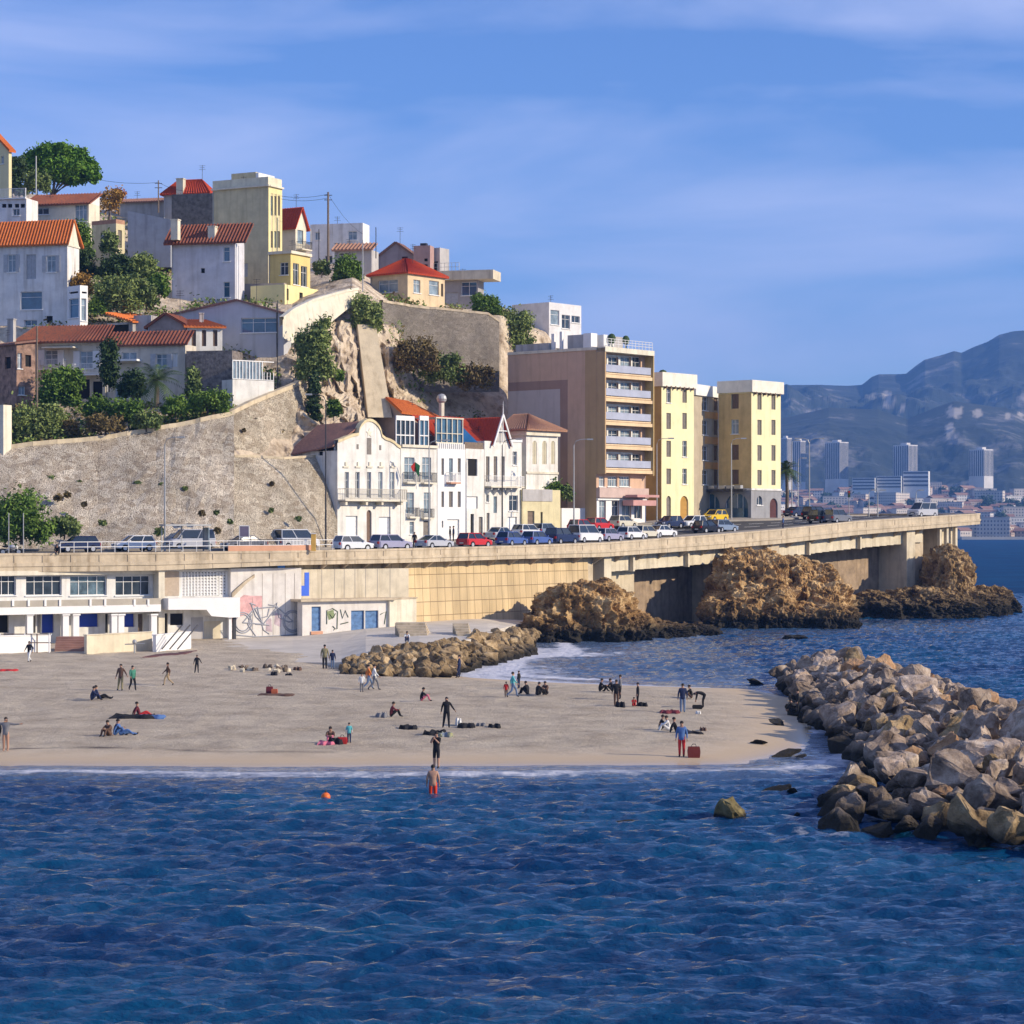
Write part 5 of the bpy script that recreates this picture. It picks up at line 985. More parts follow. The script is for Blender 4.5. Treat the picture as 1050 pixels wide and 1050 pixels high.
# ------------------------------------------------ brown apartment block
b = hb('apartment_block', 'tall brown apartment block with stacked balconies facing the sea', 'apartment building', 611.5, 278, RT, yb=541, yt=357, m=MAUVE, pr=662, pl=520.8)
for y0, y1 in ((365, 383), (391, 407), (415.5, 431), (440, 455), (464.5, 480)):
    for x0, x1, mm in ((614, 622, GLASSL), (623.5, 634, GLASS), (636, 647, GLASSL), (648.5, 657, GLASS)): b.win('R', x0, y0 + 1, x1, y1, 'win', pm=mm, mull=1, sill=False, dep=.28)
for x0, x1 in ((604 + 10, 620), (623, 633), (635, 646)): b.win('R', x0, 488.5, x1, 499, 'win', pm=GLASSL, mull=3)
for x0, x1, k in ((614, 621, 'win'), (627, 634.5, 'win'), (637.5, 647, 'door'), (650, 658, 'door')): b.win('R', x0, 513.5, x1, 532, k, pm=GLASS, mull=1, sill=False)
b.finish()
YB = [384, 408, 432, 456.3, 480.5]
for y in YB: b.balcony('R', 612.6, 659, y, depth=1.25, h=1.0, m=mat('apricot_slab', (.76, .56, .34), stain=.15), solid=mat('smoked_balcony_glass', (.42, .44, .52), rough=.25, var=.1))
b.skin('R', 611.6, 662, 511, 541, WP, out=.05, name='shopfront')
for y0, y1 in ((364, 384), (390, 408), (414.5, 432), (439, 456), (463.5, 480)): b.skin('R', 613, 648.3, y0, y1, WHITE, out=.02)
for i, y in enumerate(YB):
    m_ = MB(); u0, u1, z0, z1 = b.rect('R', 612.6, y + .2, 659, y + 5); b.box(m_, 'R', .05, b.w - .15, .004, 1.18, z0 - .0, z1 - .17); m_.build('slab_edge', MATS['apricot_slab'], b.root)
m_ = MB(); b.box(m_, 'R', b.w - .14, b.w, .004, 1.3, b.zz('R', 661, 488), b.zz('R', 661, 362)); m_.build('loggia_side', OCHRE, b.root)
m_ = MB(); b.box(m_, 'R', 0, .2, .004, 1.3, b.zz('R', 612, 486), b.zt); m_.build('loggia_side', STRIP, b.root)
m_ = MB(); b.box(m_, 'R', 0, b.w, .004, 1.35, b.zt - .45, b.zt + .15); b.box(m_, 'L', -.1, b.d, .004, .1, b.zt - .2, b.zt + .15); m_.build('cornice', CORN, b.root)
m_ = MB(); u0, u1, z0, z1 = b.rect('R', 611.6, 500.5, 660, 510.5); b.box(m_, 'R', 0, b.w, .004, .5, z0, z1); m_.build('spandrel', mat('pink_spandrel', (.56, .42, .36)), b.root)
m_ = MB(); u0, u1, z0, z1 = b.rect('R', 611.6, 511, 660, 513); b.box(m_, 'R', 0, b.w, .004, .25, z0, z1); m_.build('fascia', WP, b.root)
lz = lambda px, py: b.zz('L', px, py)
m_ = MB(); b.box(m_, 'L', b.up('L', 582), b.d - .02, .003, .02, b.zb, lz(550, 391)); m_.build('painted_band', MAUVED, b.root)
m_ = MB(); b.box(m_, 'L', b.up('L', 574.5), b.d - .04, .021, .04, b.zb, lz(550, 400)); m_.build('painted_panel', MAUVEG, b.root)
m_ = MB(); b.box(m_, 'L', .02, b.up('L', 600), .003, .02, b.zb, b.zt - .3); m_.build('painted_band', STRIP, b.root)
# roof structures
def onroof(b, u0, u1, v0, v1, h, m, name): mb = MB(); mb.ob(b.C, b.dr, b.dl, u0, u1, v0, v1, b.zt + .15, b.zt + .15 + h); return mb.build(name, m, b.root)
v = lambda px: b.up('L', px)
onroof(b, 1.5, 8, v(597), v(574), 1.75, GREYW, 'penthouse'); onroof(b, .8, 1.1, v(572), v(569.5), 2.2, WP, 'roof_post'); onroof(b, .8, 1.1, v(564), v(561), 2.0, WP, 'roof_post'); onroof(b, .5, 1.2, v(560), v(526), .9, GREYW, 'roof_wall')
onroof(b, 0, 1.2, v(606), v(598), 1.7, WP, 'roof_cabin'); onroof(b, 1.8, 3.8, .3, 1.6, 1.6, WP, 'roof_cabin')
rl = MB(); 
for i in range(15): q = b.G(lerp(.1, b.w - .1, i / 14), -1.1, b.zt + .15); rl.tube([q, q + Vector((0, 0, 1.0))], .03, 4)
for h in (1.0, .7, .4): rl.tube([b.G(.1, -1.1, b.zt + .15 + h), b.G(b.w - .1, -1.1, b.zt + .15 + h)], .03, 4)
rl.build('railing', WP, b.root)
for u, sz_ in ((3.0, .5), (5.8, .45)): mb = MB(); mb.ball(b.G(u, .0, b.zt + 1.3), sz_, 5, sq=(1, 1, 1.3)); mb.tube([b.G(u, 0, b.zt + .15), b.G(u, 0, b.zt + 1)], .1); mb.build('potted_shrub', LD, b.root)
# shop awning at its foot
aw = MB(); q = W(656, 511, 283.5); aw.ob(q, b.dr, b.n['R'], -3.4, 1.2, 0, 1.6, q.z - .9, q.z - .25); aw.ob(q, b.dr, b.n['R'], -3.0, 1.4, .1, 1.9, q.z + .1, q.z + .4)
o = setp(aw.build('shop_awning', mat('pink_awning', (.55, .30, .27))), 'faded pink awning over the shop at the foot of the brown block', 'awning')
# ------------------------------------------------ yellow blocks
def brackets(b, f, x0, x1, y, n):
    for i in range(n):
        m_ = MB(); u = b.up(f, lerp(x0, x1, (i + .5) / n)); z = b.zz(f, lerp(x0, x1, .5), y); b.box(m_, f, u - .1, u + .1, .003, .4, z - .35, z); m_.build('bracket', BROWN, b.root)
b = hb('apartment_block', 'narrow bright yellow apartment block with arched doors beside the brown one', 'apartment building', 678.3, 290, RT, yb=536, yt=396, m=YELLOW, pr=711.5, pl=658)
for y0, y1 in ((397.5, 413), (423.5, 440), (452, 468.5), (480.5, 496.5)):
    for x0, x1 in ((683.3, 688), (699.7, 704.3)): b.win('R', x0, y0, x1, y1, 'shut', pm=SHUT)
b.win('R', 683.3, 508.5, 688, 533, 'panel', pm=SHUT, arch=True); b.win('R', 697.5, 508.5, 705.8, 533, 'panel', pm=mat('amber_door', (.45, .25, .06)), arch=True); b.finish()
m_ = MB(); m_.ob(b.C, b.dr, b.dl, -.25, b.w + .25, -.35, .3, b.zt, b.zt + 1.75); m_.ob(b.C, b.dr, b.dl, -.25, .3, .3, b.d, b.zt, b.zt + 1.75); m_.ob(b.C, b.dr, b.dl, b.w - .1, b.w + .25, .3, b.d, b.zt, b.zt + 1.75); m_.build('parapet', mat('white_parapet', (.78, .73, .60), stain=.15), b.root); brackets(b, 'R', 679, 711, 396.5, 7)
m_ = MB(); b.box(m_, 'L', 0, b.d, .003, .02, b.zb, b.zt); m_.build('side_shade', mat('shaded_yellow', (.46, .33, .13), stain=.3), b.root)  # left side's shade put into the colour as a darker tan skin
mb = MB(); q = b.G(3, 2, b.zt + 1.7); mb.ball(q, .6, 5); mb.build('roof_shrub', LD, b.root)
b = hb('apartment_block', 'larger yellow corner block with shuttered windows and a grey arcade', 'apartment building', 770.5, 300, RT, yb=533, yt=402, m=YELLOW, pr=800.5, pl=736.6)
for y0, y1 in ((404.5, 420), (430.5, 446), (456.5, 472.5), (482, 497.5)):
    for x0, x1 in ((776.6, 781), (791, 795.2)): b.win('R', x0, y0, x1, y1, 'shut', pm=SHUT)
    b.win('L', 750, y0 - .5, 757.6, y1 - 1, 'shut' if y0 != 430.5 else 'win', pm=BROWN if y0 != 430.5 else GLASSL)
b.finish(); m_ = MB(); m_.ob(b.C, b.dr, b.dl, -.3, b.w + .25, -.35, .3, b.zt, b.zt + 1.55); m_.ob(b.C, b.dr, b.dl, -.3, .3, .3, b.d, b.zt, b.zt + 1.55); m_.ob(b.C, b.dr, b.dl, b.w - .1, b.w + .25, .3, b.d + 3, b.zt, b.zt + 1.55); m_.build('parapet', MATS['white_parapet'], b.root); brackets(b, 'R', 771, 800, 402.8, 6)
b.skin('L', 736, 770.4, 404, 540, OCHRE, out=.02)  # shaded left side of the yellow block, coloured darker with ochre
# recessed wing (faces the sea side from behind the corner block)
cb = b; wing = Bd('wing', None, None, 736.6, 304, RT, yb=533, yt=402, m=mat('grey_beige_wing', (.44, .37, .27), stain=.3), w=.5, d=.5)
bpy.data.objects.remove(wing.root)
p0 = cb.G(0, cb.d, 0); C2 = W(711, 533, 299); dv = Vector((p0.x - C2.x, p0.y + 2.5 - C2.y, 0)); ang = math.degrees(math.atan2(dv.y, dv.x))
wg = Bd('wing', None, None, 711.5, 299, ang, yb=533, yt=405, m=MATS['grey_beige_wing'], w=dv.length + .3, d=6, root=cb.root)
for y0, y1 in ((405.5, 421), (431, 446), (457, 472), (482, 497)):
    wg.win('R', 720, y0, 725.5, y1, 'win', pm=GLASS); wg.win('R', 732, y0, 735.8, y1, 'shut', pm=BROWN)
wg.finish()
for y0, y1 in ((422.5, 429.5), (448, 455.5), (474, 481)):
    m_ = MB(); u0, u1, z0, z1 = wg.rect('R', 722.5, y0, 736, y1); wg.box(m_, 'R', u0, min(u1, wg.w - .1), .003, .05, z0, z1); m_.build('orange_panel', ORANGEP, cb.root)
m_ = MB(); m_.ob(wg.C, wg.dr, wg.dl, 0, wg.w, -.3, .3, wg.zt, wg.zt + 1.4); m_.build('parapet', PALEW, cb.root)
# grey arcade restaurant
b = hb('restaurant', 'grey ground floor restaurant with round arches and a dark awning', 'restaurant', 770.2, 299.2, RT, yb=533, yt=501.5, m=GREYS, pr=800.9, pl=711.5, ext=1)
b.win('L', 715.5, 506, 738, 532, 'door', pm=GLASSB, mull=3, arch=True); b.win('L', 744, 506, 767, 532, 'door', pm=GLASSB, mull=3, arch=True); b.win('R', 776, 508.5, 781.6, 518, 'win', arch=True); b.win('R', 789.4, 511, 797.4, 532, 'panel', pm=mat('maroon_door', (.10, .04, .04)), arch=True); b.finish()
m_ = MB(); n_ = 16; u0, u1, z0, z1 = b.rect('L', 713, 500.5, 766, 506.5)
for i in range(n_): a_, c_ = lerp(u0, u1, i / n_), lerp(u0, u1, (i + 1) / n_); b.box(m_, 'L', a_, c_ - .02, .01, .9, z1 - .25, z1 - .15); b.box(m_, 'L', a_, c_ - .02, .86, .9, z1 - .5, z1 - .26)
m_.build('awning', DMETAL, b.root)
m_ = MB(); b.box(m_, 'L', u0, u1, .7, .74, b.z0, b.z0 + 1.5); m_.build('glass_screen', GLASSB, b.root)
m_ = MB(); b.box(m_, 'R', -.05, b.w, .003, .12, b.zt - .15, b.zt + .1); b.box(m_, 'L', -.1, b.d, .003, .12, b.zt - .15, b.zt + .1); m_.build('string_course', PALEW, b.root)
for x in (722, 733, 744, 752, 760): m_ = MB(); u = b.up('L', x); b.box(m_, 'L', u - .5, u + .5, .3, .9, b.zt + .1, b.zt + .5); m_.build('roof_unit', METAL, b.root)
# ------------------------------------------------ beach buildings under the road
pl_ = [W(232, 0, 188), W(330, 0, 192), W(352, 0, 188), (W(430, 0, 190)), W(482, 0, 197), W(500, 0, 208), W(512, 0, 222), W(560, 0, 246), W(560, 0, 262), W(232, 0, 232)]
A3 = []
for px, Yf, zf, Yb_, zk in ((228, 184, .78, 226, 1.15), (300, 185, .78, 226, 1.25), (335, 184, .82, 228, 1.45), (350, 182, .95, 230, 1.6), (375, 184, 1.5, 232, 1.8), (430, 190, 1.95, 236, 2.1), (482, 197, 2.0, 244, 2.15), (500, 208, 1.9, 248, 2.1), (512, 222, 1.8, 250, 2.0), (545, 246, 1.6, 255, 1.8)):
    A3.append([((px - 525) / F * Yf, Yf, zf - 2.5), ((px - 525) / F * Yf, Yf, zf)] + [((px - 525) / F * lerp(Yf, Yb_, t_), lerp(Yf, Yb_, t_), lerp(zf, zk, min(1, t_ * 1.3))) for t_ in (.12, .3, .45, .77, 1)])
A3 = np.array(A3).transpose(1, 0, 2); grid_obj('promenade', A3[..., 0], A3[..., 1], A3[..., 2], mat('promenade_concrete', (.58, .52, .43), stain=0, var=.15, sc=.4, bump=.01), smooth=False, kind='structure', label='grey concrete promenade and ramp above the sand')
b = Bd('beach_club', 'long white beach club with big windows and blue shutters under the road', 'building', -120, 199.6, 33.5, yb=660, yt=587.5, m=WHITE, pr=158, d=5)
for x0, x1 in ((-95, -60), (-52, -20), (-12, 16.5), (26.7, 63.3), (72, 109.5), (118.5, 154)): b.win('R', x0, 590.3, x1, 610.5, 'win', pm=GLASS if x0 != 72 else mat('curtained_glass', (.10, .15, .18), rough=.15, var=.7, sc=1.0, spec=.7), mull=3, dep=.25)
for x0, x1, k, mm in ((-60, -30, 'panel', BLUEP), (-10, 9, 'open', None), (27.5, 36.5, 'open', None), (38, 42, 'panel', GREYW), (43, 55.5, 'panel', BLUEP), (64.5, 68, 'open', None), (74, 101, 'panel', BLUEP), (108, 111, 'open', None), (119, 138, 'panel', BLUEP), (141.5, 147, 'panel', WOOD)):
    b.win('R', x0, 629.5, x1, 643 if mm is BLUEP and x0 > 70 else 649, k, pm=mm or GLASS, sill=False, dep=.28)
b.finish()
for x in (-20, 23.5, 60, 70.5, 109.5, 116.5, 150):
    m_ = MB(); u = b.up('R', x); b.box(m_, 'R', u - .28, u + .28, 1.2, 1.7, b.zb, b.zz('R', x, 629)); b.box(m_, 'R', u - .36, u + .36, 1.1, 1.8, b.zz('R', x, 630.5), b.zz('R', x, 628.8)); m_.build('column', WP, b.root)
m_ = MB(); b.box(m_, 'R', 0, b.w - .2, .003, 1.9, b.zz('R', 60, 628.5), b.zz('R', 60, 621)); m_.build('terrace_slab', WP, b.root)
m_ = MB(); b.box(m_, 'R', 0, b.w - .2, 1.7, 1.85, b.zz('R', 60, 620.9), b.zz('R', 60, 614.5)); m_.build('balustrade', mat('taupe_panel', (.42, .38, .31)), b.root)
for x in (-60, -30, 5, 21, 38, 53, 84, 99, 129, 143):
    m_ = MB(); u = b.up('R', x); b.box(m_, 'R', u - .1, u + .1, 1.86, 1.95, b.zz('R', x, 620.9), b.zz('R', x, 614)); m_.build('post', WP, b.root)
m_ = MB(); b.box(m_, 'R', 0, b.w, .26, .6, b.zt - .35, b.zt + .05); m_.build('fascia', CORN, b.root)
m_ = MB(); b.box(m_, 'R', b.w - .1, b.w + .5, -1, 1.2, b.zb, b.zt); m_.build('end_pier', CREAM, b.root)
# low terrace walls in front
TCR = mat('terrace_cream', (.66, .58, .42), stain=.3)
def lowwall(name, label, x0, x1, Y0, Y1, yt, yb, m, th=.3, cat='wall', z1=None):
    a, c = W(x0, yb, Y0), W(x1, yb, Y1); d = Vector((c.x - a.x, c.y - a.y, 0)); ln = d.length; d.normalize(); n_ = Vector((d.y, -d.x, 0)); mb = MB(); zt = W(0, yt, (Y0 + Y1) / 2).z
    mb.ob(a, d, n_, 0, ln, -th, 0, .3, zt); mb.ob(a, d, n_, -.05, ln + .05, -th - .06, .06, zt, zt + .08); return setp(mb.build(name, m), label, cat)
lowwall('terrace_wall', 'low cream terrace wall in front of the blue shutters', 89, 156, 190, 196, 650, 668, TCR)
lowwall('terrace_wall', 'low white terrace wall at the far left of the beach club', -60, 52, 186, 193, 653, 668, WP)
mb = MB()
for i in range(6): a = W(56 + i * .3, 0, 193 + i * .55); c = W(91, 0, 193 + i * .55); mb.box(a.x, c.x, 193 + i * .55, 197, .4, 1.25 + (i + 1) * .17)
setp(mb.build('steps', mat('red_brick_steps', (.36, .20, .15), var=.2)), 'reddish brick steps leading up from the sand to the beach club', 'steps')
pr_ = empty('railing', W(25, 655, 194), 'white railing with crossed bars before the left terrace', 'railing'); 
for i in range(6):
    m_ = MB(); q = W(-12 + i * 12.5, 0, 191.6); m_.tube([(q.x, q.y, 1.0), (q.x, q.y, 2.75)], .06); m_.build('post', WP if i % 2 else BROWN, pr_)
m_ = MB(); q, q2 = W(-12, 0, 191.6), W(52, 0, 191.6)
for z in (2.7, 2.0): m_.tube([(q.x, q.y, z), (q2.x, q2.y, z)], .045)
m_.build('rail', BROWN, pr_)
mb = MB(); q = W(138, 664, 191); mb.tube([(q.x, q.y, 1.0), (q.x, q.y, 2.0)], .08); mb.ball((q.x, q.y, 2.1), .2, 5); mb.tube([(q.x - .8, q.y, 1.9), (q.x + .8, q.y, 1.95)], .05); setp(mb.build('beach_shower', METAL), 'small beach shower post before the cream terrace wall', 'shower')
# lattice stair block
b = Bd('stair_block', 'white block with a pierced lattice screen and jutting canopy', 'building', 160, 213.4, 31, yb=655, yt=584.5, m=WHITE, pr=237, d=4)
b.win('R', 186.5, 584.8 + 1.5, 222, 611, 'open', dep=.28); b.win('R', 224.5, 587, 232, 611, 'open', dep=.28); b.win('R', 162, 629, 172, 650, 'open'); b.win('R', 174.5, 629, 188, 641, 'open'); b.finish()
m_ = MB(); u0, u1, z0, z1 = b.rect('R', 186.5, 586.3, 232, 611)
for i in range(15): u = lerp(u0, u1, i / 14); b.box(m_, 'R', u - .055, u + .055, -.12, .01, z0, z1)
for i in range(9): z = lerp(z0, z1, i / 8); b.box(m_, 'R', u0, u1, -.10, .0, z - .045, z + .045)
for i in range(14):
    for j in range(8): b.box(m_, 'R', lerp(u0, u1, (i + .25) / 14), lerp(u0, u1, (i + .75) / 14), -.09, -.03, lerp(z0, z1, (j + .3) / 8), lerp(z0, z1, (j + .55) / 8))
m_.build('lattice_screen', WP, b.root)
b.skin('R', 165, 183.5, 586, 611, mat('tiled_panel', (.46, .37, .28), var=.1, sc=3), out=.06, name='tiled_panel')
pf = [(163, 613), (236, 612), (236, 632), (226, 632.5), (207, 631), (202, 624.5), (163, 624.5)]; m_ = MB(); A_ = []; B_ = []
for x, y in pf: u, z = b.up('R', x), b.zz('R', x, y); A_.append(Vector((b.C.x, b.C.y, 0)) + b.dr * u + b.n['R'] * .004 + Vector((0, 0, z))); B_.append(A_[-1] + b.n['R'] * 2.2)
n_ = len(A_); m_.face(B_); m_.face(A_[::-1])
for i in range(n_): m_.face([A_[i], A_[(i + 1) % n_], B_[(i + 1) % n_], B_[i]])
m_.build('canopy', WP, b.root); b.skin('R', 196, 208, 633, 655, GREYW, out=.04, name='grey_panel'); b.skin('R', 209, 226, 637, 655, TCR, out=.04, name='cream_panel')
for x in (227.5, 232): m_ = MB(); u = b.up('R', x); b.box(m_, 'R', u - .14, u + .14, 1.6, 1.9, b.zb, b.zz('R', x, 632)); m_.build('post', WP if x < 230 else DMETAL, b.root)
# graffiti wall
GRAFW = mat('worn_white_wall', (.70, .66, .60), stain=.35, var=.1, sc=1.2)
b = Bd('graffiti_wall', 'worn white wall painted with a large sketched bicycle and a pink patch', 'wall', 236.5, 216.6, 31, yb=657, yt=583, m=GRAFW, pr=309, d=.6); b.finish()
P = lambda x, y, o=.02: Vector((b.C.x, b.C.y, 0)) + b.dr * b.up('R', x) + b.n['R'] * o + Vector((0, 0, b.zz('R', x, y)))
GL = mat('graffiti_line', (.36, .37, .40), var=.2, sc=4); m_ = MB()
def ln(pts, r=.035): m_.tube([P(x, y) for x, y in pts], r, 4)
for cx, cy, rx, ry in ((248.8, 638.5, 9.3, 10.5), (248.8, 638.5, 7.2, 8.5), (300, 637, 10, 11), (300, 637, 8.3, 9.3)): ln([(cx + rx * math.cos(k * PI / 12), cy + ry * math.sin(k * PI / 12)) for k in range(25)], .06)
for seg in ([(248.8, 638.5), (261, 624)], [(261, 624), (284, 622)], [(284, 622), (300, 637)], [(257, 618), (262, 632), (270, 640)], [(270, 640), (284, 622)], [(270, 640), (248.8, 638.5)], [(261, 624), (270, 640)], [(256, 618.5), (262, 620.5)], [(275, 620), (281, 621), (284, 618), (283, 623)], [(284, 622), (286, 633), (296, 638), (300, 637)], [(240, 642), (234, 643), (238, 648)], [(266, 630), (270, 646), (276, 650)], [(262, 640), (276, 641)], [(258, 630), (254, 640), (262, 652)], [(264, 622), (266, 634), (274, 632), (276, 624)], [(240, 651), (262, 653), (285, 652), (306, 650)]): ln(seg, .06)
for k in range(8): a = k * PI / 4; ln([(300, 637), (300 + 8 * math.cos(a), 637 + 9 * math.sin(a))], .012)
for y in (636, 640, 644): ln([(310 - 1.2, y - .4), (308.8, y)], .03)
m_.build('bicycle_drawing', GL, b.root); m_ = MB(); q = [(236.8, 612 + 8), (250, 610), (258, 611), (269, 611), (269, 625), (262, 622), (254, 630), (240, 634), (236.8, 640)]; m_.face([P(x, y, .012) for x, y in q]); m_.build('pink_paint', mat('pink_paint', (.62, .36, .34), var=.3, sc=1.5), b.root)
m_ = MB(); m_.face([P(x, y, .012) for x, y in ((273, 635), (278, 634), (279, 648), (272.5, 647))]); m_.face([P(x, y, .012) for x, y in ((282, 628), (289, 630), (288, 643), (281, 640))]); m_.build('pink_paint', mat('dusty_mauve_paint', (.48, .38, .40), var=.3, sc=1.5), b.root)
m_ = MB()
for x in (259, 269, 280, 292.5, 302): m_.tube([P(x, 588 if x > 265 else 612, .01), P(x, 656, .01)], .02, 4)
m_.build('wall_joint', mat('joint_line', (.40, .36, .30)), b.root)
m_ = MB(); st = [(237, 613), (246, 604), (253, 597), (260, 592), (260, 589), (250, 596), (241, 604), (237, 608)]; A_ = [P(x, y, .01) for x, y in st]; B_ = [p + b.n['R'] * .25 for p in A_]; m_.face(B_)
for i in range(8): m_.face([A_[i], A_[(i + 1) % 8], B_[(i + 1) % 8], B_[i]])
m_.build('stair_string', CONC, b.root)
# wall over the cabins, blue stripe
b = Bd('upper_wall', 'pale upper wall with a bright blue painted corner above the cabins', 'wall', 303, 220.4, 33, yb=652, yt=584, m=CONCL, pr=419, d=.4); b.finish()
m_ = MB()
for x0, y0, x1, y1 in ((312.2, 587, 316.8, 600.5), (305, 600.5, 316.8, 611)): u0, u1, z0, z1 = b.rect('R', x0, y0, x1, y1); b.box(m_, 'R', max(0, u0), u1, .004, .03, z0, z1)
m_.build('blue_paint', BLUEB, b.root); m_ = MB(); u0, u1, z0, z1 = b.rect('R', 304, 613, 309, 629); b.box(m_, 'R', u0, u1, .004, .03, z0, z1); m_.build('door', DARK, b.root)
for x in (330, 343, 353, 364, 375, 387, 400): m_ = MB(); u = b.up('R', x); b.box(m_, 'R', u - .03, u + .03, .003, .015, b.z0, b.zt); m_.build('wall_joint', MATS['joint_line'], b.root)
b = Bd('cabin', 'low white changing cabin with faded blue doors and scrawled graffiti', 'cabin', 310, 218.6, 33, yb=652, yt=617, m=GRAFW, pr=399, d=1.0)
b.win('R', 319.5, 622, 329, 647, 'panel', pm=BLUED, sill=False); b.win('R', 360, 626, 373.5, 649.5, 'panel', pm=BLUED, sill=False); b.win('R', 374.5, 626, 388, 649.5, 'panel', pm=BLUED, sill=False); b.finish()
m_ = MB(); m_.ob(b.C, b.dr, b.dl, -.4, b.w + .6, -.5, 2.4, b.zt + .002, b.zt + .22); m_.build('roof', CONC, b.root); b.skin('R', 318.5, 330.5, 647.3, 650.5, SALMON, out=.12, name='step')
P = lambda x, y, o=.02: Vector((b.C.x, b.C.y, 0)) + b.dr * b.up('R', x) + b.n['R'] * o + Vector((0, 0, b.zz('R', x, y)))
m_ = MB()
for pts in ([(335, 640), (335, 626), (341, 624), (346, 627), (345.5, 645)], [(338, 630), (341, 634), (344, 629)], [(349, 625), (351, 634), (354, 626), (357, 633)], [(349, 640), (357, 638)], [(390, 630), (396, 627), (394, 640)], [(341, 642), (344, 645), (342, 646)]): ln(pts, .05)
m_.build('graffiti', mat('green_black_graffiti', (.10, .13, .08), var=.4), b.root)
m_ = MB(); m_.face([P(x, y, .012) for x, y in ((335, 627), (342, 625), (343, 633), (337, 636))]); m_.build('graffiti', mat('green_graffiti', (.25, .30, .15), var=.4, sc=3), b.root)
b = Bd('cabin_annex', 'plain cream blockhouse adjoining the blue doored cabin', 'cabin', 399.5, 223.4, 50, yb=650, yt=614.5, m=CREAM, pr=427, d=1.0); b.finish(); m_ = MB(); m_.ob(b.C, b.dr, b.dl, -.1, b.w + .1, -.1, 1.1, b.zt + .002, b.zt + .12); m_.build('roof', CONC, b.root)
for (x0, x1, Y, lab) in ((404, 438, 204, 'wide concrete steps with dark treads beside the cream blockhouse'), (463, 482, 203, 'narrow concrete steps with dark treads above the rock pile')):
    mb = MB()
    for i in range(5): a, c = W(x0 + (5 - i) * 1.1, 0, Y + i * 1.0), W(x1 - i * .5, 0, Y + i * 1.0); mb.box(a.x, c.x, Y + i * 1.0, Y + 6, 1.7, 1.98 + (i + 1) * .19)
    setp(mb.build('steps', CONC), lab, 'steps')
mb = MB(); q = W(158, 668, 190.5); mb.prism([W(146, 0, 186), W(186, 0, 190), W(202, 0, 196), W(160, 0, 190)], .6, 1.15); setp(mb.build('rubber_mat', mat('dark_red_mat', (.12, .05, .05))), 'dark red mat laid on the sand below the white stair block', 'mat')
lowwall('stair_parapet', 'white stair parapet climbing from the sand by the lattice block', 160, 196, 194, 200, 650, 664, WP)
mb = MB()
for i in range(3): q = W(166 + i * 8, 0, 193); mb.tube([(q.x, q.y, 1.4), (q.x + 1.4, q.y + 2, 3.3)], .06)
setp(mb.build('handrail', DMETAL), 'dark sloping handrails by the white stair block', 'handrail')
# ------------------------------------------------ cars
def paint(n, c, r=.25): return mat('car_paint_' + n, c, rough=r, var=.04, spec=.6)
PT = {'white': paint('white', (.72, .73, .74)), 'silver': paint('silver', (.45, .46, .50)), 'navy': paint('navy', (.02, .03, .08)), 'blue': paint('blue', (.07, .12, .34)), 'red': paint('red', (.55, .03, .03)), 'darkred': paint('darkred', (.22, .01, .02)), 'black': paint('black', (.012, .012, .015)), 'grey': paint('grey', (.16, .17, .20)), 'lilac': paint('lilac', (.33, .32, .44)), 'steel': paint('steel', (.20, .26, .36)), 'yellow': paint('yellow', (.75, .50, .03)), 'cream': paint('cream', (.62, .58, .46)), 'teal': paint('teal', (.22, .42, .52))}
TYRE = mat('tyre_rubber', (.015, .015, .016), var=.1); RIM = mat('wheel_rim', (.55, .55, .56), rough=.35, metal=.6, var=.05); CGL = mat('car_glass', (.02, .028, .035), rough=.06, var=.1, spec=.9); LAMP = mat('headlamp_glass', (.75, .76, .78), rough=.15, var=.03); TAIL = mat('tail_lamp', (.45, .02, .02), rough=.3, var=.05); PLATE = mat('number_plate', (.75, .73, .6), var=.02); TRIM = mat('black_trim', (.02, .02, .02), var=.05)
KIND = {'hatch': dict(L=4.0, H=1.47, w=.86, belt=.92, hood=1.18, cab=(-1.85, -1.55, .25, 1.0), bonnet=.80), 'estate': dict(L=4.45, H=1.5, w=.88, belt=.94, hood=1.2, cab=(-2.08, -1.8, .35, 1.12), bonnet=.83), 'saloon': dict(L=4.5, H=1.42, w=.88, belt=.92, hood=1.2, cab=(-1.55, -.85, .35, 1.15), bonnet=.82), 'suv': dict(L=4.4, H=1.72, w=.92, belt=1.08, hood=1.2, cab=(-2.05, -1.85, .45, 1.05), bonnet=1.0), 'van': dict(L=4.7, H=1.95, w=.95, belt=1.12, hood=.8, cab=(-2.25, -2.15, .9, 1.7), bonnet=1.0), 'coupe': dict(L=4.3, H=1.34, w=.88, belt=.88, hood=1.3, cab=(-1.75, -.7, .1, 1.0), bonnet=.78)}
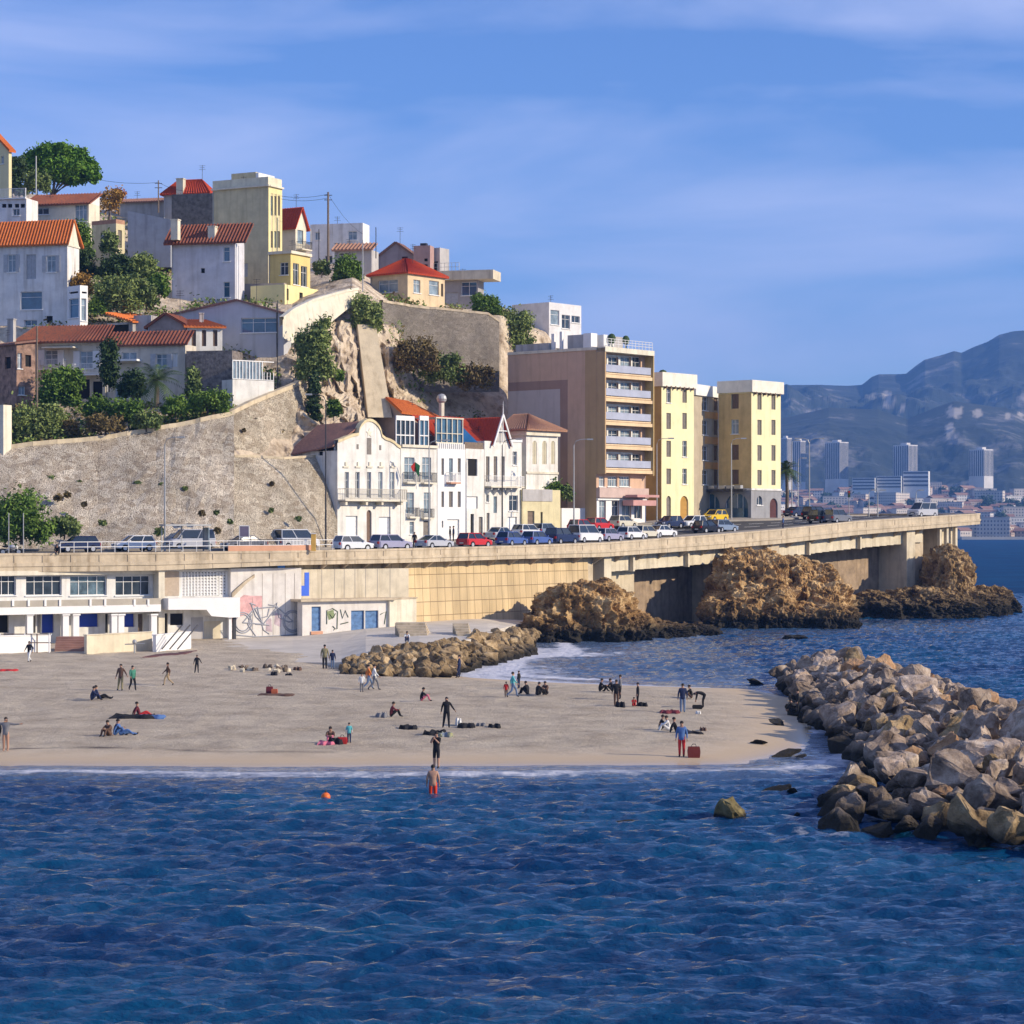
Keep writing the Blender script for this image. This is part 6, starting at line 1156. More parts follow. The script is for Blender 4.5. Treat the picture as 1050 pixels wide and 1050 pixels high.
def car_proto(kind, paintm):
    k = KIND[kind]; L2 = k['L'] / 2; w_ = k['w']; bl = k['belt']; R0 = .36; xa, xb = -L2 + .78, L2 - .80; x0, x1, x2, x3 = k['cab']
    root = empty('parked_car', (0, 0, 0))
    def arch(cx): return [(cx + R0 * math.cos(a), .30 + R0 * math.sin(a)) for a in [PI * (1 - i / 8) for i in range(9)]]
    out = [(-L2, .30), (-L2 + .03, .30)] + [p for p in arch(xa)] + arch(xb) + [(L2 - .03, .30), (L2, .34), (L2, .58), (L2 - .10, k['bonnet'] - .06), (x3 + .02, bl - .02), (x0, bl), (-L2 + .02, bl - .05), (-L2 - .01, .6)]
    n = len(out); mb = MB()
    def layer(y, dz, dx): return [Vector((max(-L2 + dx, min(L2 - dx, x)), y, z - (dz if z > .7 else 0) + (0))) for x, z in out]
    ls = [layer(-w_, .10, .14), layer(-w_ * .86, 0, .03), layer(w_ * .86, 0, .03), layer(w_, .10, .14)]
    for A, B in zip(ls, ls[1:]):
        for i in range(n): mb.face([A[i], A[(i + 1) % n], B[(i + 1) % n], B[i]])
    mb.face(ls[0]); mb.face(ls[-1]); 
    H = k['H']; xr0, xr1, xf1, xf0 = x0, x1, x2, x3; wb, wt = w_ * .84, w_ * .68
    mb.face([Vector((xr1, -wt, H)), Vector((xf1, -wt, H)), Vector((xf1, wt, H)), Vector((xr1, wt, H))])
    rt = .07
    mb.ob((0, 0, 0), (1, 0), (0, 1), xr1 - .03, xf1 + .02, -wt - .01, wt + .01, H - .03, H + .03)
    for s_ in (-1, 1):          # pillars
        for (xa_, xb_) in ((xf0, xf1), (xr0, xr1), (lerp(xr0, xf0, .46), lerp(xr1, xf1, .40))): mb.tube([(xa_, s_ * (wb + .005), bl - .03), (xb_, s_ * (wt + .005), H)], .045, 4)
        mb.tube([(xr1, s_ * wt, H - .01), (xf1, s_ * wt, H - .01)], .05, 4)
    body = mb.build('body', paintm, root, local=True)
    g = MB(); b0 = [Vector((xr0, -wb, bl - .04)), Vector((xf0, -wb, bl - .04)), Vector((xf0, wb, bl - .04)), Vector((xr0, wb, bl - .04))]; t0 = [Vector((xr1, -wt, H - .03)), Vector((xf1, -wt, H - .03)), Vector((xf1, wt, H - .03)), Vector((xr1, wt, H - .03))]
    for i in range(4): g.face([b0[i], b0[(i + 1) % 4], t0[(i + 1) % 4], t0[i]])
    g.build('windows', CGL, root, local=True)
    for cx in (xa, xb):
        for s_ in (-1, 1):
            q = empty('wheel', (cx, s_ * (w_ - .1), .31)); q.parent = root; bpy.data.objects.remove(q)
            t = MB(); t.disc((cx, s_ * (w_ - .10), .31), (0, 1, 0), .31, .2, 18); o = t.build('wheel', TYRE, root, local=True); r = MB(); r.disc((cx, s_ * (w_ - .0), .31), (0, 1, 0), .20, .03, 12); r.build('rim', RIM, o, local=True)
    for s_ in (-1, 1):
        m_ = MB(); m_.box(L2 - .16, L2 + .005, s_ * w_ * .68 - .17, s_ * w_ * .68 + .17, .56, .72); m_.build('headlight', LAMP, root, local=True)
        m_ = MB(); m_.box(-L2 - .02, -L2 + .12, s_ * w_ * .74 - .13, s_ * w_ * .74 + .13, .62, .86); m_.build('tail_light', TAIL, root, local=True)
        m_ = MB(); m_.box(xf0 - .32, xf0 - .18, s_ * (w_ + .06) - .08, s_ * (w_ + .06) + .08, bl, bl + .13); m_.build('wing_mirror', paintm, root, local=True)
    for x in (L2 + .003, -L2 - .018): m_ = MB(); m_.box(x - .01, x + .01, -.25, .25, .42, .53); m_.build('number_plate', PLATE, root, local=True)
    m_ = MB(); m_.box(L2 - .03, L2 + .002, -.42, .42, .40, .52); m_.box(L2 - .06, L2 - .005, -.35, .35, .6, .68); m_.build('grille', TRIM, root, local=True)
    return root
PROTO = {}
def dup(o, par=None):
    c = o.copy(); COL.objects.link(c)
    if par is not None: c.parent = par
    for ch in [x for x in bpy.data.objects if x.parent == o and x != c]: dup(ch, c)
    return c
def kids(o): return [x for x in bpy.data.objects if x.parent == o]
def car(kind, colr, px, py, head, label, name='parked_car', cat='car', group='cars parked along the corniche', sc=1.0, Y=None):
    key = kind
    if key not in PROTO: PROTO[key] = car_proto(kind, PT[colr]); o = PROTO[key]
    else: o = dup(PROTO[key])
    for c in kids(o):
        if c.name.split('.')[0] in ('body', 'wing_mirror'):
            c.material_slots[0].link = 'OBJECT'; c.material_slots[0].material = PT[colr]
    o.name = name; p = roadpt(px, py) if Y is None else W(px, py, Y)
    i = min(149, max(1, int(np.argmin([(q - p).length for q in FA])))); t_ = FA[min(150, i + 1)] - FA[i - 1]; base = math.atan2(t_.y, t_.x)
    o.location = (p.x, p.y, p.z - .03); o.rotation_euler = (0, 0, base + R(head)); o.scale = (sc,) * 3
    setp(o, label, cat, group); return o
CARS = [
 ('hatch', 'navy', 78, 564.3, 180, 'dark navy hatchback at the left end of the road by the olive bush'),
 ('hatch', 'white', 137, 564.3, 180, 'white hatchback parked left of the bus shelter'),
 ('van', 'silver', 196, 563.5, 180, 'silver blue van seen through the glass bus shelter'),
 ('saloon', 'grey', 250, 563.5, 180, 'dark grey car half hidden behind the hoarding frame'),
 ('hatch', 'white', 363, 564.5, 0, 'white hatchback parked before the curved gable villa'),
 ('estate', 'lilac', 402, 563.8, 0, 'lilac silver car parked between the villa and the flag house'),
 ('coupe', 'silver', 449, 563.0, 0, 'silver coupe with a dark roof below the glass conservatory house'),
 ('hatch', 'red', 489, 562.0, 0, 'bright red hatchback in the front parked row'),
 ('hatch', 'blue', 522, 560.8, 0, 'blue hatchback right of the bright red one in the front row'),
 ('hatch', 'blue', 553, 559.6, 0, 'mid blue hatchback in the front row below the yellow annex'),
 ('suv', 'navy', 572, 558.8, 0, 'dark navy car in the front row beside the blue hatchback'),
 ('van', 'white', 598, 557.8, 0, 'white and grey van in the front row below the red cars'),
 ('hatch', 'lilac', 625, 556.4, 0, 'pale lilac hatchback right of the white van'),
 ('hatch', 'white', 645, 554.8, 0, 'white hatchback first of the three before the brown block'),
 ('hatch', 'cream', 662, 553.4, 0, 'cream white hatchback between two white cars below the brown block'),
 ('saloon', 'white', 681, 552.0, 0, 'white saloon at the right end of the front parked row'),
 ('saloon', 'silver', 514, 553.5, 0, 'silver saloon in the back row before the spired gable house'),
 ('estate', 'white', 540, 551.5, 0, 'white estate in the back row left of the yellow annex door'),
 ('hatch', 'steel', 560, 549.8, 0, 'steel blue hatchback in the back row at the yellow annex'),
 ('hatch', 'red', 596, 545.6, 0, 'first red hatchback in the back row left of its red twin'),
 ('hatch', 'red', 617, 543.8, 0, 'second red hatchback in the back row before the brown block'),
 ('hatch', 'cream', 638, 541.5, 0, 'pale beige car parked at the white shop front'),
 ('hatch', 'navy', 690, 541.8, 180, 'dark navy car coming left past the narrow yellow block'),
 ('hatch', 'white', 708, 541.0, 180, 'small white car driving behind the navy one near the arcade'),
 ('hatch', 'yellow', 730, 534.0, 180, 'yellow car parked in front of the grey arcade'),
 ('hatch', 'black', 722, 545.8, 0, 'black hatchback on the empty road below the arcade'),
 ('hatch', 'steel', 740, 545.4, 0, 'steel blue hatchback just ahead of the black one'),
 ('saloon', 'navy', 817, 528.8, 0, 'dark blue car far off beside the palm tree'),
 ('suv', 'black', 836, 532.6, 0, 'black car behind the black pickup near the tall lamp post'),
 ('suv', 'black', 842, 537.3, 0, 'black off road car near the traffic light'),
 ('suv', 'grey', 860, 536.4, 0, 'grey off road car ahead of the black one near the traffic light'),
 ('van', 'silver', 945, 530.6, 180, 'silver car alone near the far end of the viaduct')]
for c in CARS: car(*c)
car('van', 'white', 304, 563.2, 0, 'white van with pale blue side picture left of the curved gable villa', name='parked_van', cat='van', sc=1.0)
# ------------------------------------------------ plants
def leafmesh(name, blobs, n, size, m, parent, clump=.33, nc=26, seed=0, flat=1.0, **kw):
    r = np.random.default_rng(seed + 5); vol = np.array([b[1][0] * b[1][1] * b[1][2] for b in blobs]) ** .67; vol = vol / vol.sum(); C_ = []; S_ = []
    for (c, rad), f in zip(blobs, vol):
        k = max(4, int(nc * f * len(blobs) ** .5)); d = r.normal(size=(k, 3)); d /= np.linalg.norm(d, axis=1)[:, None]; rr_ = r.uniform(.55, 1.0, (k, 1)); C_.append(np.array(c) + d * rr_ * np.array(rad) * .8); S_ += [np.mean(rad) * clump * r.uniform(.7, 1.3) for _ in range(k)]
    C_ = np.vstack(C_); S_ = np.array(S_); idx = r.integers(0, len(C_), n); p = C_[idx] + r.normal(size=(n, 3)) * S_[idx][:, None] * np.array([1, 1, flat]) * .62
    a = r.normal(size=(n, 3)); a /= np.linalg.norm(a, axis=1)[:, None]; b_ = np.cross(a, r.normal(size=(n, 3))); b_ /= np.linalg.norm(b_, axis=1)[:, None]; s = (size * r.uniform(.6, 1.4, n))[:, None]
    V = np.stack([p - a * s - b_ * s * .45, p + a * s - b_ * s * .45, p + a * s + b_ * s * .45, p - a * s + b_ * s * .45], 1).reshape(-1, 3) - np.array(rootloc(parent))
    me = bpy.data.meshes.new(name); me.vertices.add(n * 4); me.vertices.foreach_set('co', V.astype(np.float32).ravel()); me.loops.add(n * 4); me.loops.foreach_set('vertex_index', np.arange(n * 4, dtype=np.int32)); me.polygons.add(n); me.polygons.foreach_set('loop_start', np.arange(0, n * 4, 4, dtype=np.int32)); me.polygons.foreach_set('loop_total', np.full(n, 4, dtype=np.int32)); me.materials.append(m); me.update(calc_edges=True); me.validate()
    o = bpy.data.objects.new(name, me); COL.objects.link(o); o.parent = parent; return setp(o, **kw)
_sd = [0]
def plant(name, label, cat, px, py, hx, hy, Y, m, trunk=None, n=None, size=.15, group=None, parts=3, dep=None, clump=.36):
    """crown centred on a pixel at distance Y; hx, hy half sizes in photo pixels"""
    _sd[0] += 1; r = random.Random(_sd[0]); k = Y / F; c = W(px, py, Y); rx, rz = hx * k, hy * k; ry = dep or rx * .8; base = (c.x, c.y, c.z - rz) if trunk is None else (c.x, c.y, W(px, trunk, Y).z)
    root = empty(name, base, label, cat, group); rx *= 1.18; rz *= 1.15; ry *= 1.1; bl = [((c.x, c.y, c.z), (rx * .8, ry * .75, rz * .85))]
    if trunk is None: bl += [((c.x - rx * .45, c.y, c.z - rz * .55), (rx * .5, ry * .5, rz * .5)), ((c.x + rx * .45, c.y, c.z - rz * .6), (rx * .5, ry * .5, rz * .45))]
    for i in range(parts + 2): a = r.uniform(0, 6.28); q = r.uniform(.35, .62); bl.append(((c.x + math.cos(a) * rx * q, c.y + math.sin(a) * ry * q, c.z + r.uniform(-.5, .45) * rz), (rx * r.uniform(.32, .5), ry * .45, rz * r.uniform(.32, .5))))
    n = int(min(8500, max(600, 30 * (rx * rz) / (size * size))) if n is None else n * 1.3); leafmesh('crown' if trunk else 'foliage', bl, n, size, m, root, seed=_sd[0], clump=clump, nc=48)
    t = MB(); zb_ = base[2] - .6
    for i in range(4 if trunk is None else 5): a = r.uniform(0, 6.28); e_ = (c.x + math.cos(a) * rx * .5, c.y + math.sin(a) * ry * .5, c.z + rz * r.uniform(-.1, .5)); f_ = (c.x, c.y, lerp(zb_, c.z, .55)); t.tube([(c.x, c.y, zb_), f_, lerp(Vector(f_), Vector(e_), .6), e_], .035 * rx + .03, 5, r1=.02)
    if trunk: t.tube([(c.x, c.y, zb_), (c.x + .1, c.y, c.z)], .06 * rx + .08, 7, r1=.06)
    t.build('trunk' if trunk else 'stem', BARK, root); return root
# umbrella pine
k = 322 / F; c = W(60, 178, 322); root = empty('umbrella_pine', W(52, 216, 322), 'broad umbrella pine crowning the hill at the top left', 'pine tree'); bl = []
for x, y, hx, hy in ((60, 166, 30, 12), (36, 165, 17, 10), (86, 172, 18, 12), (58, 154, 24, 7), (78, 160, 18, 9), (95, 181, 10, 8), (24, 172, 9, 8), (74, 184, 16, 5), (45, 160, 18, 9)): q = W(x, y, 322 + random.uniform(-2, 2)); bl.append(((q.x, q.y, q.z), (hx * k, hx * k * .8, hy * k)))
leafmesh('crown', bl + [((W(60, 172, 322).x, 322, W(60, 172, 322).z), (40 * k, 30 * k, 13 * k))], 42000, .19, LP, root, clump=.24, nc=190, seed=3, flat=.7); t = MB(); B0 = W(54, 218, 322)
for x, y in ((40, 172), (58, 168), (78, 172), (92, 182), (68, 176)): q = W(x, y, 322); m0 = W(54 + (x - 54) * .35, 190, 322); t.tube([B0, W(54, 200, 322), m0, q], .34, 6, r1=.08)
t.build('trunk', BARK, root)
plant('dark_cypress', 'dark dense cypress left of the umbrella pine', 'tree', 12, 178, 14, 22, 312, LD, n=4200, size=.22)
plant('olive_tree', 'dull olive green tree under the umbrella pine', 'tree', 38, 184, 14, 12, 308, LO, n=2500)
plant('autumn_tree', 'loose yellow and orange autumn tree right of the pine', 'tree', 112, 206, 16, 15, 312, LY, n=900, trunk=226)
plant('autumn_tree', 'small rust coloured autumn tree by the thin tiled roof', 'tree', 122, 200, 9, 8, 318, leafm('leaf_rust', (.32, .09, .03), (.34, .14, .04)), n=450, trunk=216)
for a in ((82, 244, 13, 20, 274, LG, 'upright green shrub beside the orange roofed white house'), (84, 268, 15, 14, 272, LD, 'dark shrub right of the orange roofed white house'), (118, 272, 20, 13, 271, LD, 'wide dark shrub mass in the middle of the upper garden'), (112, 246, 9, 12, 276, LO, 'light olive shrub before the flat roofed cream house'), (146, 272, 15, 14, 272, LYG, 'yellow green spreading shrub left of the tall pale house'), (163, 290, 12, 12, 271, LG, 'green shrub against the tall pale house'), (120, 298, 26, 18, 266, LYG, 'big olive green bush above the orange shed roof'), (84, 290, 12, 10, 267, LY, 'yellowing bush beside the white garden room'), (150, 302, 14, 12, 267, LO, 'grey green bush above the grey stucco wall'), (100, 312, 9, 8, 265, LG, 'low green bush left of the little shed'),
          (60, 394, 23, 20, 246, LG, 'round dark green tree by the utility pole and cream house'), (34, 432, 34, 19, 239, LYG, 'tall olive hedge behind the wall at the far left'), (10, 430, 14, 14, 240, LR, 'dry brown hedge at the left edge'), (101, 417, 17, 11, 242, LG, 'green shrub under the balcony house'), (132, 420, 18, 13, 241, LG, 'dark green shrub left of the palm'), (112, 368, 8, 28, 248, LD, 'dark ivy column between the two cream houses'), (135, 392, 15, 14, 246, LD, 'dark tree before the right cream house'), (198, 388, 7, 17, 246, LO, 'olive creeper on the dark stone terrace'), (213, 411, 24, 9, 243.5, LG, 'long dark hedge at the foot of the stone terrace'), (180, 415, 14, 9, 242, LG, 'green hedge right of the palm'), (72, 438, 9, 8, 239, LR, 'dry brown bush above the wall coping'), (108, 434, 22, 7, 239, LR, 'low rust brown scrub above the wall coping'), (150, 430, 16, 7, 239.5, LO, 'low olive scrub above the wall coping'),
          (323, 356, 19, 32, 258, LYG, 'tall grey green tree hanging over the limestone cliff'), (322, 404, 6, 25, 256, LD, 'dark narrow cypress at the foot of the cliff'), (342, 417, 8, 9, 254, LG, 'bright green bush behind the villa roof'), (376, 319, 17, 21, 272, LYG, 'grey olive bush at the top of the limestone cliff'), (348, 384, 5, 6, 262, LG, 'small tuft on the limestone cliff'), (428, 362, 22, 16, 281, LR, 'dry brown scrub on the retaining wall'), (455, 376, 24, 13, 283, LO, 'olive scrub along the ledge of the retaining wall'), (487, 384, 20, 11, 284, LR, 'dry scrub at the right end of the ledge'), (526, 336, 22, 22, 302, LYG, 'yellow green tree left of the modern white cube'), (499, 311, 15, 10, 301, LG, 'dark green bush right of the modern grey house'), (356, 275, 15, 14, 298, LG, 'dark green tree behind the lane at the hilltop'), (330, 273, 9, 7, 298, LO, 'low olive hedge by the utility pole'),
          (558, 498, 20, 5.5, 276.5, LG, 'trimmed green hedge on top of the yellow annex wall'), (581, 503, 7, 9, 277, LO, 'olive shrub at the right end of the hedge'), (22, 527, 34, 25, 217, LG, 'big dark green tree at the left edge of the road'), (66, 538, 15, 9, 219, LO, 'olive bush growing at the foot of the rubble wall')):
    plant('shrub', a[6], 'shrub', *a[:6])
# tufts rooted in the wall joints
tp = None
for i, (x, y, s_) in enumerate([(140, 457, 3), (117, 480, 2.5), (126, 480, 3), (145, 487, 6), (96, 487, 2), (141, 496, 4), (69, 507, 4), (48, 478, 5), (52, 492, 6), (60, 510, 5), (82, 494, 2), (105, 536, 4), (86, 517, 3), (21, 483, 3), (15, 489, 2.5), (207, 526, 4), (190, 501, 2.5), (213, 477, 2.5), (164, 484, 2.5), (222, 526, 3), (236, 535, 3), (250, 441, 2), (176, 490, 2), (165, 497, 2), (279, 496, 2.5), (278, 523, 3), (306, 532, 3), (223, 544, 4), (163, 545, 6), (218, 465, 3)]):
    Y = pw(x, [(0, 229), (160, 233), (240, 236), (320, 240)])[0] - (y - 500) * .12; Y = pw(y, [(440, Y + 7), (500, Y + 0), (565, Y - 6)])[0] if x < 240 else Y + 1
    root = empty('wall_plant', W(x, y, Y), 'small dark tuft of weeds rooted in the rubble retaining wall', 'weed', 'tufts growing out of the retaining wall')
    q = W(x, y, Y - .3); k = Y / F * s_; leafmesh('foliage', [(tuple(q), (k, k * .7, k * .8))], 60 + int(s_ * 25), .13, LO if i % 3 else LR, root, seed=100 + i)
def palm(px, pyc, pyb, Y, rad, label, n=34):
    c = W(px, pyc, Y); b0 = W(px, pyb, Y); root = empty('palm_tree', b0, label, 'palm tree'); t = MB(); t.tube([b0 - Vector((0, 0, .5)), lerp(b0, c, .5) + Vector((.1, 0, 0)), c], .28, 8, r1=.2); t.build('trunk', BARK, root); f = MB(); r = random.Random(int(px))
    for i in range(n):
        az = i * 2.4; el = r.uniform(-.7, 1.25); d = Vector((math.cos(az), math.sin(az), 0)); pts = []; 
        for j in range(7): s_ = j / 6 * rad; pts.append(c + d * s_ * math.cos(el) * 1.0 + Vector((0, 0, s_ * math.sin(el) - .42 * s_ * s_ / rad * 1.1)))
        sd = d.cross(Vector((0, 0, 1)))
        for j in range(1, 7):
            for kk in range(3):
                q = lerp(pts[j - 1], pts[j], kk / 3); dd = (pts[j] - pts[j - 1]).normalized(); ll = rad * .30 * (1 - j / 8.5)
                for s_ in (-1, 1): e_ = q + sd * s_ * ll + dd * ll * .7 - Vector((0, 0, ll * .35)); f.face([q, q + dd * .09, e_])
    f.build('frond_crown', LPALM, root); return root
palm(160, 389, 412, 243.0, 3.7, 'spreading palm in front of the right cream house'); palm(806.5, 481, 531, 322, 2.5, 'tall ragged palm right of the yellow corner block', 44)
# general low scrub on the slope
rq = np.random.default_rng(4); nr_, nc_ = HXX.shape; n = 30000; ri, ci = rq.integers(14, nr_ - 20, n), rq.integers(0, nc_, n); hx_, hy_, hz_ = HXX[ri, ci], HYY[ri, ci], HZZ[ri, ci]; ppx = 525 + F * hx_ / hy_
keep_ = (vnoise(hx_ * .22, hy_ * .16, seed=71, octv=4) > .47) & ((ppx < 285) | ((ppx > 395) & (ppx < 520) & (vnoise(hx_ * .5, hy_ * .5, seed=72) > .6))) & (ppx > -80)
hx_, hy_, hz_ = hx_[keep_], hy_[keep_], hz_[keep_]
for nm_, mm_, q0 in (('scrub', LG, 0), ('scrub', LYG, 1), ('dry_grass', LR, 2)):
    cc = np.stack([hx_, hy_, hz_], 1)[q0::3]; m_n = len(cc) * 4; p = np.repeat(cc, 4, 0) + rq.normal(size=(m_n, 3)) * np.array([.5, .5, .28]) + np.array([0, 0, .25]); a = rq.normal(size=(m_n, 3)); a /= np.linalg.norm(a, axis=1)[:, None]; b_ = np.cross(a, rq.normal(size=(m_n, 3))); b_ /= np.linalg.norm(b_, axis=1)[:, None]; s = (.17 * rq.uniform(.6, 1.4, m_n))[:, None]
    V = np.stack([p - a * s - b_ * s * .5, p + a * s - b_ * s * .5, p + a * s + b_ * s * .5, p - a * s + b_ * s * .5], 1).reshape(-1, 3); me = bpy.data.meshes.new(nm_); me.vertices.add(m_n * 4); me.vertices.foreach_set('co', V.astype(np.float32).ravel()); me.loops.add(m_n * 4); me.loops.foreach_set('vertex_index', np.arange(m_n * 4, dtype=np.int32)); me.polygons.add(m_n); me.polygons.foreach_set('loop_start', np.arange(0, m_n * 4, 4, dtype=np.int32)); me.polygons.foreach_set('loop_total', np.full(m_n, 4, dtype=np.int32)); me.materials.append(mm_); me.update(calc_edges=True); me.validate()
    o = bpy.data.objects.new(nm_, me); COL.objects.link(o); setp(o, 'low scrub covering the slope between the hillside houses' if q0 < 2 else 'dry grass covering the slope between the hillside houses', kind='stuff')
# ------------------------------------------------ boulders
def boulder_mesh(seed):
    r = random.Random(seed); bm = bmesh.new()
    for i in range(r.choice((10, 12, 15))):
        v = Vector((r.gauss(0, 1), r.gauss(0, 1), r.gauss(0, 1))).normalized(); v = Vector((v.x * 1.08, v.y * .9, v.z * .82)) * r.uniform(.85, 1.1); bm.verts.new(v)
    h = bmesh.ops.convex_hull(bm, input=bm.verts); bmesh.ops.delete(bm, geom=[g_ for g_ in h['geom_interior'] if isinstance(g_, bmesh.types.BMVert)], context='VERTS')
    bmesh.ops.bevel(bm, geom=list(bm.edges), offset=.13, segments=2, affect='EDGES', profile=.6, clamp_overlap=True); bmesh.ops.triangulate(bm, faces=bm.faces); bmesh.ops.subdivide_edges(bm, edges=[e_ for e_ in bm.edges if e_.calc_length() > .28], cuts=2, use_grid_fill=True)
    o_ = Vector((seed * 3.1, 0, 0))
    for v in bm.verts:
        if v.co.length > 1.08: v.co = v.co.normalized() * 1.08
    for _ in range(2): bmesh.ops.smooth_vert(bm, verts=bm.verts, factor=.5, use_axis_x=True, use_axis_y=True, use_axis_z=True)
    for v in bm.verts: v.co *= 1.07
    for v in bm.verts: v.co += v.co.normalized() * (noise.fractal(v.co * 1.6 + o_, .8, 2, 6) * .17 + (noise.noise(v.co * 2.2 + o_) > .15) * .05)
    me = bpy.data.meshes.new('boulder'); bm.to_mesh(me); bm.free(); return me
BM_ = [boulder_mesh(i + 1) for i in range(14)]
for me in BM_: me.materials.append(ROCKG)
BSTUFF = []
def boulder(p, r_, m, label, group, rs_=random, sq=(1, 1, 1), name='boulder', stuff=False):
    if stuff: BSTUFF.append((Vector(p), r_, m, rs_.randrange(14), rs_.uniform(0, 6.28))); return
    o = bpy.data.objects.new(name, rs_.choice(BM_)); COL.objects.link(o); o.location = p; o.rotation_euler = (rs_.uniform(-.5, .5), rs_.uniform(-.5, .5), rs_.uniform(0, 6.28)); o.scale = [r_ * rs_.uniform(.85, 1.2) * s_ for s_ in sq]
    o.material_slots[0].link = 'OBJECT'; o.material_slots[0].material = m; return setp(o, label, 'boulder', group)
def bwh(x, y):
    xl = pw(y, [(78, 18.5), (82, 17.5), (84, 14), (88, 11.3), (95, 11.3), (100, 13.2), (108, 15.6), (122, 15.6), (141, 16.1), (150, 16.6), (170, 18.2), (184, 20.3)])[0]; crest = pw(y, [(80, 24), (95, 23.5), (110, 22.6), (175, 22.8)])[0]; top = pw(y, [(78, 1.6), (84, 2.3), (95, 2.9), (110, 2.9), (150, 2.5), (172, 2.1), (184, .3)])[0]
    if x < crest: t = (x - xl) / max(.5, crest - xl); t = max(0, t); return top * t ** .85 - .25
    xr = 31 if y > 104 else 42; return top * max(0, 1 - (x - crest) / (xr - crest)) - .1
rb_ = random.Random(5); placed = []; cnt = 0
cand = []
for _ in range(26000):
    x, y = rb_.uniform(10.5, 42), rb_.uniform(80, 184)
    cr_x = pw(y, [(80, 27), (95, 27), (110, 26), (184, 25.5)])[0]
    if x < pw(y, [(80, 21), (83, 17.5), (88, 12.5), (95, 12.7), (100, 14.4), (108, 16.5), (122, 16.7), (141, 17), (150, 18), (170, 19.6), (184, 21.6)])[0] or sdist(np.array([x]), np.array([y]), BW)[0] < -.3 or x > cr_x + (16 if y < 104 else 4): continue
    r_ = rb_.choice((.46, .56, .68, .8, .95, 1.2)) * (1.12 if y < 110 else 1.0)
    if all((x - a) ** 2 + (y - b_) ** 2 > ((r_ + c_) * .82) ** 2 for a, b_, c_ in placed): placed.append((x, y, r_))
app = sorted([r_ / y for x, y, r_ in placed if 525 + F * x / y < 1062], reverse=True); lim_ = app[min(len(app) - 1, 205)]
cr2 = lambda y: pw(y, [(80, 27), (95, 27), (110, 26), (184, 25.5)])[0]
def where(x, y):
    dx = x - pw(y, [(84, 14), (95, 11.5), (108, 15.6), (184, 20.3)])[0]; a = 'at the near end' if y < 92 else 'in the near third' if y < 108 else 'in the middle' if y < 135 else 'in the far third' if y < 160 else 'at the far tip'
    return ('low on the water side ' if dx < 3 else 'halfway up the slope ' if dx < 6 else 'on the crest ') + a + ' of the breakwater', dx
for x, y, r_ in placed:
    z = bwh(x, y) + rb_.uniform(-.15, .45) * r_; u = rb_.random(); wh, dx = where(x, y); big = 'big' if r_ > 1.2 else 'small' if r_ < .8 else 'medium'
    if dx < 1.6: m, lab = ROCKG, big + ' dark wet boulder ' + wh
    elif u < .08: m, lab = ROCKO, big + ' orange brown boulder ' + wh
    elif u < .16: m, lab = ROCKY, big + ' tawny stained boulder ' + wh
    else: m, lab = ROCKG, big + ' pale grey boulder ' + wh
    boulder((x, y, z), r_, m, lab, 'boulders heaped in the breakwater', rb_, stuff=(r_ / y) < lim_ or 525 + F * x / y > 1062 or x > cr2(y))
xs = np.arange(9, 62, .8); ys = np.arange(77, 187, .8); QX, QY = np.meshgrid(xs, ys); QZ = np.array([[bwh(a, b_) for a in xs] for b_ in ys]); QZ = np.where(sdist(QX, QY, BW) > -.8, QZ - .95, -2.5) + (vnoise(QX * .5, QY * .5, seed=61) - .5) * .8
grid_obj('breakwater', QX, QY, QZ, ROCKG, smooth=False, kind='structure', label='rubble core of the breakwater under its boulders')
def single(px, py, Y, r_, m, lab, sq=(1, 1, 1), z=None): p = W(px, py, Y); boulder((p.x, p.y, p.z if z is None else z), r_, m, lab, None, rb_, sq, name='boulder')
single(996, 838, 83.8, 1.0, ROCKY, 'big rounded yellowish boulder at the water edge in front of the breakwater')
single(905, 676, 150, .85, ROCKO, 'orange boulder near the far crest of the breakwater', z=2.75)
single(1038, 846, 82.6, 1.05, ROCKY, 'olive yellow boulder at the right edge of the picture by the water')
WET = rock_mat('wet_dark_rock', (.012, .011, .010), (.028, .025, .020), (.05, .045, .035))
single(741, 838, 92.5, 1.05, rock_mat('mossy_rock', (.06, .05, .02), (.20, .16, .07), (.34, .28, .13), wet=.25), 'lone mossy brown rock rising from the sea off the beach', (1.25, .85, .75), z=.22)
single(868, 818, 97.5, .62, WET, 'rounded black rock in the water left of the breakwater', (1, 1, .8), z=.15); single(796, 806, 102, .5, WET, 'small dark rock awash by the beach tip', (1.5, .8, .25), z=.05); single(812, 808, 101, .4, WET, 'tiny dark rock beside the one awash at the beach tip', (1.2, .8, .3), z=.05); single(806, 777, 117, .55, WET, 'flat black rock on the wet sand at the beach tip', (1.7, .9, .35), z=.15); single(820, 781, 116, .4, WET, 'small black rock in the foam by the breakwater', (1, 1, .5), z=.15); single(776, 760, 122, .4, WET, 'low dark stone on the shaded sand', (1.3, .8, .35), z=.25); single(797, 745, 134, .5, WET, 'dark stone at the foot of the breakwater on the sand', (1.2, 1, .4), z=.3); single(817, 837, 93.5, .22, WET, 'small rock tip between the mossy rock and the breakwater', (1.3, .8, .5), z=.03); single(650, 842, 91, .35, WET, 'long low rock barely breaking the surface left of the mossy rock', (1.8, .7, .25), z=.0); single(690, 843, 91, .3, WET, 'small low rock awash beside the mossy rock', (1.6, .7, .25), z=-.02); single(775, 697, 170, .6, WET, 'dark rock in the channel near the breakwater tip', (1.5, 1, .4), z=.1); single(812, 655, 238, 1.1, WET, 'dark rock in the sea below the golden cliff', (1.6, 1, .55), z=.1)
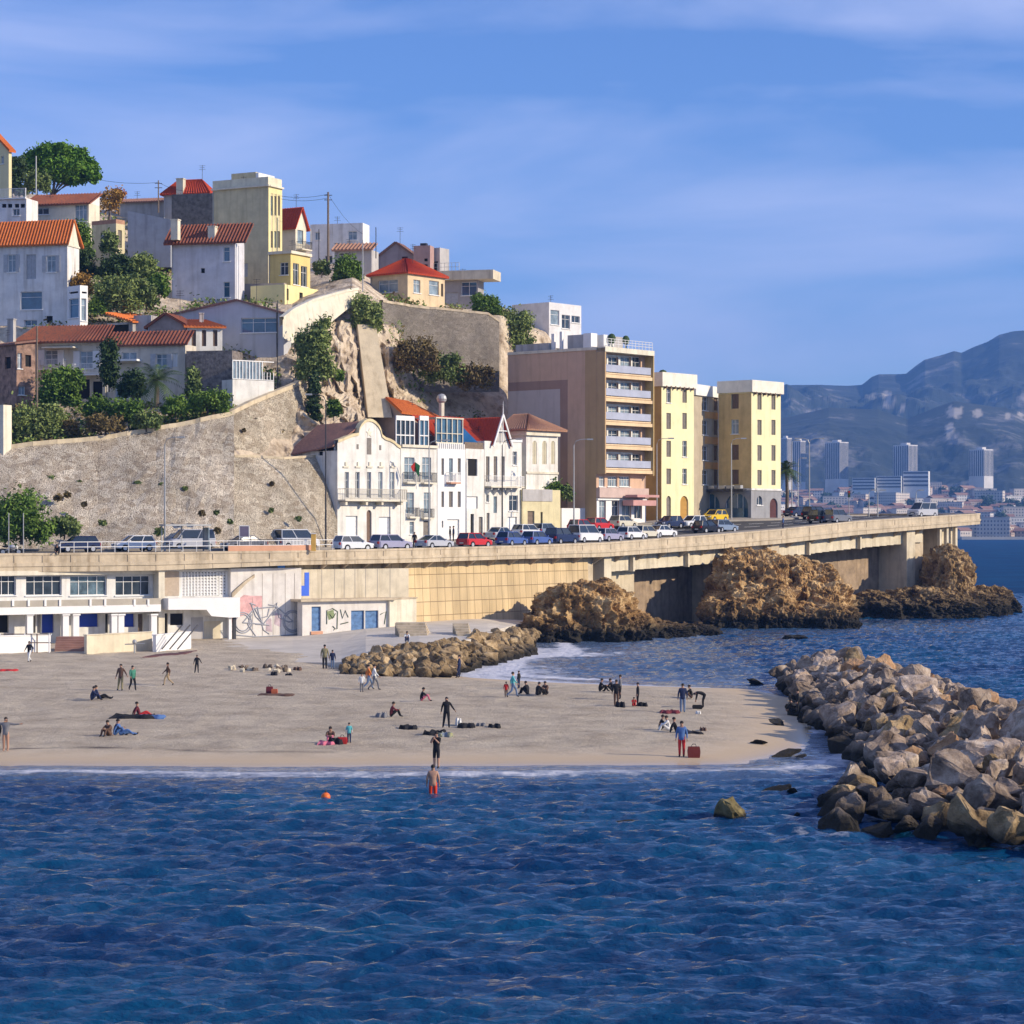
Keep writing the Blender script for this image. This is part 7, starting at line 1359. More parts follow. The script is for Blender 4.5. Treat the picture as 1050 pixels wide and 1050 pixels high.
# rock revetment between the sand and the promenade
FRV = [(352, 172.5, .55), (380, 171, .5), (430, 170, .4), (456, 172, .35), (474, 184, .1), (512, 197, 0), (548, 210, -.1)]; BKV = [(352, 180, .9), (380, 185, 1.4), (430, 189, 1.6), (480, 198, 1.7), (512, 214, 1.5), (548, 230, 1.0)]
pl2 = []
for _ in range(6000):
    px = rb_.uniform(352, 547); t_ = rb_.random(); (Ya, za), (Yb, zb_) = pw(px, FRV), pw(px, BKV); Y = lerp(Ya, Yb, t_); p = Vector(((px - 525) / F * Y, Y, lerp(za, zb_, t_ ** .8))); r_ = rb_.choice((.42, .5, .6, .7)) * (1.0 if px < 410 else 1.35)
    if all((p - a).length > (r_ + c_) * .74 for a, c_ in pl2): pl2.append((p, r_))
lim2 = sorted([r_ / p.y for p, r_ in pl2], reverse=True)[75]
for p, r_ in pl2:
    px = 525 + F * p.x / p.y; boulder(p + Vector((0, 0, rb_.uniform(0, .3))), r_, ROCKY, ('tawny rock ' if r_ < .85 else 'large tawny rock ') + ('at the sand end' if px < 400 else 'in the middle' if px < 470 else 'where the waves break' if px < 530 else 'at the crag end') + ' of the pile below the promenade', 'rocks piled between the beach and the promenade', rb_, stuff=(r_ / p.y) < lim2)
VV, FF, MI = [], [], []; o_n = 0; mlist = [ROCKG, ROCKO, ROCKY]
for p, r_, m, k_, az in BSTUFF:
    me = BM_[k_]; co = np.zeros(len(me.vertices) * 3, dtype=np.float32); me.vertices.foreach_get('co', co); co = co.reshape(-1, 3) * r_; c_, s_ = math.cos(az), math.sin(az); co = np.stack([co[:, 0] * c_ - co[:, 1] * s_, co[:, 0] * s_ + co[:, 1] * c_, co[:, 2]], 1) + np.array(p)
    VV.append(co); FF += [[v + o_n for v in f.vertices] for f in me.polygons]; MI += [mlist.index(m)] * len(me.polygons); o_n += len(co)
me = bpy.data.meshes.new('boulders'); me.from_pydata(np.vstack(VV).tolist(), [], FF)
for m in mlist: me.materials.append(m)
me.polygons.foreach_set('material_index', MI); me.update(); o = bpy.data.objects.new('boulders', me); COL.objects.link(o); setp(o, 'smaller and farther boulders filling the breakwater and the rock pile', kind='stuff')
cols_ = np.linspace(352, 550, 90); tt = np.linspace(0, 1, 20); A3 = np.zeros((20, 90, 3))
for i, px in enumerate(cols_):
    (Ya, za), (Yb, zb_) = pw(px, FRV), pw(px, BKV)
    for j, t_ in enumerate(tt): Y = lerp(Ya, Yb, t_); A3[j, i] = ((px - 525) / F * Y, Y, lerp(za, zb_, t_ ** .8) - .35)
grid_obj('rock_bank', A3[..., 0], A3[..., 1], A3[..., 2], ROCKY, smooth=False, kind='structure')
for i in range(26): px = rb_.uniform(232, 298); Y = rb_.uniform(171, 177); x = (px - 525) / F * Y; boulder((x, Y, float(sandz(np.array([x]), np.array([Y]))[0][0]) + .1), rb_.uniform(.16, .3), CONCL if i % 2 else ROCKG, 'small pale stone scattered at the edge of the promenade ramp', 'pale stones lining the promenade ramp', rb_, name='stone')
# ------------------------------------------------ people
SKIN = mat('skin', (.42, .24, .16), rough=.6, var=.05); HAIRD = mat('dark_hair', (.02, .014, .01), rough=.6, var=.1)
CL = {n: mat('cloth_' + n, c, rough=.9, var=.1, sc=6) for n, c in dict(black=(.015, .015, .018), navy=(.02, .03, .08), blue=(.08, .16, .36), jean=(.14, .20, .32), white=(.70, .70, .68), red=(.48, .03, .03), teal=(.10, .42, .45), green=(.06, .22, .15), grey=(.18, .18, .19), brown=(.12, .07, .05), orange=(.65, .20, .05), trunks=(.62, .05, .02), tan=(.40, .30, .18), pink=(.55, .15, .22), maroon=(.16, .03, .04), khaki=(.25, .22, .12)).items()}
def pose(kind):
    J = dict(pel=(0, 0, .93), che=(0, 0, 1.27), nek=(0, 0, 1.47), hd=(0, .02, 1.60), tp=(0, .01, 1.70))
    J.update(hl=(-.09, 0, .90), hr=(.09, 0, .90), kl=(-.10, .02, .50), kr=(.10, .02, .50), al=(-.10, 0, .08), ar=(.10, 0, .08), tl=(-.11, .15, .03), tr=(.11, .15, .03))
    J.update(sl=(-.18, 0, 1.40), sr=(.18, 0, 1.40), el=(-.25, -.02, 1.12), er=(.25, -.02, 1.12), wl=(-.27, .06, .88), wr=(.27, .06, .88))
    if kind == 'walk': J.update(kl=(-.1, .22, .53), al=(-.1, .28, .10), tl=(-.1, .42, .05), kr=(.1, -.06, .48), ar=(.1, -.42, .16), tr=(.1, -.34, .03), el=(-.24, -.16, 1.14), wl=(-.25, -.14, .90), er=(.24, .12, 1.14), wr=(.25, .30, .98))
    if kind == 'out': J.update(el=(-.33, .02, 1.16), wl=(-.47, .14, .98), er=(.27, -.04, 1.12), wr=(.31, .08, .88), kl=(-.12, .14, .5), al=(-.14, .16, .08), tl=(-.15, .30, .03), kr=(.14, .02, .5), ar=(.2, 0, .08), tr=(.22, .14, .03))
    if kind == 'wide': J.update(el=(-.45, 0, 1.36), wl=(-.72, .02, 1.38), er=(.45, 0, 1.38), wr=(.72, .02, 1.42))
    if kind == 'phone': J.update(er=(.2, .18, 1.2), wr=(.04, .30, 1.42), el=(-.2, .18, 1.2), wl=(-.05, .30, 1.40))
    if kind == 'bend':
        J.update(che=(0, .30, 1.10), nek=(0, .46, 1.05), hd=(0, .58, .98), tp=(0, .66, .93), sl=(-.18, .40, 1.08), sr=(.18, .40, 1.08), el=(-.2, .44, .80), er=(.2, .44, .80), wl=(-.16, .50, .55), wr=(.16, .50, .55), pel=(0, -.1, .93), hl=(-.09, -.1, .9), hr=(.09, -.1, .9))
    if kind in ('sit', 'legs', 'lie', 'crouch'):
        d = .93 - .14; 
        for q in ('pel', 'che', 'nek', 'hd', 'tp', 'sl', 'sr', 'el', 'er', 'wl', 'wr', 'hl', 'hr'): J[q] = (J[q][0], J[q][1], J[q][2] - d)
        if kind == 'sit': J.update(kl=(-.12, .40, .46), kr=(.12, .42, .46), al=(-.12, .55, .07), ar=(.12, .58, .07), tl=(-.12, .70, .04), tr=(.12, .73, .04), che=(0, .04, .47), nek=(0, .12, .66), hd=(0, .17, .79), tp=(0, .18, .89), sl=(-.18, .08, .60), sr=(.18, .08, .60), el=(-.22, .28, .42), er=(.22, .28, .42), wl=(-.10, .46, .44), wr=(.10, .46, .44))
        if kind == 'legs': J.update(kl=(-.12, .46, .16), kr=(.14, .40, .34), al=(-.14, .90, .07), ar=(.14, .74, .07), tl=(-.15, .95, .18), tr=(.15, .88, .05), che=(0, -.12, .46), nek=(0, -.16, .66), hd=(0, -.14, .80), tp=(0, -.14, .90), sl=(-.18, -.15, .60), sr=(.18, -.15, .60), el=(-.24, -.32, .34), er=(.24, -.32, .34), wl=(-.24, -.38, .06), wr=(.24, -.38, .06))
        if kind == 'lie': J.update(kl=(-.12, .50, .22), kr=(.12, .50, .12), al=(-.12, .95, .07), ar=(.12, .95, .07), tl=(-.14, 1.0, .18), tr=(.14, 1.0, .18), che=(0, -.34, .15), nek=(0, -.56, .17), hd=(0, -.70, .18), tp=(0, -.80, .20), sl=(-.18, -.48, .15), sr=(.18, -.48, .15), el=(-.32, -.30, .08), er=(.32, -.30, .08), wl=(-.30, -.05, .06), wr=(.30, -.05, .06))
        if kind == 'crouch': J.update(pel=(0, 0, .34), hl=(-.09, 0, .32), hr=(.09, 0, .32), kl=(-.16, .34, .46), kr=(.16, .34, .46), al=(-.14, .12, .08), ar=(.14, .12, .08), tl=(-.14, .28, .03), tr=(.14, .28, .03), che=(0, .14, .62), nek=(0, .24, .78), hd=(0, .30, .89), tp=(0, .33, .98), sl=(-.18, .20, .72), sr=(.18, .20, .72), el=(-.22, .36, .52), er=(.22, .36, .52), wl=(-.12, .50, .34), wr=(.12, .50, .34))
    return {k_: Vector(v) for k_, v in J.items()}
RAD = dict(pel=(.165, .13), che=(.185, .14), nek=(.058, .058), hd=(.092, .108), tp=(.06, .07), hl=(.11, .11), hr=(.11, .11), kl=(.078, .078), kr=(.078, .078), al=(.056, .056), ar=(.056, .056), tl=(.036, .03), tr=(.036, .03), sl=(.072, .072), sr=(.072, .072), el=(.054, .054), er=(.054, .054), wl=(.034, .034), wr=(.034, .034))
ED = [('pel', 'che', 1), ('che', 'nek', 1), ('nek', 'hd', 0), ('hd', 'tp', 0), ('pel', 'hl', 2), ('hl', 'kl', 2), ('kl', 'al', 4), ('al', 'tl', 3), ('pel', 'hr', 2), ('hr', 'kr', 2), ('kr', 'ar', 4), ('ar', 'tr', 3), ('che', 'sl', 1), ('sl', 'el', 1), ('el', 'wl', 5), ('che', 'sr', 1), ('sr', 'er', 1), ('er', 'wr', 5)]
PM = {}
def body_mesh(kind):
    if kind in PM: return PM[kind]
    J = pose(kind); names = list(J); me = bpy.data.meshes.new('person'); me.from_pydata([J[q] for q in names], [(names.index(a), names.index(b_)) for a, b_, _ in ED], []); o = bpy.data.objects.new('person', me); COL.objects.link(o)
    sk = o.modifiers.new('skin', 'SKIN'); sv = me.skin_vertices[0].data
    for i, q in enumerate(names): sv[i].radius = RAD[q]; sv[i].use_root = (q == 'pel')
    sk.use_smooth_shade = True; sb = o.modifiers.new('sub', 'SUBSURF'); sb.levels = 1; sb.render_levels = 1
    dg = bpy.context.evaluated_depsgraph_get(); nm = bpy.data.meshes.new_from_object(o.evaluated_get(dg)); bpy.data.objects.remove(o)
    bm = bmesh.new(); bm.from_mesh(nm)
    for f in bm.faces:
        c = f.calc_center_median(); best = (9, 1)
        for a, b_, mi in ED:
            p, q = J[a], J[b_]; e_ = q - p; t_ = max(0, min(1, (c - p).dot(e_) / e_.length_squared)); d_ = (c - p - e_ * t_).length - (lerp(RAD[a][0], RAD[b_][0], t_))
            if d_ < best[0]: best = (d_, 0 if (a == 'che' and b_ == 'nek' and t_ > .75) else mi)
        f.material_index = best[1]; f.smooth = True
    # hands: palm, four fingers and a thumb at each wrist; a nose
    def tube(pts, rad, mi):
        rings = []; 
        for i, p in enumerate(pts):
            t_ = (pts[min(i + 1, len(pts) - 1)] - pts[max(0, i - 1)]).normalized(); a = t_.orthogonal().normalized(); b2 = t_.cross(a); rings.append([bm.verts.new(p + (a * math.cos(j * PI / 2) + b2 * math.sin(j * PI / 2)) * rad[i]) for j in range(4)])
        for A, B in zip(rings, rings[1:]):
            for j in range(4): f = bm.faces.new([A[j], A[(j + 1) % 4], B[(j + 1) % 4], B[j]]); f.material_index = mi; f.smooth = True
        f = bm.faces.new(rings[-1]); f.material_index = mi
    for s_, w_, e_ in ((-1, 'wl', 'el'), (1, 'wr', 'er')):
        d = (J[w_] - J[e_]).normalized(); sd = d.cross(Vector((s_, 0, 0))); sd = sd.normalized() if sd.length > .1 else Vector((0, 1, 0)); c = J[w_]; tube([c - d * .01, c + d * .04, c + d * .085], [.026, .038, .034], 0)
        nn = d.cross(sd)
        for k_, (o_, ln_) in enumerate(((-.03, .065), (-.01, .078), (.01, .072), (.03, .055))): tube([c + d * .08 + sd * o_, c + d * (.08 + ln_ * .55) + sd * o_ * 1.1, c + d * (.08 + ln_) + sd * o_ * 1.1 + nn * .02], [.011, .010, .007], 0)
        tube([c + d * .03 + sd * .03, c + d * .06 + sd * .058, c + d * .09 + sd * .065], [.013, .012, .008], 0)
    nm.materials.clear()
    for _ in range(6): nm.materials.append(SKIN)
    bm.to_mesh(nm); bm.free(); PM[kind] = (nm, J)
    return PM[kind]
def sandpt(px, py):
    lo, hi = 60., 260.
    Y = 150.
    for _ in range(12):
        x = (px - 525) / F * Y; z = max(0, float(sandz(np.array([x]), np.array([Y]))[0][0])); Y = (HC - z) * F / (py - YH)
    return W(px, py, Y)
def person(label, px, py, kind, top, leg, face, h=1.70, shin=None, arm=None, hair=HAIRD, P0=None, group=None, shoe=None):
    nm, J = body_mesh(kind); p = P0 or sandpt(px, py); o = bpy.data.objects.new('person', nm); COL.objects.link(o); o.location = p; o.rotation_euler = (0, 0, R(face)); s_ = h / 1.72; o.scale = (s_,) * 3
    for i, c in enumerate((SKIN, CL.get(top, SKIN), CL.get(leg, SKIN), shoe or CL['black'], CL.get(shin if shin else leg, SKIN), CL.get(arm if arm else top, SKIN))): o.material_slots[i].link = 'OBJECT'; o.material_slots[i].material = c
    setp(o, label, 'person', group); hm = 'hair_' + kind
    if hm not in PM:
        b_ = MB(); up = (J['tp'] - J['hd']).normalized(); b_.ball(J['hd'] + up * .045 + Vector((0, -.025, 0)), .098, 6, sq=(.98, 1.1, 1.05), z0=-.35); ho = b_.build('hair', HAIRD, o, local=True, smooth=True); PM[hm] = ho.data
    else: ho = bpy.data.objects.new('hair', PM[hm]); COL.objects.link(ho); ho.parent = o
    ho.material_slots[0].link = 'OBJECT'; ho.material_slots[0].material = hair; return o
# facing: 0 looks away from the camera, 180 towards it, -90 right, 90 left
GREYH = mat('grey_hair', (.35, .33, .30)); BLOND = mat('fair_hair', (.30, .20, .09)); CAPR = CL['red']
PP = [
 ('person in dark top reaching one arm out, on the sand beside a friend in green', 124, 708, 'out', 'brown', 'khaki', 170, 1.72),
 ('person in green and white jacket standing right of the one reaching out', 136, 708, 'walk', 'green', 'black', -150, 1.62),
 ('person in brown walking left across the middle of the sand', 172, 703, 'walk', 'brown', 'tan', 100, 1.55),
 ('person in black with arms bent, near the mat by the stair block', 202, 690, 'out', 'black', 'black', 180, 1.30),
 ('person in black vest and white shorts by the white railing', 30, 679, 'walk', 'black', 'white', 160, 1.6),
 ('person in dark jacket with arms spread, paddling at the left edge', 6, 770, 'wide', 'grey', 'skin', 180, 1.68),
 ('second bare legged person behind the one with arms spread', -3, 769, 'stand', 'black', 'skin', 150, 1.62),
 ('person in olive jacket standing at the left end of the rock pile', 333, 686, 'stand', 'khaki', 'black', 0, 1.85),
 ('shorter person in purple beside the olive jacket by the rocks', 341, 686, 'stand', 'navy', 'jean', 0, 1.45),
 ('person in orange walking before the rock pile', 378, 707, 'walk', 'orange', 'jean', -80, 1.65),
 ('person in white top striding right before the rock pile', 384, 708, 'walk', 'white', 'grey', -90, 1.72),
 ('small child in white left of the orange shirt', 371, 710, 'stand', 'white', 'grey', 180, 1.25),
 ('person in navy standing at the breaking wave with an arm out', 471, 695, 'out', 'navy', 'navy', 90, 1.7),
 ('person in turquoise jacket and jeans walking on the sand spit', 526, 715, 'walk', 'teal', 'jean', -90, 1.62),
 ('small child in red and white left of the turquoise jacket', 519, 715, 'stand', 'red', 'brown', 180, 1.0),
 ('person in dark clothes walking alone with a bag in the middle of the beach', 458, 746, 'out', 'black', 'black', 180, 1.66),
 ('person in navy jacket standing just behind the turquoise one', 532, 706, 'stand', 'black', 'navy', 60, 1.2),
 ('person in black jacket and long black trousers on the spit, left of the pair', 632, 724, 'stand', 'black', 'brown', 0, 1.62),
 ('person in grey hood beside the black jacket on the spit', 636, 717, 'stand', 'grey', 'black', 90, 1.55),
 ('person in dark coat with light collar standing over the small red child', 654, 724, 'stand', 'black', 'black', 90, 1.45),
 ('tall person in navy jacket and pale jeans on the spit', 700, 731, 'stand', 'navy', 'jean', 0, 1.75),
 ('person in black bending over a bag near the breakwater shade', 721, 726, 'bend', 'black', 'black', 90, 1.55),
 ('person in blue jacket and bright red trousers beside a red suitcase', 699, 776, 'stand', 'blue', 'red', 170, 1.75),
]
for a in PP: person(a[0], *a[1:7], h=a[7], shoe=SKIN if a[5] == 'skin' else None)
SITP = [('person in dark top sitting at the left of the pair by the sand ripple', 94, 718, 'sit', 'navy', 'navy', -80), ('person with stretched dark legs, right one of the seated pair', 101, 717, 'legs', 'navy', 'black', -80), ('person in maroon sitting on a spread of towels', 143, 735, 'legs', 'maroon', 'red', -70), ('person in brown jacket sitting at the nearest left group', 112, 755, 'sit', 'brown', 'brown', 150), ('person with raised blue jeans knees in the nearest left group', 118, 754, 'sit', 'navy', 'blue', -90), ('person lying beside the blue jeans in the nearest left group', 124, 754, 'legs', 'blue', 'blue', -90), ('person in black sitting hunched alone, right of the rock pile centre', 432, 719, 'sit', 'black', 'pink', -90), ('person in maroon and black sitting with bags before the white shirt walker', 401, 735, 'sit', 'maroon', 'black', -80), ('person in dark hat sitting by pink cloth near the wet sand', 339, 762, 'sit', 'brown', 'pink', 180), ('person in black sitting right of the turquoise walker', 541, 712, 'sit', 'black', 'black', 60), ('person in black crouching second right of the turquoise walker', 551, 713, 'sit', 'black', 'black', -60), ('person in dark clothes at the right end of the seated row on the spit', 560, 712, 'sit', 'brown', 'black', 150), ('person in black seated at the edge of the spit beside the channel', 615, 709, 'sit', 'black', 'black', -90), ('person in black seated right of the other by the channel', 628, 709, 'sit', 'black', 'black', 90), ('person in black jacket sitting at the left of the close seated group', 677, 749, 'sit', 'black', 'black', -90), ('person in white and black at the centre of the close seated group', 686, 750, 'sit', 'white', 'white', 90), ('person in black leaning at the right of the close seated group', 694, 752, 'legs', 'black', 'navy', -90), ('person in dark coat seated behind the tall pale jeans', 709, 716, 'sit', 'black', 'brown', 90), ('small child in red sitting on the spit', 650, 724, 'sit', 'red', 'red', 180)]
for a in SITP: person(*a, h=1.05 if 'child' in a[0] else 1.62)
person('small child in pale blue top and dark trousers near the wet sand', 358, 762, 'stand', 'teal', 'navy', 0, 1.05, arm='white')
person('bather in red swim trunks with his back turned, wading knee deep', 444, 812, 'stand', 'skin', 'trunks', 0, 1.72, shin='skin', P0=W(444, 817, 100.5) - Vector((0, 0, .35)))
person('person in black shorts and vest standing at the water edge with hands raised', 447, 785, 'phone', 'black', 'black', 160, 1.72, shin='skin', arm='skin', P0=W(447.5, 788, 109.5))
person('person in white top sitting on the promenade edge above the rocks', 417, 659, 'sit', 'white', 'navy', 180, 1.6, P0=W(417.5, 658, 190.5))
person('person in dark clothes crouching on the lower breakwater stones', 817, 734, 'crouch', 'black', 'black', 60, 1.6, P0=W(815, 733, 139)); person('person in black standing on the breakwater foot', 814, 727, 'stand', 'black', 'black', 90, 1.5, P0=W(818, 733, 137.5)); person('person in pink sitting high on the breakwater', 950, 716, 'sit', 'pink', 'pink', 120, 1.6, P0=W(949, 713, 130)); person('person in dark clothes leaning on the rail at the left of the road', 59, 570, 'crouch', 'black', 'black', 180, 1.6, P0=FA[0].lerp(FA[0], 0) * 0 + W(59, 569, 207.6)); person('person in blue jacket on the pavement of the viaduct', 803, 543, 'stand', 'blue', 'navy', 90, 1.65, P0=W(803, 543.2, 286)); person('person walking on the pavement right of the silver coupe', 467, 560, 'stand', 'black', 'navy', -90, 1.7, P0=W(461.5, 556, 250)); person('second person on the far pavement behind the silver coupe', 463, 556, 'stand', 'navy', 'black', 90, 1.7, P0=W(465, 555.5, 252)); person('person in dark coat between the cars left of the flagpole house', 424, 561, 'stand', 'black', 'black', 0, 1.6, P0=W(425, 562, 236))
# ------------------------------------------------ things lying on the beach
def sz(x, y): return float(sandz(np.array([x]), np.array([y]))[0][0])
def bag(name, label, px, py, w_, d, h, m, group=None, handle=True, open_=True):
    p = sandpt(px, py); root = empty(name, p, label, name.replace('_', ' '), group); b_ = MB(); n = 8
    for i in range(n):
        z0, z1 = h * i / n, h * (i + 1) / n; f = lambda z: 1 - .12 * (2 * z / h - 1) ** 2
        a, c = f(z0), f(z1); A = [(-w_ / 2 * a, -d / 2 * a, z0), (w_ / 2 * a, -d / 2 * a, z0), (w_ / 2 * a, d / 2 * a, z0), (-w_ / 2 * a, d / 2 * a, z0)]; B = [(-w_ / 2 * c, -d / 2 * c, z1), (w_ / 2 * c, -d / 2 * c, z1), (w_ / 2 * c, d / 2 * c, z1), (-w_ / 2 * c, d / 2 * c, z1)]
        for j in range(4): b_.face([A[j], A[(j + 1) % 4], B[(j + 1) % 4], B[j]])
    b_.face(B); b_.face(A[:2] + A[2:]); b_.build('body', m, root, local=True)
    if handle: t = MB(); t.tube([(-w_ * .2, 0, h), (-w_ * .12, 0, h + .12), (w_ * .12, 0, h + .12), (w_ * .2, 0, h)], .02, 5); t.build('handle', DMETAL, root, local=True)
    return root
bag('suitcase', 'dark red suitcase standing on the sand beside the red trousers', 711.5, 777, .62, .3, .55, mat('red_leather', (.16, .03, .025)))
bag('bag', 'tall red bag on a dark cloth in the empty middle of the beach', 276.5, 712, .45, .3, .5, CL['maroon']); bag('bag', 'lower orange red bag touching the tall red bag', 281.5, 712.5, .4, .3, .38, mat('orange_canvas', (.50, .13, .06)), handle=False)
bag('bag', 'dark bag near the pale jeans on the spit', 715, 727, .6, .35, .25, CL['black'], handle=False); bag('bag', 'red and white bag between the pink cloth and the small child', 351, 763, .5, .3, .35, CL['red'])
def cloth(label, px, py, w_, d, m, name='towel', lump=.06, rz=0):
    p = sandpt(px, py); k = 14; b_ = MB(); sd = px * 1.7
    z = lambda i, j: .03 + lump * (1 + noise.noise(Vector((i * .45 + sd, j * .45, 0)))) * (1 if 0 < i < k and 0 < j < k else .2)
    P = lambda i, j: (w_ * (i / k - .5), d * (j / k - .5) + .08 * math.sin(i), z(i, j))
    for i in range(k):
        for j in range(k): b_.face([P(i, j), P(i + 1, j), P(i + 1, j + 1), P(i, j + 1)])
    for i in range(k):
        for a, c in (((i, 0), (i + 1, 0)), ((i, k), (i + 1, k)), ((0, i), (0, i + 1)), ((k, i), (k, i + 1))): q, r_ = P(*a), P(*c); b_.face([q, r_, (r_[0], r_[1], -.1), (q[0], q[1], -.1)])
    o = b_.build(name, m, None, local=True, smooth=False); o.location = p; o.rotation_euler = (0, 0, R(rz)); return setp(o, label, 'towel' if name == 'towel' else name.replace('_', ' '))
cloth('dark cloth under the red bags', 283, 713, 2.3, 1.0, CL['brown']); cloth('dark towels heaped around the maroon seated person', 137, 736, 2.6, 1.5, CL['black'], lump=.12); cloth('blue and red towel right of the maroon seated person', 155, 736, 1.6, 1.2, CL['blue'], lump=.1); cloth('red patterned towel at the left edge of the beach', 6, 688, 1.6, 1.3, CL['red'], lump=.07); cloth('black clothes heap left of the lone walker', 418.5, 747, 1.0, .8, CL['black'], lump=.12); cloth('heap of dark clothes at the feet of the lone walker', 446, 754, 1.3, .9, CL['black'], lump=.16); cloth('yellow and blue bag spread below the lone walker', 456, 755, .9, .7, mat('yellow_blue_cloth', (.40, .38, .12), col2=(.10, .16, .35), sc=3), lump=.14); cloth('dark clothes lying right of the lone walker', 478, 746, 1.0, .8, CL['black'], lump=.16); cloth('small dark clothes heap right of the lone walker group', 493, 745, .55, .5, CL['grey'], lump=.12); cloth('dark clothes at the right end of the lone walker group', 507, 746, .7, .6, CL['black'], lump=.12); cloth('white bag beside the lone walker', 470, 744, .35, .4, CL['white'], lump=.25, name='cloth_bag'); cloth('bright pink cloth under the person in the dark hat', 335, 763, .9, .9, CL['pink'], lump=.1); cloth('black clothes between the pink cloth and the red bag', 344, 763, .8, .7, CL['black'], lump=.22); cloth('dark towel left of the tall pale jeans', 687, 731, 1.2, .9, CL['maroon'], lump=.1); cloth('small white cloth right of the tall pale jeans', 716, 732, .3, .5, CL['white'], lump=.1); cloth('dark clothes by the small red child', 659, 724, .6, .6, CL['black'], lump=.14); cloth('black bag at the feet of the black jacket on the spit', 636, 725, .6, .6, CL['black'], lump=.2); cloth('black towel below the right of the close seated group', 709, 753, 1.3, .8, CL['black'], lump=.09); cloth('small brown cloth alone right of the close seated group', 721, 749.5, .35, .5, CL['brown'], lump=.12); cloth('dark clothes beside the seated maroon and black person', 391, 735.5, .7, .6, CL['grey'], lump=.18); cloth('black cloth at the left of the scattered stones', 281, 692, .45, .5, CL['black'], lump=.14); cloth('dark cloth right of the scattered stones', 296, 693, .5, .5, CL['black'], lump=.1); cloth('brown cloth just below the promenade ramp', 305, 686.5, .6, .5, CL['brown'], lump=.12)
# buoy
bx = W(334, 820, 98.5); root = empty('buoy', (bx.x, bx.y, 0), 'bright orange buoy floating off the beach', 'buoy'); b_ = MB(); b_.ball((0, 0, .12), .2, 8); b_.build('float', mat('buoy_orange', (.80, .16, .03), rough=.4, var=.05), root, local=True, smooth=True); b_ = MB(); b_.tube([(0, 0, .28), (0, 0, .40)], .05, 6); b_.build('ring', DMETAL, root, local=True)
# ------------------------------------------------ street furniture
def lamp(px, pyb, Y, pyt, arm, label, double=False, yaw=None, m=METAL):
    b0 = W(px, pyb, Y); zt = W(px, pyt, Y).z; h = zt - b0.z; root = empty('street_lamp', b0, label, 'street lamp', 'street lamps along the corniche'); p = MB(); p.tube([(0, 0, -.2), (0, 0, h - .6)], .10, 8, r1=.055); p.build('pole', m, root, local=True)
    for s_ in ((1, -1) if double else (1,)):
        a = arm * s_; q = MB(); q.tube([(0, 0, h - .65), (a * .15, 0, h - .15), (a * .55, 0, h + .05), (a, 0, h + .08)], .045, 6); o = q.build('arm', m, root, local=True); l_ = MB(); l_.ob((0, 0, 0), (1, 0), (0, 1), min(a, a + .7 * (1 if a > 0 else -1)), max(a, a + .7 * (1 if a > 0 else -1)), -.14, .14, h - .02, h + .14); l_.build('lamp_head', METAL, root, local=True)
    return root
lamp(169, 563, 221, 449, 1.2, 'slim street lamp before the rubble wall, arm to the right'); lamp(334, 562, 240, 405, -1.4, 'thin street lamp before the shaded villa side', m=DMETAL) ; lamp(440, 558, 250, 452, 1.5, 'street lamp in front of the flag house'); lamp(515, 556, 262, 451, 1.5, 'street lamp in front of the spired gable house', m=DMETAL); lamp(588.5, 548, 268, 451, 1.5, 'street lamp against the brown block'); lamp(673.5, 545, 285, 450, 1.4, 'street lamp at the narrow yellow block'); lamp(750, 535, 296, 450, 1.2, 'street lamp before the grey arcade')
lamp(830, 531, 335, 450, 1.4, 'tall double headed street lamp right of the palm', double=True); lamp(812, 530, 350, 452, .6, 'thin lamp pole between the palm and the double lamp'); lamp(818.5, 530, 365, 470, .6, 'thin distant lamp pole left of the double lamp')
for px, yt in ((900, 503), (891, 503), (939.5, 503)): lamp(px, 530 - (1 if px > 930 else 0), 330, yt, .4, {900: 'grey lamp pole right of the traffic light', 891: 'second grey pole right of the traffic light', 939.5: 'grey pole beside the far silver car'}[px])
def pole(name, label, cat, px, pyb, pyt, Y, r_=.09, m=WOOD, extra=None):
    b0 = W(px, pyb, Y); h = W(px, pyt, Y).z - b0.z; root = empty(name, b0, label, cat); p = MB(); p.tube([(0, 0, -.4), (0, 0, h)], r_, 7, r1=r_ * .8); p.build('pole', m, root, local=True)
    if extra: extra(root, h)
    return root
def xarm(root, h):
    for z in (.4, 1.0): q = MB(); q.tube([(-.5, 0, h - z), (.5, 0, h - z)], .05, 5); q.build('crossarm', DMETAL, root, local=True)
U1 = pole('utility_pole', 'tall dark utility pole on the hilltop right of the tower', 'utility pole', 336.5, 266, 197, 300, .16, WOOD, xarm); pole('utility_pole', 'wooden utility pole among the cream houses at the left', 'utility pole', 38, 452, 334, 239, .11, WOOD); U3 = pole('utility_pole', 'short wooden pole with cross arm on the roofs left of the red hip roof', 'utility pole', 162.5, 215, 185, 318, .10, WOOD, xarm)
pole('utility_pole', 'slim pale pole in front of the umbrella pine', 'utility pole', 37, 196, 160, 300, .09, METAL); pole('mast', 'thin aerial mast on the roof right of the tower', 'mast', 385.5, 262, 233, 318, .07, DMETAL); pole('mast', 'slim pale post at the corner of the lane', 'mast', 372, 296, 246, 282, .07, METAL); pole('mast', 'thin dark post behind the lane hedge', 'mast', 327, 266, 235, 300, .06, DMETAL); pole('pole', 'thin pole in front of the lane wall', 'pole', 284.7, 402, 308, 258, .05, DMETAL)
def wire(label, a, b_, sag): 
    m_ = MB(); m_.tube([lerp(a, b_, i / 12) - Vector((0, 0, sag * 4 * (i / 12) * (1 - i / 12))) for i in range(13)], .022, 4); setp(m_.build('overhead_wire', WIRE), label, 'wire')
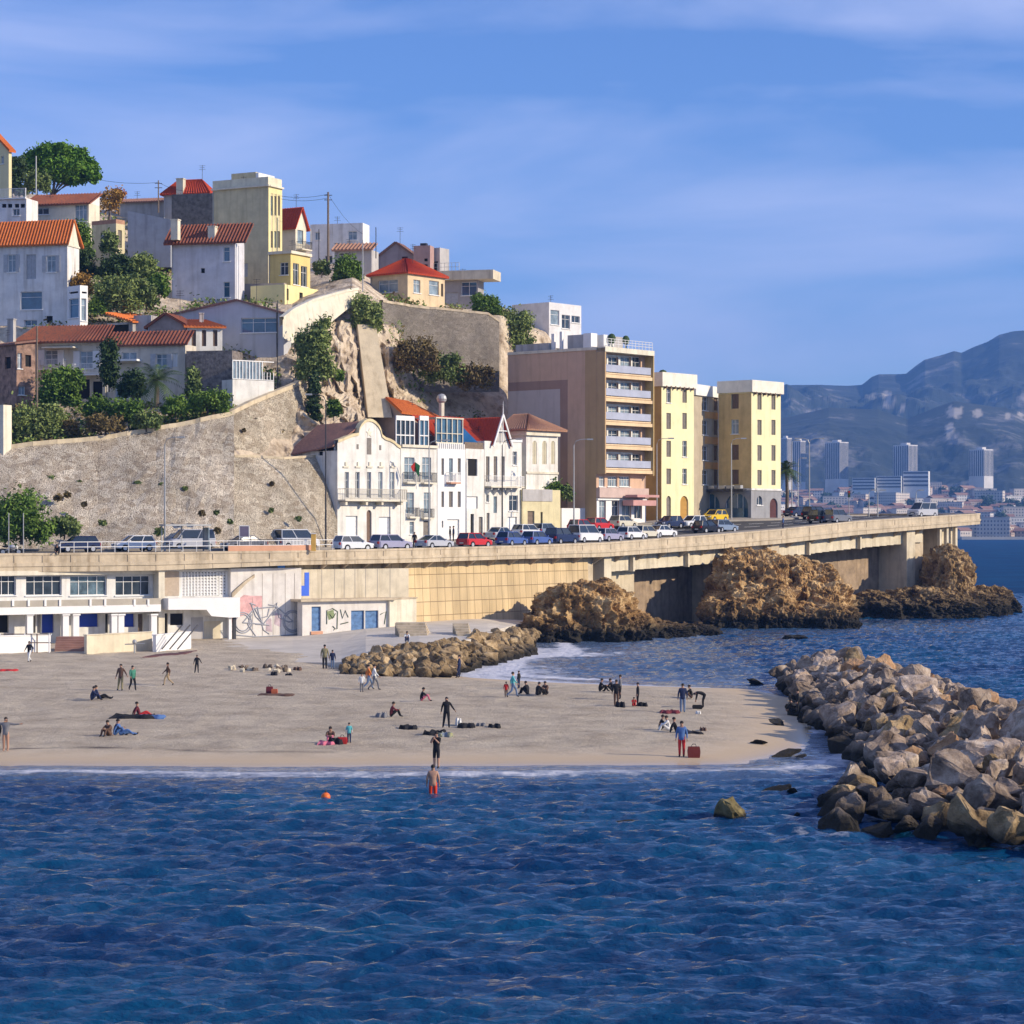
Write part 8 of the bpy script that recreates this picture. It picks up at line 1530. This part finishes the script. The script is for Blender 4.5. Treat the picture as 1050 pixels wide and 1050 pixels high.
u1 = W(336.5, 199, 300); u3 = W(162.5, 187, 318); wire('overhead wire from the tall pole leftwards to the tower', u1, W(288, 201, 300), .3); wire('lower overhead wire from the tall pole to the tower', u1 - Vector((0, 0, .5)), W(288, 204, 300), .3); wire('overhead wire from the tall pole down to the right roofs', u1, W(372, 240, 318), .6); wire('overhead wire from the short pole to the pine', u3, W(100, 184, 320), .3); wire('overhead wire from the short pole to the red hip roof', u3, W(200, 196, 318), .4)
# traffic light
def tl(root, h):
    q = MB(); q.box(-.16, .16, -.2, .1, h - .9, h); o = q.build('signal_box', DMETAL, root, local=True)
    for i, c in enumerate(((.8, .05, .02), (.2, .12, .02), (.02, .12, .05))): d = MB(); d.disc((0, -.21, h - .18 - i * .28), (0, 1, 0), .1, .03, 12); d.build('lens', mat('lens_%d' % i, c, rough=.3, var=.02), o, local=True)
pole('traffic_light', 'traffic light with a red lens on the viaduct bend', 'traffic light', 870.5, 533, 503, 310, .06, METAL, tl)
# railing along the left parapet
root = empty('railing', FA[20], 'thin white pipe railing on the parapet above the beach club', 'railing'); m_ = MB(); pts = [fpt(lerp(.19, .43, i / 40))[0] + Vector((0, .25, .18)) for i in range(41)]
for h in (.95, .5): m_.tube([p + Vector((0, 0, h)) for p in pts], .035, 5)
m_.build('rail', WP, root)
for p in pts[::2]: m_ = MB(); m_.tube([p, p + Vector((0, 0, .95))], .03, 5); m_.build('post', WP, root)
# bus shelter, hoarding, barrier, motorbike, flag
q = W(191, 565, 219); root = empty('bus_shelter', q, 'glass bus shelter with a flat roof before the rubble wall', 'bus shelter'); d = Vector((.86, .5, 0)); m_ = MB(); m_.ob((0, 0, 0), (d.x, d.y), (d.y, -d.x), -2.4, 2.2, -.8, .8, 2.35, 2.5); m_.build('roof', METAL, root, local=True)
for u in (-2.2, -.2, 2.0): m_ = MB(); m_.ob((0, 0, 0), (d.x, d.y), (d.y, -d.x), u - .05, u + .05, -.7, -.6, -.1, 2.35); m_.build('post', METAL, root, local=True)
m_ = MB(); m_.ob((0, 0, 0), (d.x, d.y), (d.y, -d.x), -2.2, 2.0, -.74, -.71, .15, .3); m_.ob((0, 0, 0), (d.x, d.y), (d.y, -d.x), -2.1, 1.9, -.5, -.1, .42, .48); m_.build('bench', METAL, root, local=True); m_ = MB(); m_.ob((0, 0, 0), (d.x, d.y), (d.y, -d.x), 2.0, 2.1, -.7, .6, .1, 2.2); m_.build('side_panel', GLASSL, root, local=True)
q = W(250.5, 565, 219.5); root = empty('hoarding', q, 'small hoarding in a white frame on legs beside the road', 'sign'); m_ = MB()
for u in (-.45, .45): m_.tube([(u, 0, -.2), (u, 0, 2.35)], .045, 5)
m_.tube([(-.45, 0, 2.35), (.45, 0, 2.35)], .045, 5); m_.tube([(-.45, 0, 1.3), (.45, 0, 1.3)], .045, 5); m_.build('frame', WP, root, local=True); m_ = MB(); m_.box(-.40, .40, -.03, .03, 1.35, 2.30); m_.build('board', mat('mauve_board', (.22, .18, .24)), root, local=True)
root = empty('barrier', W(275, 566, 216.5), 'long salmon pink barrier with a picket rail on the parapet', 'barrier'); m_ = MB(); pts = [fpt(lerp(.338, .412, i / 12))[0] + Vector((0, .1, .18)) for i in range(13)]
for a, c in zip(pts, pts[1:]): dd = (c - a); ln_ = dd.length; dd = Vector((dd.x, dd.y, 0)).normalized(); m_.ob((a.x, a.y, 0), dd, (dd.y, -dd.x), 0, ln_, -.05, .05, a.z, a.z + .5)
m_.build('panel', SALMON, root); m_ = MB(); 
for i in range(60): p = lerp(pts[0], pts[-1], i / 59) + Vector((0, .3, 0)); m_.tube([p, p + Vector((0, 0, 1.05))], .025, 4)
m_.tube([pts[0] + Vector((0, .3, 1.05)), pts[-1] + Vector((0, .3, 1.05))], .03, 4); m_.build('picket_rail', DMETAL, root)
q = W(321.5, 565, 220); root = empty('kiosk_panel', q, 'orange upright panel at the right end of the salmon barrier', 'panel'); m_ = MB(); m_.box(-.22, .22, -.1, .1, 0, 1.6); m_.build('panel', mat('orange_panel', (.70, .42, .10)), root, local=True); m_ = MB(); m_.box(-.25, .25, -.13, .13, 1.6, 1.66); m_.build('cap', WP, root, local=True)
for px, lab in ((9, 'left grey flagpole by the motorbike'), (24, 'right grey flagpole by the motorbike')): pole('flagpole', lab, 'pole', px, 570, 526, 207.5, .05, METAL)
q = W(11, 569.5, 208.2); root = empty('motorbike', q, 'motorbike parked at the left edge beside two poles', 'motorbike')
for x in (-.68, .72): m_ = MB(); m_.disc((x, 0, .31), (0, 1, 0), .31, .12, 16); o = m_.build('wheel', TYRE, root, local=True); m_ = MB(); m_.disc((x, 0, .31), (0, 1, 0), .18, .14, 12); m_.build('rim', RIM, o, local=True)
m_ = MB(); m_.tube([(-.68, 0, .31), (-.3, 0, .5), (.3, 0, .5), (.52, 0, .85), (.72, 0, .31)], .07, 6); m_.build('frame', METAL, root, local=True); m_ = MB(); m_.ball((.12, 0, .78), .24, 5, sq=(1.3, .7, .7)); m_.build('fuel_tank', PT['silver'], root, local=True); m_ = MB(); m_.ball((-.42, 0, .80), .22, 5, sq=(1.6, .8, .5)); m_.build('seat', TYRE, root, local=True); m_ = MB(); m_.tube([(.42, -.32, 1.08), (.5, 0, 1.0), (.42, .32, 1.08)], .025, 5); m_.build('handlebar', DMETAL, root, local=True); m_ = MB(); m_.ball((0, 0, .42), .22, 5, sq=(1.2, .9, .8)); m_.build('engine', DMETAL, root, local=True)
q = W(426.5, 486, 251.5); root = empty('flag', q, 'small green and red flag on a slanting staff at the flag house', 'flag'); m_ = MB(); m_.tube([(0, 1.2, -1.6), (-.1, 0, 1.6)], .04, 5); m_.build('staff', WP, root, local=True)
for nm_, c, a in (('flag_cloth', (.05, .25, .08), ((-.1, 0, 1.3), (.45, -.1, .9), (.3, -.05, -.3), (0, .2, .2))), ('flag_cloth', (.50, .04, .03), ((-.1, 0, 1.3), (-.55, -.1, .8), (-.35, -.05, .3), (0, .2, .2)))): m_ = MB(); m_.face([Vector(p) for p in a]); m_.face([Vector(p) + Vector((0, .02, 0)) for p in a]); m_.build(nm_, mat('flag_%d' % int(c[0] * 100), c), root, local=True)
# ------------------------------------------------ far coast
def far_ter(name, pts, Ys, m, seed, base=0., rough=40., nx=420, label=None, fq=.0016):
    xs_ = np.linspace(pts[0][0], pts[-1][0], nx); ys_ = np.linspace(Ys[0], Ys[1], 200); yr = Ys[2]
    ridge = np.array([HC - (pw(p, pts)[0] - YH) / F * yr for p in xs_]); PXg, YY = np.meshgrid(xs_, ys_); t_ = np.clip((YY - Ys[0]) / (yr - Ys[0]), 0, 1); back = np.clip((YY - yr) / (Ys[1] - yr + 1e-6), 0, 1)
    XX = (PXg - 525) / F * YY; nn = vnoise(XX * fq, YY * fq, seed=seed, octv=7, gain=.52, ridged=True) - .5; n2 = vnoise(XX * fq * 5, YY * fq * 5, seed=seed + 3, octv=5) - .5
    env = np.sin(np.clip(t_, 0, 1) * PI) ** .7
    ZZ = base + (ridge[None, :] - base) * (t_ ** 1.25) * (1 - .75 * back) + env * (1 - .92 * t_ ** 3) * (nn * rough * 2.4 + n2 * rough * .9) + (nn * .15 + n2 * .25) * rough * .22 * (t_ > .9)
    py = YH - (ZZ - HC) * F / YY; pale = np.zeros_like(XX)
    if name != 'coastal_plain':
        for cx, y0, y1, hw in ((909, 399, 412, 5), (912, 408, 420, 8), (926, 416, 420, 5), (978, 415, 430, 12), (1002, 418, 429, 6), (974, 430, 452, 5), (1033, 421, 432, 4), (1047, 420, 430, 5)): pale = np.maximum(pale, np.clip(1.5 - np.hypot((PXg - cx) / hw, (py - (y0 + y1) / 2) / ((y1 - y0) / 2)) - 1.1 * vnoise(PXg * .35, py * .35, seed=99, octv=4), 0, .35) * 2.8)
    return grid_obj(name, XX, YY, np.maximum(ZZ, base - 2), m, smooth=False, attrs={'pale': pale}, kind='structure', label=label)
hm = bpy.data.materials.new('mountain'); hm.use_nodes = True; t = hm.node_tree; n = t.nodes; l = t.links.new; b = n['Principled BSDF']; b.inputs['Roughness'].default_value = 1
g = n.new('ShaderNodeNewGeometry'); z = n.new('ShaderNodeTexNoise'); z.inputs['Scale'].default_value = .009; z.inputs['Detail'].default_value = 9; z.inputs['Roughness'].default_value = .68; l(g.outputs['Position'], z.inputs[0]); c_ = n.new('ShaderNodeValToRGB'); e = c_.color_ramp.elements; e[0].position = .38; e[0].color = (.015, .025, .02, 1); e[1].position = .72; e[1].color = (.32, .29, .27, 1); x = e.new(.56); x.color = (.04, .05, .04, 1); l(z.outputs[0], c_.inputs[0]); pa = n.new('ShaderNodeAttribute'); pa.attribute_name = 'pale'; pm2 = n.new('ShaderNodeMixRGB'); pm2.inputs[2].default_value = (.40, .35, .29, 1); l(pa.outputs['Fac'], pm2.inputs[0]); l(c_.outputs[0], pm2.inputs[1]); l(pm2.outputs[0], b.inputs['Base Color'])
far_ter('mountain', [(560, 440), (700, 415), (780, 398), (801, 394), (840, 394), (872, 395.5), (884, 395), (894, 387), (901, 384), (929, 383.5), (939, 375.5), (948, 369), (963, 365), (978, 360), (986, 362), (998, 356), (1013, 350), (1025, 343), (1038, 340), (1050, 339), (1100, 342), (1180, 365), (1300, 400)], (3900, 7200, 5600), hm, 5, 20, 120, label='tall blue hazy mountain ridge beyond the town')
far_ter('hills', [(560, 470), (700, 455), (800, 430), (850, 418), (900, 420), (930, 430), (960, 418), (978, 412), (1010, 416), (1040, 420), (1080, 440), (1180, 455), (1300, 470)], (3250, 4600, 4050), hm, 15, 12, 60, label='lower dark wooded hills behind the tower blocks')
far_ter('coastal_plain', [(560, 520), (760, 512), (850, 505), (900, 500), (980, 502), (1050, 512), (1150, 520), (1300, 530)], (2080, 3500, 3200), mat('far_ground', (.06, .075, .045), var=.5, sc=.01), 25, .6, 3, label='low built up coast across the bay')
def plainz(px, Y): 
    t_ = max(0, min(1, (Y - 2080) / (3200 - 2080))); yy = pw(px, [(560, 520), (760, 512), (850, 505), (900, 500), (980, 502), (1050, 512), (1150, 520), (1300, 530)])[0]; rg_ = HC - (yy - YH) / F * 3200; return .6 + (rg_ - .6) * t_ ** 1.25
FW = [mat('far_wall_%d' % i, c, var=.15, sc=.05) for i, c in enumerate(((.62, .54, .46), (.55, .44, .36), (.66, .62, .58), (.50, .38, .30)))]; FRF = [mat('far_roof_%d' % i, c, sc=.05) for i, c in enumerate(((.30, .16, .11), (.34, .20, .14), (.42, .40, .38)))]; FWIN = mat('far_window', (.10, .11, .13), rough=.4)
def house_proto(kind):
    w_, d, h, rf, wi, ri = kind; root = empty('house', (0, 0, 0)); m_ = MB(); m_.box(-w_ / 2, w_ / 2, -d / 2, d / 2, -6, h); r_ = MB(); e = .5
    if rf: r_.tiles((-w_ / 2 - e, -d / 2 - e, h), (w_ / 2 + e, -d / 2 - e, h), (w_ / 2 + e, 0, h + rf), (-w_ / 2 - e, 0, h + rf), period=4, amp=.05); r_.tiles((w_ / 2 + e, d / 2 + e, h), (-w_ / 2 - e, d / 2 + e, h), (-w_ / 2 - e, 0, h + rf), (w_ / 2 + e, 0, h + rf), period=4, amp=.05)
    else: r_.box(-w_ / 2 - .3, w_ / 2 + .3, -d / 2 - .3, d / 2 + .3, h + .003, h + .8)
    r_.build('roof', FRF[ri], root, local=True); wn = m_; nf = max(1, int(h / 3))
    for f in range(nf):
        for i in range(int(w_ / 3)): x_ = -w_ / 2 + 1.5 + i * 3; wn.box(x_ - .6, x_ + .6, -d / 2 - .06, -d / 2 + .02, f * 3 + 1, f * 3 + 2.4, mi=1)
        for i in range(int(d / 3)): y_ = -d / 2 + 1.5 + i * 3; wn.box(w_ / 2 - .02, w_ / 2 + .06, y_ - .6, y_ + .6, f * 3 + 1, f * 3 + 2.4, mi=1)
    m_.build('wall', [FW[wi], FWIN], root, local=True); return root
KS = [(14, 10, 7, 2.5, 0, 0), (20, 12, 10, 2.8, 1, 1), (24, 12, 13, 0, 2, 2), (12, 10, 6, 2.2, 3, 0), (30, 13, 16, 0, 0, 2), (16, 11, 9, 2.5, 2, 1)]
hp = [house_proto(k_) for k_ in KS]; HL = ['small far house with a brown roof', 'pinkish far house with a terracotta roof', 'pale flat roofed far block', 'little tan far house with a brown roof', 'wide far apartment slab', 'pale far house with a terracotta roof']; used = [False] * 6; rh = random.Random(9); spots = []
for Y in (2100, 2170, 2240, 2320, 2410, 2510, 2620, 2750, 2900, 3060):
    px = 796 + rh.uniform(0, 8)
    while px < 1100:
        if rh.random() < .86 and not (Y < 2200 and px < 985): spots.append((px, Y + rh.uniform(-25, 25)))
        px += rh.uniform(8, 15) * 2400 / Y
for px, Y in spots[:290]:
    i = rh.choice((0, 0, 1, 1, 2, 3, 3, 4, 5, 5)); o = hp[i] if not used[i] else dup(hp[i]); used[i] = True; o.location = ((px - 525) / F * Y, Y, plainz(px, Y) - .5); o.rotation_euler = (0, 0, rh.uniform(-.6, .9)); o.scale = (rh.uniform(.85, 1.3), 1, rh.uniform(.85, 1.2)); setp(o, HL[i] + (' by the water' if Y < 2260 else ' midway' if Y < 2600 else ' at the back') + (' near the palm' if px < 860 else ' below the offices' if px < 960 else ' at the right'), 'house', 'houses of the town across the bay')
# far trees between the houses
for i in range(46):
    px = rh.uniform(800, 1090); Y = rh.uniform(2150, 3100); z = plainz(px, Y); x = (px - 525) / F * Y
    root = empty('far_tree', (x, Y, z), 'dark pine among the far houses ' + ('behind the lamp poles' if px < 880 else 'below the offices' if px < 960 else 'at the right'), 'tree', 'trees among the far houses'); r_ = rh.uniform(5, 10); leafmesh('crown', [((x, Y, z + r_ * .9), (r_, r_, r_ * .7))], 260, 1.4, LD, root, seed=300 + i); m_ = MB(); m_.tube([(0, 0, -1), (0, 0, r_)], .5, 5); m_.build('trunk', BARK, root, local=True)
def tower(px0, px1, y0, y1, Y, lab, th=38, m=FW[2], nb=7):
    b = Bd('tower_block', lab, 'tower block', px0 + (px1 - px0) * .62, Y, th, yb=y1, yt=y0, m=m, pr=px1, pl=px0, ext=30); b.finish(); zt, zb_ = b.zt, b.z0
    for f, ln_ in (('R', b.w), ('L', b.d)):
        m_ = MB()
        for i in range(nb): u = ln_ * (i + .5) / nb; b.box(m_, f, u - ln_ / nb * .24, u + ln_ / nb * .24, .02, .35, zb_, zt - 1.5)
        m_.build('window_column', FWIN, b.root)
    m_ = MB(); m_.ob(b.C, b.dr, b.dl, b.w * .3, b.w * .7, b.d * .3, b.d * .7, zt, zt + 3); m_.build('roof_plant', FW[2], b.root)
tower(799, 812, 449, 492, 3150, 'hazy tower block showing just right of the yellow building', nb=4); tower(812.5, 826, 452, 494, 3180, 'second hazy tower block behind the palm', nb=4); tower(846, 870, 453, 491, 3150, 'hazy tower block left of the middle pair', nb=8); tower(916, 941, 456, 492, 3120, 'tall hazy tower block above the long white building'); tower(993.5, 1018.5, 460.5, 488, 3120, 'squat hazy tower block at the right of the town')
for x0, x1, y0, y1, lab in ((874, 900, 490, 503, 'long low white building at the left of the far town'), (899, 927, 488, 501, 'middle long white building with strip windows in the far town'), (926, 955, 483, 500, 'right stepped white building with strip windows in the far town')):
    b = Bd('office_block', lab, 'building', x1 - 3, 2800, 75, yb=y1, yt=y0, m=mat('far_white', (.74, .72, .68)), pl=x0, w=20, ext=12); b.finish(); nf = 4; m_ = MB()
    for i in range(nf): z0 = lerp(b.z0, b.zt, (i + .35) / nf); b.box(m_, 'L', .5, b.d - .5, .05, .5, z0, z0 + (b.zt - b.z0) / nf * .45)
    m_.build('strip_windows', FWIN, b.root)
m_ = MB(); a, c = W(985, 0, 2075), W(1300, 0, 2075); m_.box(a.x, c.x, 2070, 2079, -1, 2.6); setp(m_.build('quay', mat('far_quay', (.42, .40, .36), sc=.05)), 'low far quay wall along the water', 'quay')
# ------------------------------------------------ air
hz = MB(); hz.box(-7500, 7500, -300, 7600, -4.5, 640); hmz = bpy.data.materials.new('haze'); hmz.use_nodes = True; t = hmz.node_tree; t.nodes.clear(); o_ = t.nodes.new('ShaderNodeOutputMaterial'); v_ = t.nodes.new('ShaderNodeVolumePrincipled'); v_.inputs['Color'].default_value = (.18, .43, 1.0, 1); v_.inputs['Density'].default_value = .00012; v_.inputs['Anisotropy'].default_value = .0; t.links.new(v_.outputs[0], o_.inputs['Volume'])
hzo = hz.build('haze', hmz, kind='stuff', label='blue sea haze between the camera and the far mountains')
